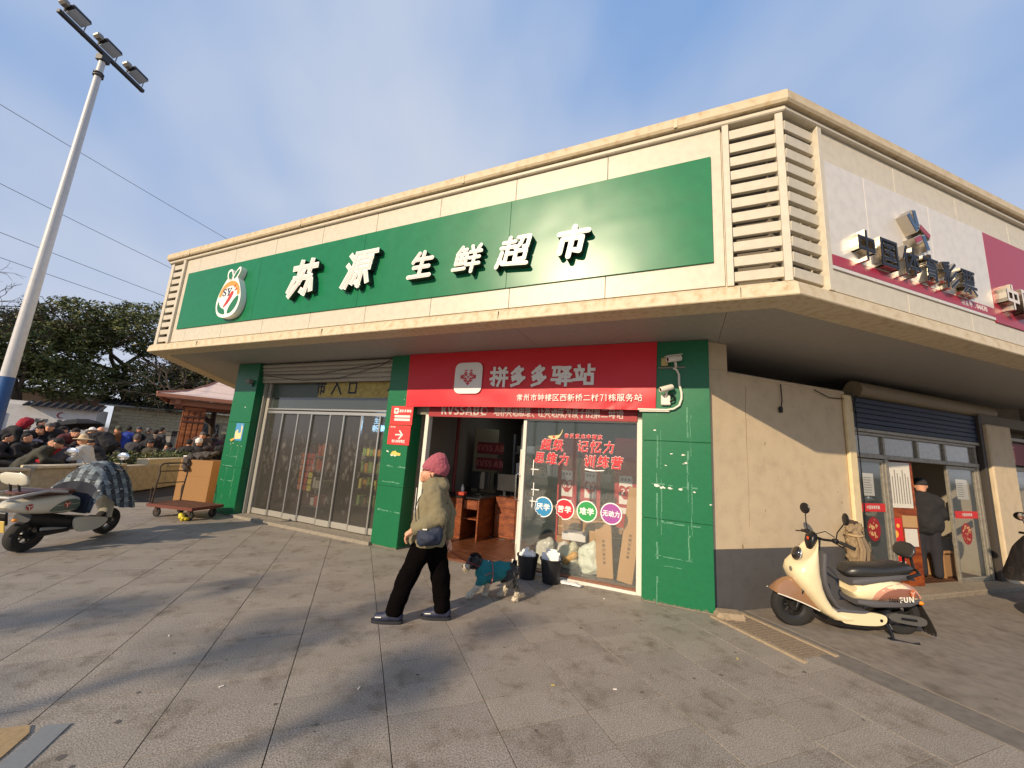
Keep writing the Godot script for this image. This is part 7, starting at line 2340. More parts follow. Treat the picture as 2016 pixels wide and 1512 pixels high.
# a woman walking to the left, seen from her left side; local axes: -x is the way she walks
func build_walker() -> void:
	var o := Vector3(-0.70, 0, -3.93)
	T.fleece_n = relief(noise_image(81, 0.22, 3), 3.0)
	T.knit_n = relief(noise_image(82, 0.10, 2, 512, FastNoiseLite.TYPE_CELLULAR), 4.0)
	var fleece := mat("olive fleece", s8(122, 112, 84), 0.95, {"nrm": T.fleece_n, "nstr": 0.5, "scale": 3.0, "sheen": 0.5})
	var cord := mat("black trousers", s8(12, 9, 9), 0.95, {"spec": 0.12, "nrm": T.fine_n, "nstr": 0.3, "scale": 3.0})
	var knit := mat("rose knit", s8(160, 82, 92), 0.95, {"nrm": T.knit_n, "nstr": 0.8, "scale": 6.0, "sheen": 0.5})
	var shoe := mat("navy shoe", s8(40, 44, 66), 0.6, {"nrm": T.fine_n, "nstr": 0.2, "scale": 4.0})
	var t := thing("person", "person in olive fleece coat and rose knitted hat walking a dog", "person", Transform3D(Basis.IDENTITY, o))
	# body: head, neck, hands
	var b := [
		[v3(-0.035, 1.375, 0), v3(-0.045, 1.345, 0), 0.088, 0.080, v3(1, 1.12, 0.92)],
		[v3(-0.085, 1.31, 0), v3(-0.115, 1.285, 0), 0.048, 0.032, v3(1, 1, 1.1)],
		[v3(-0.095, 1.335, 0.03), v3(-0.10, 1.33, 0.035), 0.034, 0.03], [v3(-0.095, 1.335, -0.03), v3(-0.10, 1.33, -0.035), 0.034, 0.03],
		[v3(-0.118, 1.365, 0), v3(-0.137, 1.336, 0), 0.010, 0.015],
		[v3(-0.128, 1.305, 0.008), v3(-0.128, 1.305, -0.008), 0.010, 0.010], [v3(-0.124, 1.292, 0.008), v3(-0.124, 1.292, -0.008), 0.010, 0.010],
		[v3(-0.01, 1.345, 0.082), v3(-0.012, 1.325, 0.080), 0.018, 0.012],
		[v3(-0.01, 1.32, 0), v3(0.02, 1.20, 0), 0.055, 0.06]]
	var body := part(t, "body", nets(b, 0.0075, 0.022), skin_mat())
	var eye := MB.new()
	for s in [-1.0, 1.0]: eye.ell(v3(-0.116, 1.372, 0.036 * s), v3(0.008, 0.007, 0.011), 6, 8)
	part(body, "eye", eye, mat("dark eye", s8(30, 22, 20), 0.2), 60)
	var gl := MB.new()
	gl.tube([v3(-0.128, 1.378, 0.065), v3(-0.05, 1.382, 0.09), v3(0.0, 1.372, 0.092)], 0.003, 5)
	part(body, "glasses", gl, mat("black plastic", g(0.1)))
	hand(body, v3(-0.115, 0.845, 0.215), v3(-0.75, -0.66, -0.1), v3(0.1, 0.1, -1.0), 0.55)
	hand(body, v3(0.165, 0.675, -0.185), v3(0.25, -0.95, 0.1), v3(0.0, 0.1, 1.0), 0.95)
	# hair under the hat
	part(t, "hair", nets([[v3(0.02, 1.35, 0), v3(0.03, 1.30, 0), 0.088, 0.07, v3(1, 1, 0.95)], [v3(-0.02, 1.335, 0.07), v3(-0.01, 1.31, 0.07), 0.022, 0.018]], 0.014, 0.02), mat("dark hair", s8(34, 26, 24), 0.7))
	# knitted hat, gathered to a stalk
	part(t, "hat", nets([[v3(-0.005, 1.415, 0), v3(0.025, 1.395, 0), 0.112, 0.108, v3(1, 0.92, 0.95)], [v3(0.02, 1.47, 0), v3(0.03, 1.45, 0), 0.085, 0.08], [v3(0.05, 1.515, 0), v3(0.055, 1.535, 0), 0.012, 0.010], [v3(-0.06, 1.40, 0), v3(-0.03, 1.375, 0.0), 0.072, 0.075]], 0.011, 0.03, [[v3(-0.04, 1.362, 0), v3(-0.25, -1.0, 0).normalized()]], 0.010, 26.0), knit)
	# coat: torso, both sleeves, hood lying on the back
	var c := [
		[v3(0.005, 1.10, 0), v3(-0.01, 0.88, 0), 0.132, 0.150, v3(1, 1, 1.22)], [v3(-0.01, 0.90, 0), v3(-0.01, 0.68, 0), 0.152, 0.172, v3(1, 1, 1.12)], [v3(-0.06, 0.92, 0), v3(-0.075, 0.76, 0), 0.11, 0.115, v3(1, 1, 1.3)],
		[v3(0.02, 1.165, -0.13), v3(0.02, 1.165, 0.13), 0.078, 0.078], [v3(0.03, 1.20, -0.06), v3(0.03, 1.20, 0.06), 0.085, 0.085],
		[v3(0.035, 1.165, 0.15), v3(0.105, 0.965, 0.205), 0.084, 0.078], [v3(0.105, 0.965, 0.205), v3(0.0, 0.895, 0.235), 0.078, 0.068], [v3(0.0, 0.895, 0.235), v3(-0.085, 0.858, 0.22), 0.066, 0.052],
		[v3(0.03, 1.165, -0.15), v3(0.13, 0.94, -0.20), 0.084, 0.074], [v3(0.13, 0.94, -0.20), v3(0.155, 0.75, -0.19), 0.072, 0.055],
		[v3(0.0, 1.255, 0.04), v3(0.0, 1.255, -0.04), 0.078, 0.078], [v3(0.085, 1.235, 0.05), v3(0.085, 1.235, -0.05), 0.064, 0.064], [v3(-0.07, 1.225, 0.03), v3(-0.07, 1.225, -0.03), 0.046, 0.046], [v3(0.075, 1.275, 0.04), v3(0.075, 1.275, -0.04), 0.040, 0.040],
		[v3(0.12, 1.02, 0.08), v3(0.12, 0.95, 0.05), 0.06, 0.06]]
	var coat := part(t, "coat", nets(c, 0.0125, 0.03, [[v3(0, 0.685, 0), Vector3.DOWN]], 0.016, 9.0), fleece)
	part(coat, "zip", bx(v3(-0.175, 0.78, -0.006), v3(-0.168, 1.2, 0.006)), mat("zip", s8(200, 196, 186), 0.4))
	# trousers: left leg forward, right leg under the body
	var l := [[v3(-0.02, 0.76, 0.05), v3(-0.055, 0.62, 0.07), 0.13, 0.105], [v3(0.02, 0.76, -0.05), v3(0.06, 0.62, -0.06), 0.13, 0.105],
		[v3(-0.055, 0.64, 0.075), v3(-0.165, 0.38, 0.075), 0.102, 0.086], [v3(-0.165, 0.38, 0.075), v3(-0.245, 0.10, 0.075), 0.085, 0.078],
		[v3(0.06, 0.64, -0.065), v3(0.13, 0.38, -0.07), 0.102, 0.086], [v3(0.13, 0.38, -0.07), v3(0.175, 0.10, -0.07), 0.085, 0.078]]
	part(t, "trousers", nets(l, 0.013, 0.03, [[v3(0, 0.072, 0), Vector3.DOWN]], 0.012, 8.0), cord)
	for e in [[-0.245, 0.075, 1.0], [0.175, -0.07, 1.0]]:
		var x: float = e[0]
		var z: float = e[1]
		var sh := part(t, "shoe", nets([[v3(x + 0.045, 0.062, z), v3(x - 0.05, 0.058, z), 0.044, 0.042], [v3(x - 0.05, 0.056, z), v3(x - 0.145, 0.043, z), 0.040, 0.036, v3(1, 1, 1.15)], [v3(x + 0.02, 0.085, z), v3(x - 0.01, 0.10, z), 0.045, 0.042]], 0.010, 0.02, [[v3(0, 0.02, 0), Vector3.DOWN]]), shoe)
		var sole := MB.new()
		sole.xf = Transform3D(Basis(Vector3.RIGHT, Vector3(0, 0, -1), Vector3.UP), v3(x, 0.001, z))
		sole.prism(blob([Vector2(0.09, 0.03), Vector2(0.095, -0.03), Vector2(0.0, -0.044), Vector2(-0.12, -0.05), Vector2(-0.20, -0.03), Vector2(-0.20, 0.03), Vector2(-0.12, 0.05), Vector2(0.0, 0.044)]), 0.0, 0.026)
		part(sh, "sole", sole, mat("dark sole", s8(36, 36, 40), 0.8))
		var st := MB.new()
		st.tube([v3(x - 0.10, 0.058, z + 0.045), v3(x - 0.155, 0.052, z + 0.035), v3(x - 0.178, 0.048, z), v3(x - 0.155, 0.052, z - 0.035)], 0.0045, 5)
		part(sh, "toe_piping", st, mat("white trim", g(0.9)))
	# shoulder bag with its strap
	var bag := thing("shoulder_bag", "small navy shoulder bag hanging at the walking person's hip", "bag", Transform3D(Basis.IDENTITY, o))
	var denim := mat("navy bag cloth", s8(34, 42, 60), 0.75, {"nrm": T.fine_n, "nstr": 0.3, "scale": 4.0})
	part(bag, "pouch", nets([[v3(-0.02, 0.84, 0.265), v3(0.11, 0.85, 0.25), 0.05, 0.05, v3(1, 1, 0.8)], [v3(-0.01, 0.775, 0.27), v3(0.105, 0.79, 0.255), 0.055, 0.055, v3(1, 1, 0.8)], [v3(0.03, 0.80, 0.29), v3(0.07, 0.80, 0.285), 0.05, 0.05]], 0.011, 0.03, [], 0.012, 14.0), denim)
	part(bag, "tag", bx(v3(-0.012, 0.868, 0.306), v3(0.028, 0.880, 0.312), 0.002), mat("white trim", g(0.9)))
	var sp := MB.new()
	sp.tube([v3(-0.06, 0.845, 0.25), v3(-0.10, 0.93, 0.215), v3(-0.135, 1.02, 0.15), v3(-0.13, 1.10, 0.05), v3(-0.10, 1.18, -0.06), v3(0.0, 1.24, -0.13), v3(0.09, 1.15, -0.12), v3(0.155, 1.03, 0.02), v3(0.175, 0.95, 0.14), v3(0.155, 0.86, 0.235)], 0.009, 6, true, 0.5)
	part(bag, "strap", sp, denim, 60)
	var leash := MB.new()
	leash.tube([v3(-0.545, 0.60, -4.115), v3(-0.49, 0.555, -4.17), v3(-0.38, 0.45, -4.33), v3(-0.25, 0.355, -4.50), v3(-0.155, 0.335, -4.575)], 0.011, 6, true, 0.5)
	solo("leash", "dark red leash running from the walking person to the dog harness", "leash", leash, mat("dark red strap", s8(128, 42, 44), 0.7), Transform3D.IDENTITY, "", 60)

# hand with palm, four fingers and a thumb: at the wrist, pointing along `dir`, thumb on the `side`; curl 0..1
func hand(parent: Node, at: Vector3, dir: Vector3, side: Vector3, curl: float) -> void:
	var d := dir.normalized()
	var s := (side - d * side.dot(d)).normalized()
	var n := d.cross(s)
	var b := [[at - d * 0.03, at + d * 0.02, 0.024, 0.024], [at + d * 0.015, at + d * 0.065, 0.026, 0.028, Vector3.ONE]]
	for i in 4:
		var off := (i - 1.5) * -0.0165
		var base := at + d * 0.07 + s * off
		var l: float = [0.031, 0.036, 0.034, 0.026][i]
		var a := curl * 0.9
		var p1 := base + (d * cos(a) + n * sin(a)) * l
		var p2 := p1 + (d * cos(a * 2.0) + n * sin(a * 2.0)) * l * 0.75
		var p3 := p2 + (d * cos(a * 2.8) + n * sin(a * 2.8)) * l * 0.6
		b.append([at + d * 0.05 + s * off * 0.9, base, 0.0105, 0.0095])
		b.append([base, p1, 0.0095, 0.0088])
		b.append([p1, p2, 0.0088, 0.008])
		b.append([p2, p3, 0.008, 0.0068])
	var tb := at + d * 0.02 + s * 0.024
	b.append([tb, tb + (d * 0.7 + s * 0.6 + n * 0.3) * 0.034, 0.0125, 0.0105])
	b.append([tb + (d * 0.7 + s * 0.6 + n * 0.3) * 0.034, tb + (d * 0.7 + s * 0.6 + n * 0.3) * 0.034 + (d * 0.9 + n * 0.5) * 0.026, 0.0100, 0.008])
	part(parent, "hand", nets(b, 0.0042, 0.006), skin_mat())

func build_dog() -> void:
	var black := mat("black dog fur", s8(56, 52, 50), 0.95, {"nrm": T.fleece_n, "nstr": 0.9, "scale": 5.0, "sheen": 0.4})
	var pale := mat("pale dog fur", s8(222, 208, 184), 0.95, {"nrm": T.fleece_n, "nstr": 0.9, "scale": 5.0, "sheen": 0.4})
	var teal := mat("teal dog coat", s8(26, 108, 110), 0.9, {"nrm": T.fleece_n, "nstr": 0.3, "scale": 3.0, "sheen": 0.3})
	var strap := mat("pink harness", s8(160, 92, 90), 0.7)
	var t := thing("dog", "small black and cream dog in a teal coat trotting behind the walker", "dog", Transform3D(Basis(Vector3.UP, deg_to_rad(4)), Vector3(0.0, 0, -4.60)))
	# one continuous body: trunk, neck, head, legs with joints, tail
	var b := [
		[v3(-0.155, 0.285, 0), v3(0.09, 0.295, 0), 0.090, 0.078, v3(1, 1, 0.9)], [v3(-0.15, 0.255, 0), v3(-0.02, 0.26, 0), 0.085, 0.07, v3(1, 1, 0.85)], [v3(0.09, 0.30, 0), v3(0.15, 0.30, 0), 0.076, 0.070, v3(1, 1, 0.95)],
		[v3(-0.17, 0.31, 0), v3(-0.255, 0.365, 0), 0.068, 0.062],
		[v3(-0.275, 0.385, 0), v3(-0.30, 0.37, 0), 0.068, 0.062], [v3(-0.33, 0.345, 0), v3(-0.385, 0.315, 0), 0.042, 0.030], [v3(-0.34, 0.40, 0), v3(-0.33, 0.405, 0), 0.026, 0.024],
		[v3(-0.27, 0.42, 0.055), v3(-0.30, 0.375, 0.07), 0.028, 0.020, v3(1, 1, 0.6)], [v3(-0.27, 0.42, -0.055), v3(-0.30, 0.375, -0.07), 0.028, 0.020, v3(1, 1, 0.6)],
		[v3(0.155, 0.34, 0), v3(0.165, 0.40, 0), 0.026, 0.020],
		[v3(-0.18, 0.24, 0.05), v3(-0.225, 0.15, 0.055), 0.044, 0.032], [v3(-0.225, 0.15, 0.055), v3(-0.31, 0.055, 0.055), 0.030, 0.028], [v3(-0.31, 0.055, 0.055), v3(-0.335, 0.030, 0.055), 0.030, 0.026],
		[v3(-0.15, 0.24, -0.05), v3(-0.125, 0.14, -0.055), 0.044, 0.030], [v3(-0.125, 0.14, -0.055), v3(-0.14, 0.04, -0.055), 0.029, 0.026], [v3(-0.14, 0.03, -0.055), v3(-0.16, 0.026, -0.055), 0.027, 0.024],
		[v3(0.13, 0.28, 0.05), v3(0.115, 0.19, 0.06), 0.058, 0.040], [v3(0.115, 0.19, 0.06), v3(0.205, 0.115, 0.06), 0.036, 0.024], [v3(0.205, 0.115, 0.06), v3(0.19, 0.035, 0.06), 0.025, 0.024], [v3(0.19, 0.028, 0.06), v3(0.165, 0.026, 0.06), 0.026, 0.023],
		[v3(0.12, 0.28, -0.05), v3(0.05, 0.19, -0.06), 0.056, 0.040], [v3(0.05, 0.19, -0.06), v3(0.085, 0.105, -0.06), 0.034, 0.024], [v3(0.085, 0.105, -0.06), v3(0.035, 0.04, -0.06), 0.025, 0.023], [v3(0.035, 0.03, -0.06), v3(0.01, 0.028, -0.06), 0.025, 0.022]]
	var mesh := nets(b, 0.010, 0.022, [], 0.016, 30.0)
	part(t, "body", paint(mesh, func(p: Vector3) -> Color:
		var leg := p.y < 0.16
		var muzzle := p.x < -0.335 and p.y < 0.352
		var rear_leg := p.x > 0.08 and p.y > 0.11
		var c := Color(0.045, 0.040, 0.038)
		if muzzle or leg and not rear_leg: c = Color(0.58, 0.50, 0.38)
		if p.y > 0.395 and absf(p.z) < 0.03 and p.x < -0.31: c = Color(0.10, 0.09, 0.085)
		return c), mat("dog fur", Color.WHITE, 0.95, {"vcol": true, "nrm": T.fleece_n, "nstr": 0.9, "scale": 5.0, "sheen": 0.3}))
	# tufts of fur
	rng.seed = 23
	var tb := MB.new()
	var tp := MB.new()
	for i in 2600:
		var where := i % 10
		var p: Vector3
		var m := tb
		var d: Vector3
		if where < 4:
			p = v3(-0.285, 0.385, 0) + Vector3(rng.randfn(), rng.randfn(), rng.randfn()).normalized() * 0.064
			d = (p - v3(-0.28, 0.36, 0)).normalized() * 0.032
			if p.x < -0.33: continue
		elif where < 5:
			p = v3(-0.37, 0.315, 0) + Vector3(rng.randfn(), rng.randfn(), rng.randfn()).normalized() * 0.032
			d = v3(-0.004, -0.022, 0.0) + (p - v3(-0.36, 0.32, 0)) * 0.3
			m = tp
		elif where < 8:
			var leg: Array = [[v3(-0.225, 0.15, 0.055), v3(-0.325, 0.04, 0.055)], [v3(-0.125, 0.14, -0.055), v3(-0.15, 0.03, -0.055)], [v3(0.205, 0.105, 0.06), v3(0.19, 0.03, 0.06)], [v3(0.085, 0.105, -0.06), v3(0.035, 0.035, -0.06)]][rng.randi() % 4]
			p = (leg[0] as Vector3).lerp(leg[1], rng.randf()) + Vector3(rng.randfn(), rng.randfn() * 0.5, rng.randfn()).normalized() * 0.028
			d = v3(0.002, -0.026, 0) + Vector3(rng.randfn(), 0, rng.randfn()) * 0.010
			m = tp
		elif where < 9:
			p = v3(0.16, 0.33 + rng.randf() * 0.07, 0) + Vector3(rng.randfn(), 0, rng.randfn()).normalized() * 0.022
			d = v3(0.01, 0.02, 0) + Vector3(rng.randfn(), 0, rng.randfn()) * 0.006
		else:
			p = v3(0.14, 0.16 + rng.randf() * 0.16, 0.09) + v3(rng.randfn() * 0.03, 0, 0)
			d = v3(0.008, -0.022, 0.004)
		var w := d.cross(Vector3(rng.randfn(), rng.randfn(), rng.randfn())).normalized() * 0.004
		m.tri(p - w, p + w, p + d)
		m.tri(p + w, p - w, p + d)
	var tuft := part(t, "dark_fur_tufts", tb, black)
	tuft.set_meta("kind", "stuff")
	tuft = part(t, "pale_fur_tufts", tp, pale)
	tuft.set_meta("kind", "stuff")
	# coat with short sleeves, harness
	var c := [[v3(-0.16, 0.285, 0), v3(0.075, 0.305, 0), 0.102, 0.090, v3(1, 1, 0.93)], [v3(-0.16, 0.25, 0), v3(-0.05, 0.255, 0), 0.098, 0.082, v3(1, 1, 0.9)], [v3(-0.17, 0.31, 0), v3(-0.225, 0.345, 0), 0.086, 0.076], [v3(-0.18, 0.24, 0.05), v3(-0.21, 0.17, 0.055), 0.056, 0.046], [v3(-0.15, 0.24, -0.05), v3(-0.13, 0.17, -0.055), 0.056, 0.046]]
	part(t, "dog_coat", nets(c, 0.011, 0.025, [[v3(0.13, 0.30, 0), v3(1, -0.75, 0).normalized()], [v3(-0.225, 0.36, 0), v3(-0.8, 0.55, 0).normalized()], [v3(0, 0.155, 0), Vector3.DOWN]], 0.020, 12.0), teal)
	var h := MB.new()
	var loop := []
	for i in 19: loop.append(v3(-0.10 + 0.02 * cos(TAU * i / 18), 0.275 + sin(TAU * i / 18) * 0.115, cos(TAU * i / 18) * 0.112))
	h.tube(loop, 0.010, 6, false, 0.5)
	part(t, "harness_girth", h, strap, 60)
	for s in [-1.0, 1.0]:
		h = MB.new()
		h.tube([v3(-0.10, 0.30, 0.112 * s), v3(-0.17, 0.265, 0.10 * s), v3(-0.235, 0.24, 0.055 * s), v3(-0.262, 0.235, 0.0)], 0.009, 6, true, 0.5)
		part(t, "harness_strap", h, strap, 60)
	h = MB.new()
	h.tube([v3(-0.13, 0.395, 0.0), v3(-0.15, 0.355, 0.02), v3(-0.17, 0.345, 0.03)], 0.006, 6)
	part(t, "harness_ring", h, M["chrome"])
	h = MB.new()
	h.ell(v3(-0.412, 0.322, 0), v3(0.012, 0.011, 0.014), 6, 10)
	part(t, "nose", h, mat("dark eye", g(0.1)), 60)
	h = MB.new()
	for s in [-1.0, 1.0]: h.ell(v3(-0.345, 0.378, 0.036 * s), v3(0.008, 0.009, 0.008), 6, 8)
	part(t, "eye", h, mat("dark eye", g(0.1)), 60)

func paint(m: ArrayMesh, f: Callable) -> ArrayMesh:
	var a := m.surface_get_arrays(0)
	var v: PackedVector3Array = a[Mesh.ARRAY_VERTEX]
	var c := PackedColorArray()
	c.resize(v.size())
	for i in v.size(): c[i] = f.call(v[i])
	a[Mesh.ARRAY_COLOR] = c
	var out := ArrayMesh.new()
	out.add_surface_from_arrays(Mesh.PRIMITIVE_TRIANGLES, a)
	return out

# ---------------------------------------------------------------- figures in the distance; they face +x
var figure := {}
func make_figures() -> void:
	var z2 := v3(1, 1, 1.25)
	var pose := {
		"s": [v3(0, 0.88, 0), v3(0.0, 1.20, 0), v3(0.03, 1.46, 0), true, v3(0.24, 0.95, 0.10)],
		"b": [v3(-0.12, 0.84, 0), v3(0.10, 1.06, 0), v3(0.26, 1.22, 0), true, v3(0.36, 0.80, 0.10)],
		"u": [v3(-0.12, 0.46, 0), v3(-0.02, 0.82, 0), v3(0.06, 1.08, 0), false, v3(0.30, 0.62, 0.10)],
		"h": [v3(-0.15, 0.46, 0), v3(0.08, 0.74, 0), v3(0.24, 0.94, 0), false, v3(0.42, 0.55, 0.12)]}
	for k in pose:
		var p: Array = pose[k]
		var hip: Vector3 = p[0]
		var chest: Vector3 = p[1]
		var head: Vector3 = p[2]
		var up := (chest - hip).normalized()
		var coat := [[chest, hip, 0.15, 0.165, z2], [hip, hip - up * 0.08, 0.165, 0.16, z2], [chest + up * 0.05 + v3(0, 0, 0.14), chest + up * 0.05 - v3(0, 0, 0.14), 0.085, 0.085], [chest + up * 0.08, head.lerp(chest, 0.55), 0.09, 0.075]]
		var hands: Vector3 = p[4]
		for s in [-1.0, 1.0]:
			var sh := chest + up * 0.03 + v3(0, 0, 0.19 * s)
			var hd := v3(hands.x, hands.y, hands.z * s)
			var el := sh.lerp(hd, 0.5) + v3(-0.08, -0.08, 0.07 * s)
			coat.append([sh, el, 0.075, 0.065])
			coat.append([el, hd, 0.062, 0.045])
		var legs := []
		for s in [-1.0, 1.0]:
			if p[3]:
				legs.append([hip + v3(0, 0, 0.08 * s), v3(hip.x * 0.5, 0.45, 0.09 * s), 0.10, 0.075])
				legs.append([v3(hip.x * 0.5, 0.45, 0.09 * s), v3(hip.x * 0.5 - 0.02, 0.07, 0.09 * s), 0.075, 0.058])
				legs.append([v3(hip.x * 0.5, 0.05, 0.09 * s), v3(hip.x * 0.5 + 0.13, 0.04, 0.10 * s), 0.045, 0.04])
			else:
				legs.append([hip + v3(0, 0, 0.08 * s), v3(0.32, 0.47, 0.13 * s), 0.11, 0.085])
				legs.append([v3(0.32, 0.47, 0.13 * s), v3(0.28, 0.07, 0.13 * s), 0.08, 0.06])
				legs.append([v3(0.28, 0.05, 0.13 * s), v3(0.42, 0.04, 0.14 * s), 0.045, 0.04])
		var body := [[head + v3(0, 0.02, 0), head - v3(0, 0.03, 0), 0.086, 0.078, v3(1, 1.1, 0.9)], [head + v3(0.06, -0.06, 0), head + v3(0.07, -0.07, 0), 0.035, 0.03], [head + v3(0.085, 0.01, 0), head + v3(0.095, -0.02, 0), 0.012, 0.016], [head - v3(0.02, 0.05, 0), head.lerp(chest, 0.6), 0.05, 0.055]]
		for s in [-1.0, 1.0]:
			body.append([head + v3(-0.01, 0, 0.078 * s), head + v3(-0.01, -0.02, 0.078 * s), 0.016, 0.012])
		figure[k] = {"coat": nets(coat, 0.030, 0.05, [], 0.03, 6.0), "trousers": nets(legs, 0.03, 0.04), "body": nets(body, 0.017, 0.02), "head": head, "hands": hands}
	# head coverings, centred on the head
	figure.hair = nets([[v3(-0.015, 0.045, 0), v3(-0.025, 0.01, 0), 0.088, 0.084, v3(1, 1, 0.94)]], 0.018, 0.02, [[v3(0.03, 0.0, 0), v3(0.8, -0.6, 0).normalized()]], 0.012, 20.0)
	figure.cap = nets([[v3(-0.01, 0.055, 0), v3(-0.012, 0.03, 0), 0.092, 0.092, v3(1, 0.9, 0.95)], [v3(0.08, 0.035, 0.035), v3(0.08, 0.035, -0.035), 0.035, 0.035, v3(1.4, 0.35, 1)]], 0.016, 0.015, [[v3(0, 0.018, 0), Vector3.DOWN]])
	figure.beanie = nets([[v3(-0.008, 0.07, 0), v3(-0.012, 0.02, 0), 0.096, 0.096]], 0.018, 0.02, [[v3(0, 0.0, 0), v3(0.2, -1, 0).normalized()]], 0.015, 18.0)
	figure.hood = nets([[v3(-0.02, 0.08, 0), v3(-0.03, 0.0, 0), 0.14, 0.13]], 0.024, 0.02, [[v3(0.05, 0.0, 0), v3(1, -0.3, 0).normalized()]], 0.02, 10.0)
	figure.sunhat = nets([[v3(0, 0.06, 0), v3(0, 0.09, 0), 0.092, 0.08], [v3(-0.08, 0.035, 0), v3(0.08, 0.035, 0), 0.10, 0.10, v3(1, 0.18, 1.5)]], 0.016, 0.02)

func dye(key: String) -> StandardMaterial3D:
	var d := {"black": s8(34, 32, 34), "dkgrey": s8(58, 56, 58), "olive": s8(62, 60, 50), "taupe": s8(84, 76, 74), "red": s8(176, 22, 38), "maroon": s8(82, 34, 40), "lilac": s8(150, 144, 158), "white": s8(196, 196, 192), "brown": s8(118, 76, 44), "blue": s8(44, 66, 150), "plum": s8(74, 50, 60),
		"darkhair": s8(34, 30, 30), "grayhair": s8(96, 92, 90), "whitehair": s8(176, 172, 166), "redhat": s8(146, 26, 44), "darkcap": s8(44, 42, 44), "olivecap": s8(84, 82, 66), "graycap": s8(74, 74, 78), "beanie": s8(92, 80, 78), "sunhat": s8(196, 174, 140), "whitehat": s8(226, 222, 216), "trouser": s8(36, 34, 40)}
	return mat("dye " + key, d.get(key, s8(60, 56, 56)), 0.9)

func person(called_label: String, at: Transform3D, pose: String, coat: String, head: String, group := "") -> Node3D:
	var f: Dictionary = figure[pose]
	var t := thing("person", called_label, "person", at, group)
	part(t, "body", f.body, skin_mat())
	part(t, "coat", f.coat, dye(coat))
	part(t, "trousers", f.trousers, dye("trouser"))
	var kind := "hair"
	for k in [["redhat", "hood"], ["darkcap", "cap"], ["olivecap", "beanie"], ["graycap", "cap"], ["beanie", "beanie"], ["sunhat", "sunhat"], ["whitehat", "sunhat"], ["whitehat2", "beanie"]]:
		if head == k[0]: kind = k[1]
	if head != "bald":
		var o := part(t, "hair" if kind == "hair" else "hat", figure[kind], dye(head if head != "whitehat2" else "whitehat") if head != "redface" else dye("darkhair"))
		o.position = f.head
		if pose in ["h", "b"]: o.rotation.z = -0.35
	return t

func build_lottery_customer() -> void:
	make_figures()
	person("person in a dark grey jacket and black trousers standing inside the lottery shop", CR * Transform3D(Basis(Vector3.UP, deg_to_rad(35)) * Basis.from_scale(v3(0.98, 0.98, 0.98)), v3(4.96, 0.062, -0.42)), "s", "black", "darkcap")

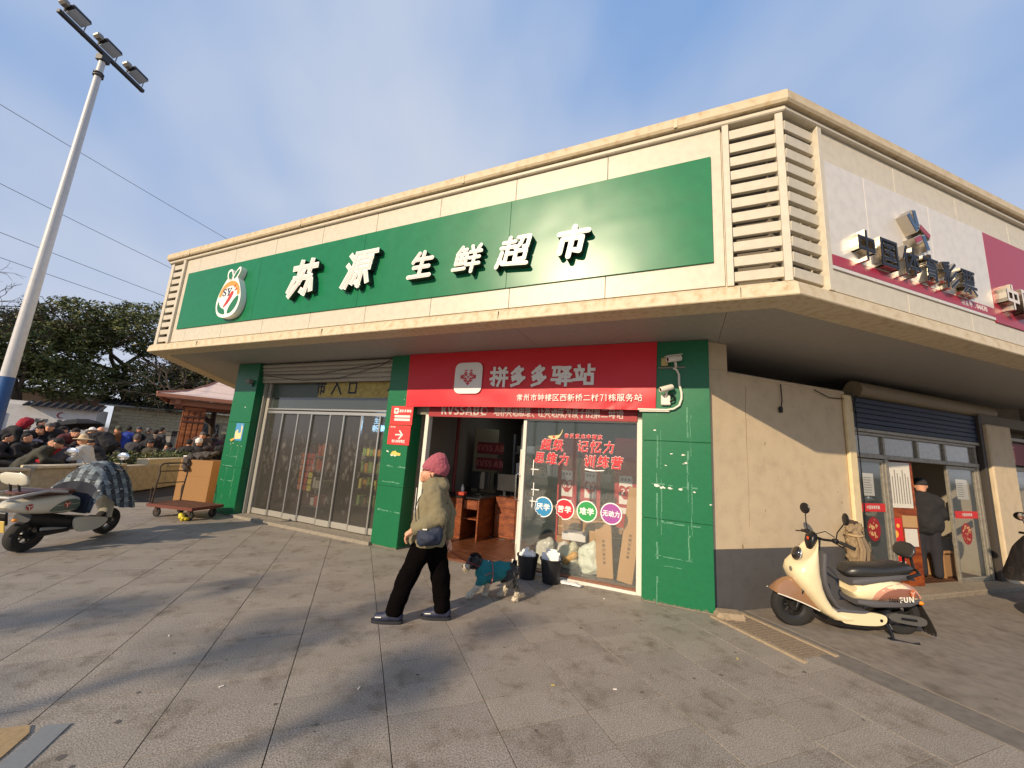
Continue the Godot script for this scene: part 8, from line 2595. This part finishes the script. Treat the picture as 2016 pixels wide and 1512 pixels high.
func build_crowd() -> void:
	var list := [
		[-13.85, -10.86, 1.10, "b", 60, "black", "redhat", "person in a red knitted hat and black coat beside the blue lamp pole"],
		[-12.25, -9.98, 0.97, "u", 20, "black", "darkhair", "dark haired man in a black coat bending over at the far left of the crowd"],
		[-13.61, -11.16, 0.99, "b", 10, "dkgrey", "whitehair", "white haired person seated behind the bending man at the far left"],
		[-13.51, -11.28, 0.96, "s", 10, "lilac", "darkhair", "standing person in a pale lilac jacket looking down at the left of the crowd"],
		[-10.83, -9.18, 1.06, "h", 30, "olive", "darkcap", "person in a dark olive coat bending low in front at the left"],
		[-10.63, -9.42, 1.00, "h", 70, "taupe", "darkhair", "person in a taupe grey coat seen from behind over the planter"],
		[-10.73, -9.30, 0.93, "u", -30, "red", "darkhair", "person with a bright red sleeve between two dark coats"],
		[-13.39, -11.42, 1.04, "b", 40, "black", "darkhair", "dark coated person standing behind the person with the red sleeve"],
		[-13.32, -11.50, 1.09, "b", -60, "black", "grayhair", "grey haired person in black standing below the white wall"],
		[-13.25, -11.59, 1.03, "b", 120, "dkgrey", "darkhair", "person in dark grey behind the taupe coat"],
		[-13.19, -11.65, 1.11, "b", 180, "black", "darkhair", "dark haired person in black right below the wall characters"],
		[-11.77, -10.54, 1.02, "b", -20, "maroon", "darkhair", "person in a maroon coat in the middle of the left group"],
		[-11.70, -10.62, 0.96, "b", 150, "taupe", "grayhair", "grey haired person in taupe left of the tan sun hat"],
		[-10.38, -9.69, 1.01, "u", 200, "white", "sunhat", "person in a tan sun hat with black and white jacket"],
		[-12.33, -11.70, 1.03, "b", 150, "black", "whitehat", "person in a wide white hat beside the bald man"],
		[-12.15, -11.89, 1.08, "b", 170, "black", "bald", "bald man in a black coat turning to the left"],
		[-14.25, -14.32, 0.94, "s", 200, "brown", "olivecap", "person in a shaggy brown coat and olive cap"],
		[-11.06, -10.72, 1.03, "h", 190, "black", "darkcap", "person in a black hood bending left behind the planter wall"],
		[-14.07, -14.50, 0.97, "s", 120, "blue", "darkhair", "person in a bright blue jacket in the middle of the crowd"],
		[-13.89, -14.67, 0.97, "s", 60, "black", "graycap", "man in a black coat and grey cap standing beside the blue jacket"],
		[-12.65, -13.36, 1.03, "u", 100, "dkgrey", "beanie", "person in a dull beanie seated before the standing men"],
		[-11.68, -12.08, 0.95, "h", 200, "black", "darkhair", "person in black bending left beside the green planter shrubs"],
		[-13.68, -14.86, 0.96, "s", 90, "black", "grayhair", "grey haired person in black, third standing from the blue jacket"],
		[-12.32, -13.67, 0.93, "s", 110, "black", "darkhair", "dark haired person in black left of the garden lamp"],
		[-13.41, -15.11, 0.99, "s", 70, "dkgrey", "darkhair", "person in dark grey next to the garden lamp"],
		[-11.26, -12.47, 0.94, "u", -90, "olive", "darkcap", "man in an olive jacket and dark cap facing the camera behind the shrubs"],
		[-10.82, -12.85, 1.02, "h", 180, "dkgrey", "darkhair", "man in a grey jacket looking left below the pavilion column"],
		[-10.59, -13.04, 1.02, "u", 100, "black", "darkhair", "dark person bending left of the white cap under the pavilion"],
		[-10.42, -13.18, 1.04, "u", 80, "black", "whitehat2", "person in a black coat and white cap under the pavilion"],
		[-11.40, -14.45, 1.07, "b", 0, "black", "darkhair", "dark haired person in black behind the white cap under the pavilion"],
		[-11.29, -14.53, 1.11, "b", -60, "taupe", "grayhair", "grey haired person in taupe between the pavilion columns"],
		[-11.16, -14.63, 1.09, "b", 90, "black", "darkhair", "dark haired person in black left of the plum coat"],
		[-11.01, -14.74, 1.04, "b", 60, "plum", "darkhair", "person in a plum padded coat nearest the left green pillar"],
		[-10.84, -14.87, 1.09, "b", 120, "black", "darkhair", "person in black half hidden by the left green pillar"],
		[-13.60, -11.17, 1.03, "b", 0, "black", "darkhair", "dark haired person in black behind the white haired person"],
		[-11.64, -10.68, 0.98, "u", 20, "black", "redface", "seated person in black left of the tan sun hat"],
		[-12.44, -9.74, 0.95, "u", 40, "black", "darkhair", "person in black at the extreme left edge"],
		[-12.47, -13.53, 0.96, "b", 30, "black", "grayhair", "grey haired person seated between the standing men and the shrubs"]]
	for p in list:
		var k: float = p[2]
		person(p[7], Transform3D(Basis(Vector3.UP, deg_to_rad(p[4])) * Basis.from_scale(v3(k, k, k)), v3(p[0], 0.12, p[1])), p[3], p[5], p[6], "people gathered behind the planter")

# ---------------------------------------------------------------- the square at the left: planter, pavilion, buildings, trees
func build_square() -> void:
	build_planter()
	build_pavilion()
	build_far_buildings()
	build_trees()

func wall_run(parent: Node, called: String, a: Vector2, b: Vector2, h0: float, h1: float, thick: float, m: Material, bevel := 0.02) -> void:
	var d := b - a
	var q := MB.new()
	q.box(Vector3(0, (h0 + h1) / 2, 0), Vector3(d.length(), h1 - h0, thick), bevel)
	var o := part(parent, called, q, m)
	o.transform = Transform3D(Basis(Vector3.UP, -atan2(d.y, d.x)), Vector3((a.x + b.x) / 2, 0, (a.y + b.y) / 2))

func build_planter() -> void:
	var wall := mat("stained planter render", s8(190, 176, 150), 0.9, {"tex": T.concrete, "scale": 0.6, "nrm": T.plaster_n, "nstr": 0.3})
	var cap := mat("pale planter cap", s8(214, 198, 166), 0.85, {"tex": T.concrete, "scale": 0.9})
	var plat := MB.new()
	plat.box(Vector3(-26, 0.03, -22), Vector3(32, 0.18, 34), 0.01)
	struct("plaza", plat, M["distant paving"], Transform3D(Basis(Vector3.UP, deg_to_rad(2)), Vector3.ZERO))
	var t := thing("planter", "long low cream planter wall with flat caps before the crowd", "planter")
	var p := [Vector2(-9.85, -4.2), Vector2(-9.72, -6.1), Vector2(-9.60, -8.0), Vector2(-9.55, -9.9), Vector2(-9.78, -11.3), Vector2(-10.1, -12.7), Vector2(-10.7, -14.2)]
	var hs := [0.62, 0.62, 0.66, 0.66, 0.58, 0.58]
	for i in 6:
		wall_run(t, "wall_block", p[i], p[i + 1], 0.0, hs[i], 0.26, wall)
		if i != 3: wall_run(t, "cap_slab", p[i].lerp(p[i + 1], 0.01), p[i].lerp(p[i + 1], 0.97), hs[i], hs[i] + 0.06, 0.36, cap, 0.012)
	wall_run(t, "cap_slab", Vector2(-9.72, -10.6), Vector2(-10.0, -12.2), 0.64, 0.80, 0.30, cap, 0.012)
	wall_run(t, "red_board", Vector2(-9.41, -9.15), Vector2(-9.42, -9.75), 0.46, 0.64, 0.02, mat("faded red board", s8(196, 120, 104), 0.8))
	wall_run(t, "back_wall", Vector2(-11.4, -4.5), Vector2(-11.3, -13.8), 0.0, 0.52, 0.2, wall)
	var soil := MB.new()
	soil.xf = Transform3D(Basis(Vector3.RIGHT, Vector3(0, 0, -1), Vector3.UP), Vector3(0, 0.50, 0))
	soil.prism(PackedVector2Array([Vector2(-11.3, 4.5), Vector2(-9.85, 4.4), Vector2(-9.62, 9.9), Vector2(-10.15, 12.7), Vector2(-10.75, 13.9), Vector2(-11.3, 13.8)]), 0.0, 0.03)
	part(t, "soil", soil, mat("planter soil", s8(70, 58, 46), 0.95, {"tex": T.granite, "scale": 1.0}))
	solo("white_carton", "white carton standing on the planter cap near the left pillar", "carton", bx(Vector3(-0.16, 0, -0.12), Vector3(0.16, 0.20, 0.12), 0.01), M["banner white print"], at_turn(Vector3(-10.10, 0.645, -12.65), 70))
	var pot := MB.new()
	pot.lathe([Vector2(0, 0), Vector2(0.28, 0.0), Vector2(0.36, 0.5), Vector2(0.38, 0.5), Vector2(0.38, 0.56), Vector2(0.33, 0.56), Vector2(0.30, 0.48), Vector2(0, 0.48)], Transform3D.IDENTITY, 22)
	solo("terracotta_pot", "big terracotta pot standing at the far left edge", "pot", pot, mat("terracotta", s8(150, 86, 52), 0.8, {"tex": T.scuff, "scale": 2.0}), Transform3D(Basis.IDENTITY, Vector3(-9.9, 0.53, -7.2)), "", 35)
	var kinds := ["low leafy shrub in the planter below the bending person", "sparse leafy shrub in the planter before the man in olive", "low leafy shrub in the planter beside the white carton"]
	var k := 0
	for e in [[-10.3, -11.0, 0.34], [-10.4, -11.9, 0.36], [-10.6, -12.9, 0.36]]:
		var s := thing("planter_shrub", kinds[k], "shrub", Transform3D(Basis.IDENTITY, Vector3(e[0], 0.53, e[1])), "shrubs in the planter")
		crown(s, "foliage", [[Vector3(0, 0.2, 0), Vector3(0.42, e[2] * 0.6, 0.5)], [Vector3(0.1, 0.22, 0.35), Vector3(0.3, e[2] * 0.5, 0.35)]], 900, 0.05, [Color(0.055, 0.085, 0.02), Color(0.09, 0.11, 0.03), Color(0.14, 0.13, 0.05)], 60 + k)
		var st := MB.new()
		for i in 7: st.tube([Vector3(0, 0, 0), Vector3(cos(i * 0.9) * 0.2, 0.25, sin(i * 0.9) * 0.3)], [0.012, 0.005], 5)
		part(s, "stem", st, mat("bark", s8(70, 60, 50), 0.95))
		k += 1

# leaf-sized faces spread through ellipsoid lobes, thinned towards the middle
func crown(parent: Node, called: String, lobes: Array, count: int, size: float, tones: Array, seed_no: int) -> MeshInstance3D:
	var r := RandomNumberGenerator.new()
	r.seed = seed_no
	var m := MB.new()
	m.colored = true
	var total := 0.0
	for l in lobes: total += l[1].x * l[1].y + l[1].z * l[1].y
	for l in lobes:
		var n := int(count * (l[1].x * l[1].y + l[1].z * l[1].y) / total)
		var clump := Vector3.ZERO
		for i in n:
			if i % 14 == 0:
				var d := Vector3(r.randfn(), r.randfn(), r.randfn()).normalized()
				clump = (l[0] as Vector3) + d * (l[1] as Vector3) * pow(r.randf(), 0.30)
			var p := clump + Vector3(r.randfn(), r.randfn() * 0.6, r.randfn()) * size * 1.5
			var a := Vector3(r.randfn(), r.randfn() * 0.6, r.randfn()).normalized()
			var b := a.cross(Vector3(r.randfn(), r.randfn(), r.randfn())).normalized()
			var s := size * r.randf_range(0.6, 1.25)
			m.col = (tones[r.randi() % tones.size()] as Color) * r.randf_range(0.75, 1.25)
			m.quad(p - a * s, p - b * s * 0.42, p + a * s, p + b * s * 0.42)
	return part(parent, called, m, mat("leaf faces", Color.WHITE, 0.6, {"vcol": true, "back": Color(0.12, 0.14, 0.03)}))

# trunk and limbs by repeated forking; returns the tips
func limbs(m: MB, from: Vector3, dir: Vector3, length: float, radius: float, depth: int, r: RandomNumberGenerator, tips: Array, spread := 0.55) -> void:
	var mid := from + dir * length * 0.5 + Vector3(r.randfn(), r.randfn() * 0.4, r.randfn()) * length * 0.05
	var to := from + dir * length + Vector3(r.randfn(), r.randfn() * 0.4, r.randfn()) * length * 0.06
	m.tube([from, mid, to], [radius, radius * 0.85, radius * 0.66], 7 if radius > 0.04 else 4, depth == 0)
	if depth <= 0:
		tips.append(to)
		return
	var n := 2 if r.randf() < 0.55 else 3
	for i in n:
		var d := (dir + Vector3(r.randfn(), r.randfn() * 0.55 + 0.12, r.randfn()) * spread).normalized()
		limbs(m, to, d, length * r.randf_range(0.62, 0.86), radius * r.randf_range(0.52, 0.68), depth - 1, r, tips, spread)

func tree(called: String, label: String, at: Vector3, height: float, lobes: Array, count: int, size: float, tones: Array, seed_no: int, group: String, depth := 4) -> void:
	var t := thing(called, label, "tree", Transform3D(Basis.IDENTITY, at), group)
	var r := RandomNumberGenerator.new()
	r.seed = seed_no
	var m := MB.new()
	var tips := []
	limbs(m, Vector3.ZERO, Vector3(0.03, 1, 0.02).normalized(), height * 0.32, height * 0.032, depth, r, tips, 0.62)
	part(t, "trunk", m, mat("bark", s8(70, 60, 50), 0.95), 50)
	if count > 0: crown(t, "crown", lobes, count, size, tones, seed_no)

func build_trees() -> void:
	var dark := [Color(0.055, 0.08, 0.02), Color(0.085, 0.11, 0.026), Color(0.12, 0.13, 0.034), Color(0.15, 0.14, 0.05)]
	var rust := [Color(0.06, 0.06, 0.02), Color(0.10, 0.075, 0.03), Color(0.05, 0.07, 0.02)]
	tree("camphor_tree", "broad dark evergreen tree with domed crown rising behind the pavilion", Vector3(-23.6, 0.1, -23.4), 9.4, [[Vector3(1.0, 7.6, -0.6), Vector3(3.4, 1.7, 3.2)], [Vector3(-1.8, 7.2, 1.6), Vector3(2.2, 1.5, 2.2)], [Vector3(2.6, 5.9, -2.8), Vector3(2.4, 1.6, 2.2)], [Vector3(0.8, 4.4, -1.0), Vector3(2.2, 1.3, 2.4)], [Vector3(-3.2, 6.6, 2.9), Vector3(1.2, 0.8, 1.2)], [Vector3(-2.6, 4.5, 2.4), Vector3(0.9, 0.6, 1.0)]], 34000, 0.11, dark, 3, "trees beyond the square", 6)
	tree("camphor_tree", "lower dark evergreen tree left of the domed tree", Vector3(-25.5, 0.1, -20.3), 7.6, [[Vector3(0, 5.2, 0.0), Vector3(2.4, 1.5, 2.4)], [Vector3(0.8, 3.9, -1.2), Vector3(2.2, 1.2, 2.2)], [Vector3(-1.6, 4.2, 1.6), Vector3(1.8, 1.3, 1.8)], [Vector3(1.0, 6.2, -0.8), Vector3(1.4, 0.9, 1.4)]], 22000, 0.11, dark, 8, "trees beyond the square", 5)
	tree("evergreen_tree", "evergreen tree with reddish leaves between the dome tree and the shop", Vector3(-20.0, 0.1, -25.4), 7.0, [[Vector3(0, 4.9, 0), Vector3(2.6, 1.3, 2.6)], [Vector3(1.8, 4.0, -1.6), Vector3(2.4, 1.2, 2.2)], [Vector3(-1.4, 3.4, 1.4), Vector3(2.0, 0.9, 2.0)]], 14000, 0.10, rust, 15, "trees beyond the square", 6)
	tree("evergreen_tree", "dark evergreen tree far behind the brick wall", Vector3(-15.5, 0.1, -33.5), 7.5, [[Vector3(0, 4.6, 0), Vector3(5.0, 1.7, 2.6)], [Vector3(-4.0, 4.0, 2.0), Vector3(3.4, 1.5, 2.4)]], 8000, 0.15, dark, 19, "trees beyond the square", 5)
	tree("bare_tree", "bare winter tree behind the lamp pole at the left edge", Vector3(-27.5, 0.1, -17.6), 8.4, [], 0, 0.1, dark, 21, "bare trees", 7)
	tree("bare_tree", "bare winter tree with pale twigs beside the shop soffit", Vector3(-15.6, 0.1, -20.6), 6.2, [], 0, 0.1, dark, 33, "bare trees", 7)
	# trees behind the photographer throw the soft shadows on the paving
	var sun := Vector3(-0.575, 0.421, 0.702) / 0.421
	rng.seed = 51
	var names := ["tall thin street tree behind the camera with a leafy top", "middle street tree behind the camera with a leafy top", "left street tree behind the camera with a leafy top"]
	var k := 0
	for e in [[-1.80, -3.50, 7.2, 0.42, 0.20], [-0.62, -3.05, 7.6, 0.34, 0.20], [-3.65, -3.62, 7.4, 0.42, 0.20]]:
		var top := Vector3(e[0], 0, e[1]) + sun * float(e[2])
		var foot := Vector3(top.x - 0.5, 0, top.z + 0.35)
		var t := thing("street_tree", names[k], "tree", Transform3D(Basis.IDENTITY, foot), "street trees behind the camera")
		var m := MB.new()
		var rel := top - foot
		m.tube([Vector3.ZERO, Vector3(rel.x * 0.4, rel.y * 0.55, rel.z * 0.4), rel * 0.93, rel], [0.10, 0.075, 0.05, 0.02], 8)
		var r := RandomNumberGenerator.new()
		r.seed = 90 + k
		for i in 5:
			var b := Vector3(rel.x, rel.y * (0.9 + 0.02 * i), rel.z)
			m.tube([b, b + Vector3(r.randfn() * 0.5, r.randf() * 0.35, r.randfn() * 0.5)], [0.03, 0.008], 5)
		part(t, "trunk", m, M["bark"], 50)
		crown(t, "crown", [[rel, Vector3(e[3], e[4], e[3])], [rel + Vector3(0.35, 0.28, -0.40), Vector3(e[3] * 0.55, e[4] * 0.6, e[3] * 0.55)]], 340, 0.07, dark, 70 + k)
		k += 1

func build_pavilion() -> void:
	var wood := mat("pavilion wood", s8(176, 124, 90), 0.6, {"tex": T.wood, "scale": Vector3(0.6, 0.25, 0.6)})
	var beam := mat("pavilion beam", s8(156, 104, 82), 0.6)
	var tile := mat("pavilion roof shingle", s8(222, 196, 182), 0.7, {"tex": T.scuff, "scale": 0.5})
	var turn := 38.0
	var at := at_turn(Vector3(-13.3, 0.12, -19.5), turn)
	var t := thing("pavilion", "wooden pavilion with upswept pinkish roof and panelled columns", "pavilion", at.scaled_local(Vector3(0.88, 1.0, 0.88)))
	for e in [[-2.2, 1.5], [1.9, 1.5], [-2.2, -1.5], [1.9, -1.5]]:
		var c := part(t, "column", bx(Vector3(e[0] - 0.42, 0, e[1] - 0.42), Vector3(e[0] + 0.42, 2.55, e[1] + 0.42), 0.03), wood)
		for i in 4: part(c, "batten", bx(Vector3(e[0] - 0.40 + i * 0.22, 0.1, e[1] + 0.42), Vector3(e[0] - 0.24 + i * 0.22, 2.4, e[1] + 0.47), 0.01), wood)
		for i in 2: part(c, "lattice_bar", bx(Vector3(e[0] - 0.44, 1.85 + i * 0.22, e[1] + 0.471), Vector3(e[0] + 0.44, 1.93 + i * 0.22, e[1] + 0.50), 0.005), mat("dark lattice", s8(84, 48, 34), 0.7))
		for i in 4: part(c, "batten", bx(Vector3(e[0] - 0.47, 0.1, e[1] - 0.40 + i * 0.22), Vector3(e[0] - 0.42, 2.4, e[1] - 0.24 + i * 0.22), 0.01), wood)
	for z in [-2.0, 2.0]: part(t, "beam", bx(Vector3(-3.2, 2.56, z - 0.1), Vector3(3.0, 2.78, z + 0.1), 0.01), beam)
	for x in [-2.9, 2.7]: part(t, "beam", bx(Vector3(x - 0.1, 2.60, -2.3), Vector3(x + 0.1, 2.80, 2.3), 0.01), beam)
	for z in [-2.45, 2.45]: part(t, "eave_board", bx(Vector3(-3.7, 2.82, z - 0.06), Vector3(3.5, 2.98, z + 0.06), 0.01), beam)
	for x in [-3.64, 3.44]: part(t, "eave_board", bx(Vector3(x - 0.06, 2.82, -2.39), Vector3(x + 0.06, 2.98, 2.39), 0.01), beam)
	# concave hipped roof in courses
	for j in 6:
		var k0 := j / 6.0
		var k1 := (j + 1) / 6.0
		var y0 := 2.985 + 1.05 * pow(k0, 1.7)
		var y1 := 2.985 + 1.05 * pow(k1, 1.7)
		for side in 4:
			var m := MB.new()
			var hx0 := lerpf(3.6, 1.2, k0)
			var hx1 := lerpf(3.6, 1.2, k1)
			var hz0 := lerpf(2.5, 0.05, k0)
			var hz1 := lerpf(2.5, 0.05, k1)
			var c0 := [Vector3(-hx0, y0, hz0), Vector3(hx0, y0, hz0), Vector3(hx0, y0, -hz0), Vector3(-hx0, y0, -hz0)]
			var c1 := [Vector3(-hx1, y1, hz1), Vector3(hx1, y1, hz1), Vector3(hx1, y1, -hz1), Vector3(-hx1, y1, -hz1)]
			var lift := Vector3(-0.1, 0.02 * (j % 2), 0)
			m.quad(c0[side] + lift, c0[(side + 1) % 4] + lift, c1[(side + 1) % 4] + lift + Vector3(0, 0.012, 0), c1[side] + lift + Vector3(0, 0.012, 0))
			part(t, "shingle_course", m, tile)
	for s in [Vector3(-3.7, 2.99, 2.5), Vector3(3.5, 2.99, 2.5), Vector3(-3.7, 2.99, -2.5), Vector3(3.5, 2.99, -2.5)]:
		var m := MB.new()
		m.tube([s, s.lerp(Vector3(signf(s.x) * 1.25 - 0.1, 4.04, 0), 0.5) - Vector3(0, 0.2, 0), Vector3(signf(s.x) * 1.25 - 0.1, 4.05, 0)], 0.05, 6)
		part(t, "hip_ridge", m, beam, 50)
	var l := thing("garden_lamp", "grey bollard lamp standing before the pavilion column", "lamp", Transform3D(Basis(Vector3(0, 0, 1), deg_to_rad(-2)), Vector3(-13.55, 0.12, -15.7)))
	part(l, "post", bx(Vector3(-0.10, 0, -0.10), Vector3(0.10, 1.25, 0.10), 0.01), mat("lamp stone grey", s8(124, 120, 116), 0.7))
	part(l, "lamp_box", bx(Vector3(-0.13, 1.25, -0.13), Vector3(0.13, 1.42, 0.13), 0.02), M["dark lamp steel"])
	part(l, "lamp_cap", bx(Vector3(-0.16, 1.422, -0.16), Vector3(0.16, 1.46, 0.16), 0.01), M["dark lamp steel"])

func tile_roof(t: Node, a: Vector3, b: Vector3, depth: Vector3, rise: float, m: Material) -> void:   # courses of half-round tiles on a slope from a..b, `depth` towards the ridge
	var n := int(a.distance_to(b) / 0.26)
	var base := MB.new()
	var up := depth + Vector3(0, rise, 0)
	base.quad(a, b, b + up, a + up)
	part(t, "roof_slope", base, m)
	for i in n + 1:
		var p := a.lerp(b, i / float(n)) + Vector3(0, 0.03, 0)
		var q := MB.new()
		q.tube([p, p + up], 0.055, 6)
		part(t, "roof_tile_row", q, m, 50)

func build_far_buildings() -> void:
	var dark_tile := mat("dark roof tile", s8(66, 62, 60), 0.8)
	var brick := mat("pale brick", s8(196, 184, 150), 0.85, {"tex": T.concrete, "scale": 0.8})
	var mortar := mat("brick mortar", s8(150, 140, 116), 0.9)
	# brick building beyond the pavilion
	var t := thing("brick_building", "low pale brick building with dark tiled roof beyond the pavilion", "building", at_turn(Vector3(-18.6, 0.1, -25.2), 30))
	part(t, "wall", bx(Vector3(-5.2, 0, -2.5), Vector3(6.5, 2.75, 0)), mortar)
	rng.seed = 2
	for j in 15:
		for i in 20:
			var x := -5.15 + i * 0.58 + (0.29 if j % 2 else 0.0)
			if x > 6.2 or (x > -2.2 and x < -0.2 and j > 5 and j < 12): continue
			part(t, "brick", bx(Vector3(x, 0.03 + j * 0.18, 0.0), Vector3(x + 0.56, 0.19 + j * 0.18, 0.02 + 0.004 * rng.randf()), 0.008), brick)
	tile_roof(t, Vector3(-5.7, 2.72, 0.5), Vector3(6.8, 2.72, 0.5), Vector3(0, 0, -1.4), 0.42, dark_tile)
	part(t, "gutter", bx(Vector3(-5.7, 2.66, 0.40), Vector3(6.8, 2.74, 0.52)), mat("pale gutter", s8(140, 140, 130), 0.7))
	part(t, "window", bx(Vector3(-1.9, 1.15, 0.021), Vector3(-0.1, 2.05, 0.05)), mat("dark window", s8(26, 28, 30), 0.2))
	for i in 5:
		var m := MB.new()
		m.tube([Vector3(-1.9 + i * 0.4, 1.15, 0.07), Vector3(-1.5 + i * 0.4 if i < 4 else -0.1, 2.05, 0.07)], 0.014, 5)
		m.tube([Vector3(-1.9 + i * 0.4, 2.05, 0.075), Vector3(-1.5 + i * 0.4 if i < 4 else -0.1, 1.15, 0.075)], 0.014, 5)
		part(t, "window_grille", m, M["pale gutter"])
	var ban := thing("wall_banner", "white banner with red characters on the brick wall beyond the pavilion", "banner", at_turn(Vector3(-18.6, 0.1, -25.2), 30) * Transform3D(Basis.IDENTITY, Vector3(2.4, 1.2, 0.03)))
	part(ban, "sheet", bx(Vector3(-1.2, 0, 0), Vector3(2.2, 1.0, 0.012)), mat("banner sheet", s8(214, 206, 190), 0.8))
	var l := MB.new()
	line(l, "西新桥二村", -0.5, 0.56, 0.33, 0.34, 0.40, 0.015, 0.15)
	line(l, "区学服务文化", -1.05, 0.12, 0.33, 0.34, 0.40, 0.015, 0.15)
	part(ban, "lettering", l, mat("banner red print", s8(196, 40, 40), 0.6))
	# white walled building with lettering
	var wt := at_turn(Vector3(-22.6, 0.1, -19.5), 36)
	t = thing("white_building", "low white building with tiled roof, emblem and dark characters behind the crowd", "building", wt.translated(Vector3(0, 0.28, 0)))
	var white := mat("white wall", s8(214, 210, 204), 0.85, {"tex": T.plaster, "scale": 0.4})
	part(t, "wall", bx(Vector3(-3.4, 0, -2.2), Vector3(1.35, 2.0, 0)), white)
	part(t, "parapet", bx(Vector3(-6.0, 0, -2.3), Vector3(-1.0, 2.18, -0.2)), white)
	tile_roof(t, Vector3(-1.1, 1.94, 0.30), Vector3(1.5, 1.94, 0.30), Vector3(0, 0, -0.8), 0.26, dark_tile)
	for x in [-2.95, -2.2]: part(t, "window", bx(Vector3(x, 0.75, 0.002), Vector3(x + 0.55, 1.55, 0.03)), mat("dark window", g(0.1)))
	part(t, "notice", bx(Vector3(-2.38, 1.05, 0.002), Vector3(-2.22, 1.5, 0.03)), M["banner sheet"])
	l = MB.new()
	line(l, "西新桥 爱心苑", -0.95, 1.18, 0.19, 0.20, 0.24, 0.006, 0.13)
	line(l, "文化广场", 0.15, 0.92, 0.19, 0.20, 0.24, 0.006, 0.13)
	part(t, "lettering", l, mat("grey lettering", s8(70, 72, 76), 0.7))
	l = MB.new()
	var arc := []
	for i in 14: arc.append(Vector3(0.12 + cos(0.9 + i * 0.36) * 0.13, 1.60 + sin(0.9 + i * 0.36) * 0.13, 0.01))
	l.tube(arc, [0.004, 0.012, 0.02, 0.026, 0.03, 0.03, 0.03, 0.03, 0.028, 0.024, 0.02, 0.014, 0.008, 0.003], 6)
	part(t, "emblem", l, mat("emblem ring red", s8(150, 40, 44), 0.6))
	# tan block further back and the plain apartment wall behind it
	t = thing("tan_building", "plain tan and brown block standing behind the white building", "building", at_turn(Vector3(-32.0, 0, -27.0), 48))
	part(t, "upper_storey", bx(Vector3(-4.0, 2.4, -4), Vector3(0.0, 3.7, 0), 0.02), mat("tan render", s8(150, 116, 80), 0.85))
	part(t, "brown_bay", bx(Vector3(0.002, 2.4, -4.0), Vector3(2.6, 3.6, -0.05), 0.02), mat("brown cladding", s8(104, 74, 56), 0.8))
	part(t, "base", bx(Vector3(-4.0, 0, -4.0), Vector3(2.6, 2.398, -0.1), 0.02), mat("grey render", s8(120, 112, 102), 0.9))
	part(t, "roof_slab", bx(Vector3(-4.3, 3.71, -4.2), Vector3(2.9, 3.82, 0.2), 0.02), mat("grey render", g(0.5)))
	var sl := thing("globe_lamp", "white globe lamp on a post beside the tan block", "lamp", Transform3D(Basis.IDENTITY, Vector3(-24.6, 0.1, -22.6)))
	var gm := MB.new()
	gm.tube([Vector3.ZERO, Vector3(0, 2.9, 0)], 0.05, 8)
	part(sl, "post", gm, M["dark lamp steel"], 50)
	gm = MB.new()
	gm.ell(Vector3(0, 3.05, 0), Vector3(0.17, 0.17, 0.17), 8, 14)
	part(sl, "globe", gm, M["banner white print"], 60)
	# dark open umbrella over the tables
	var um := thing("umbrella", "black umbrella open over the crowd beside the white building", "umbrella", Transform3D(Basis(Vector3(0, 0, 1), deg_to_rad(14)), Vector3(-16.4, 0.12, -15.2)))
	gm = MB.new()
	gm.lathe([Vector2(0.75, 1.42), Vector2(0.62, 1.55), Vector2(0.4, 1.66), Vector2(0.0, 1.74)], Transform3D.IDENTITY, 8)
	part(um, "canopy", gm, dye("black"), 20)
	gm = MB.new()
	gm.tube([Vector3(0, 0, 0), Vector3(0, 1.75, 0)], 0.014, 6)
	part(um, "shaft", gm, M["dark lamp steel"])

func _ready() -> void:
	build_view()
	build_ground()
	build_building()
	build_signs()
	build_rooms()
	build_street()
	build_scooters()
	build_people()
	build_square()
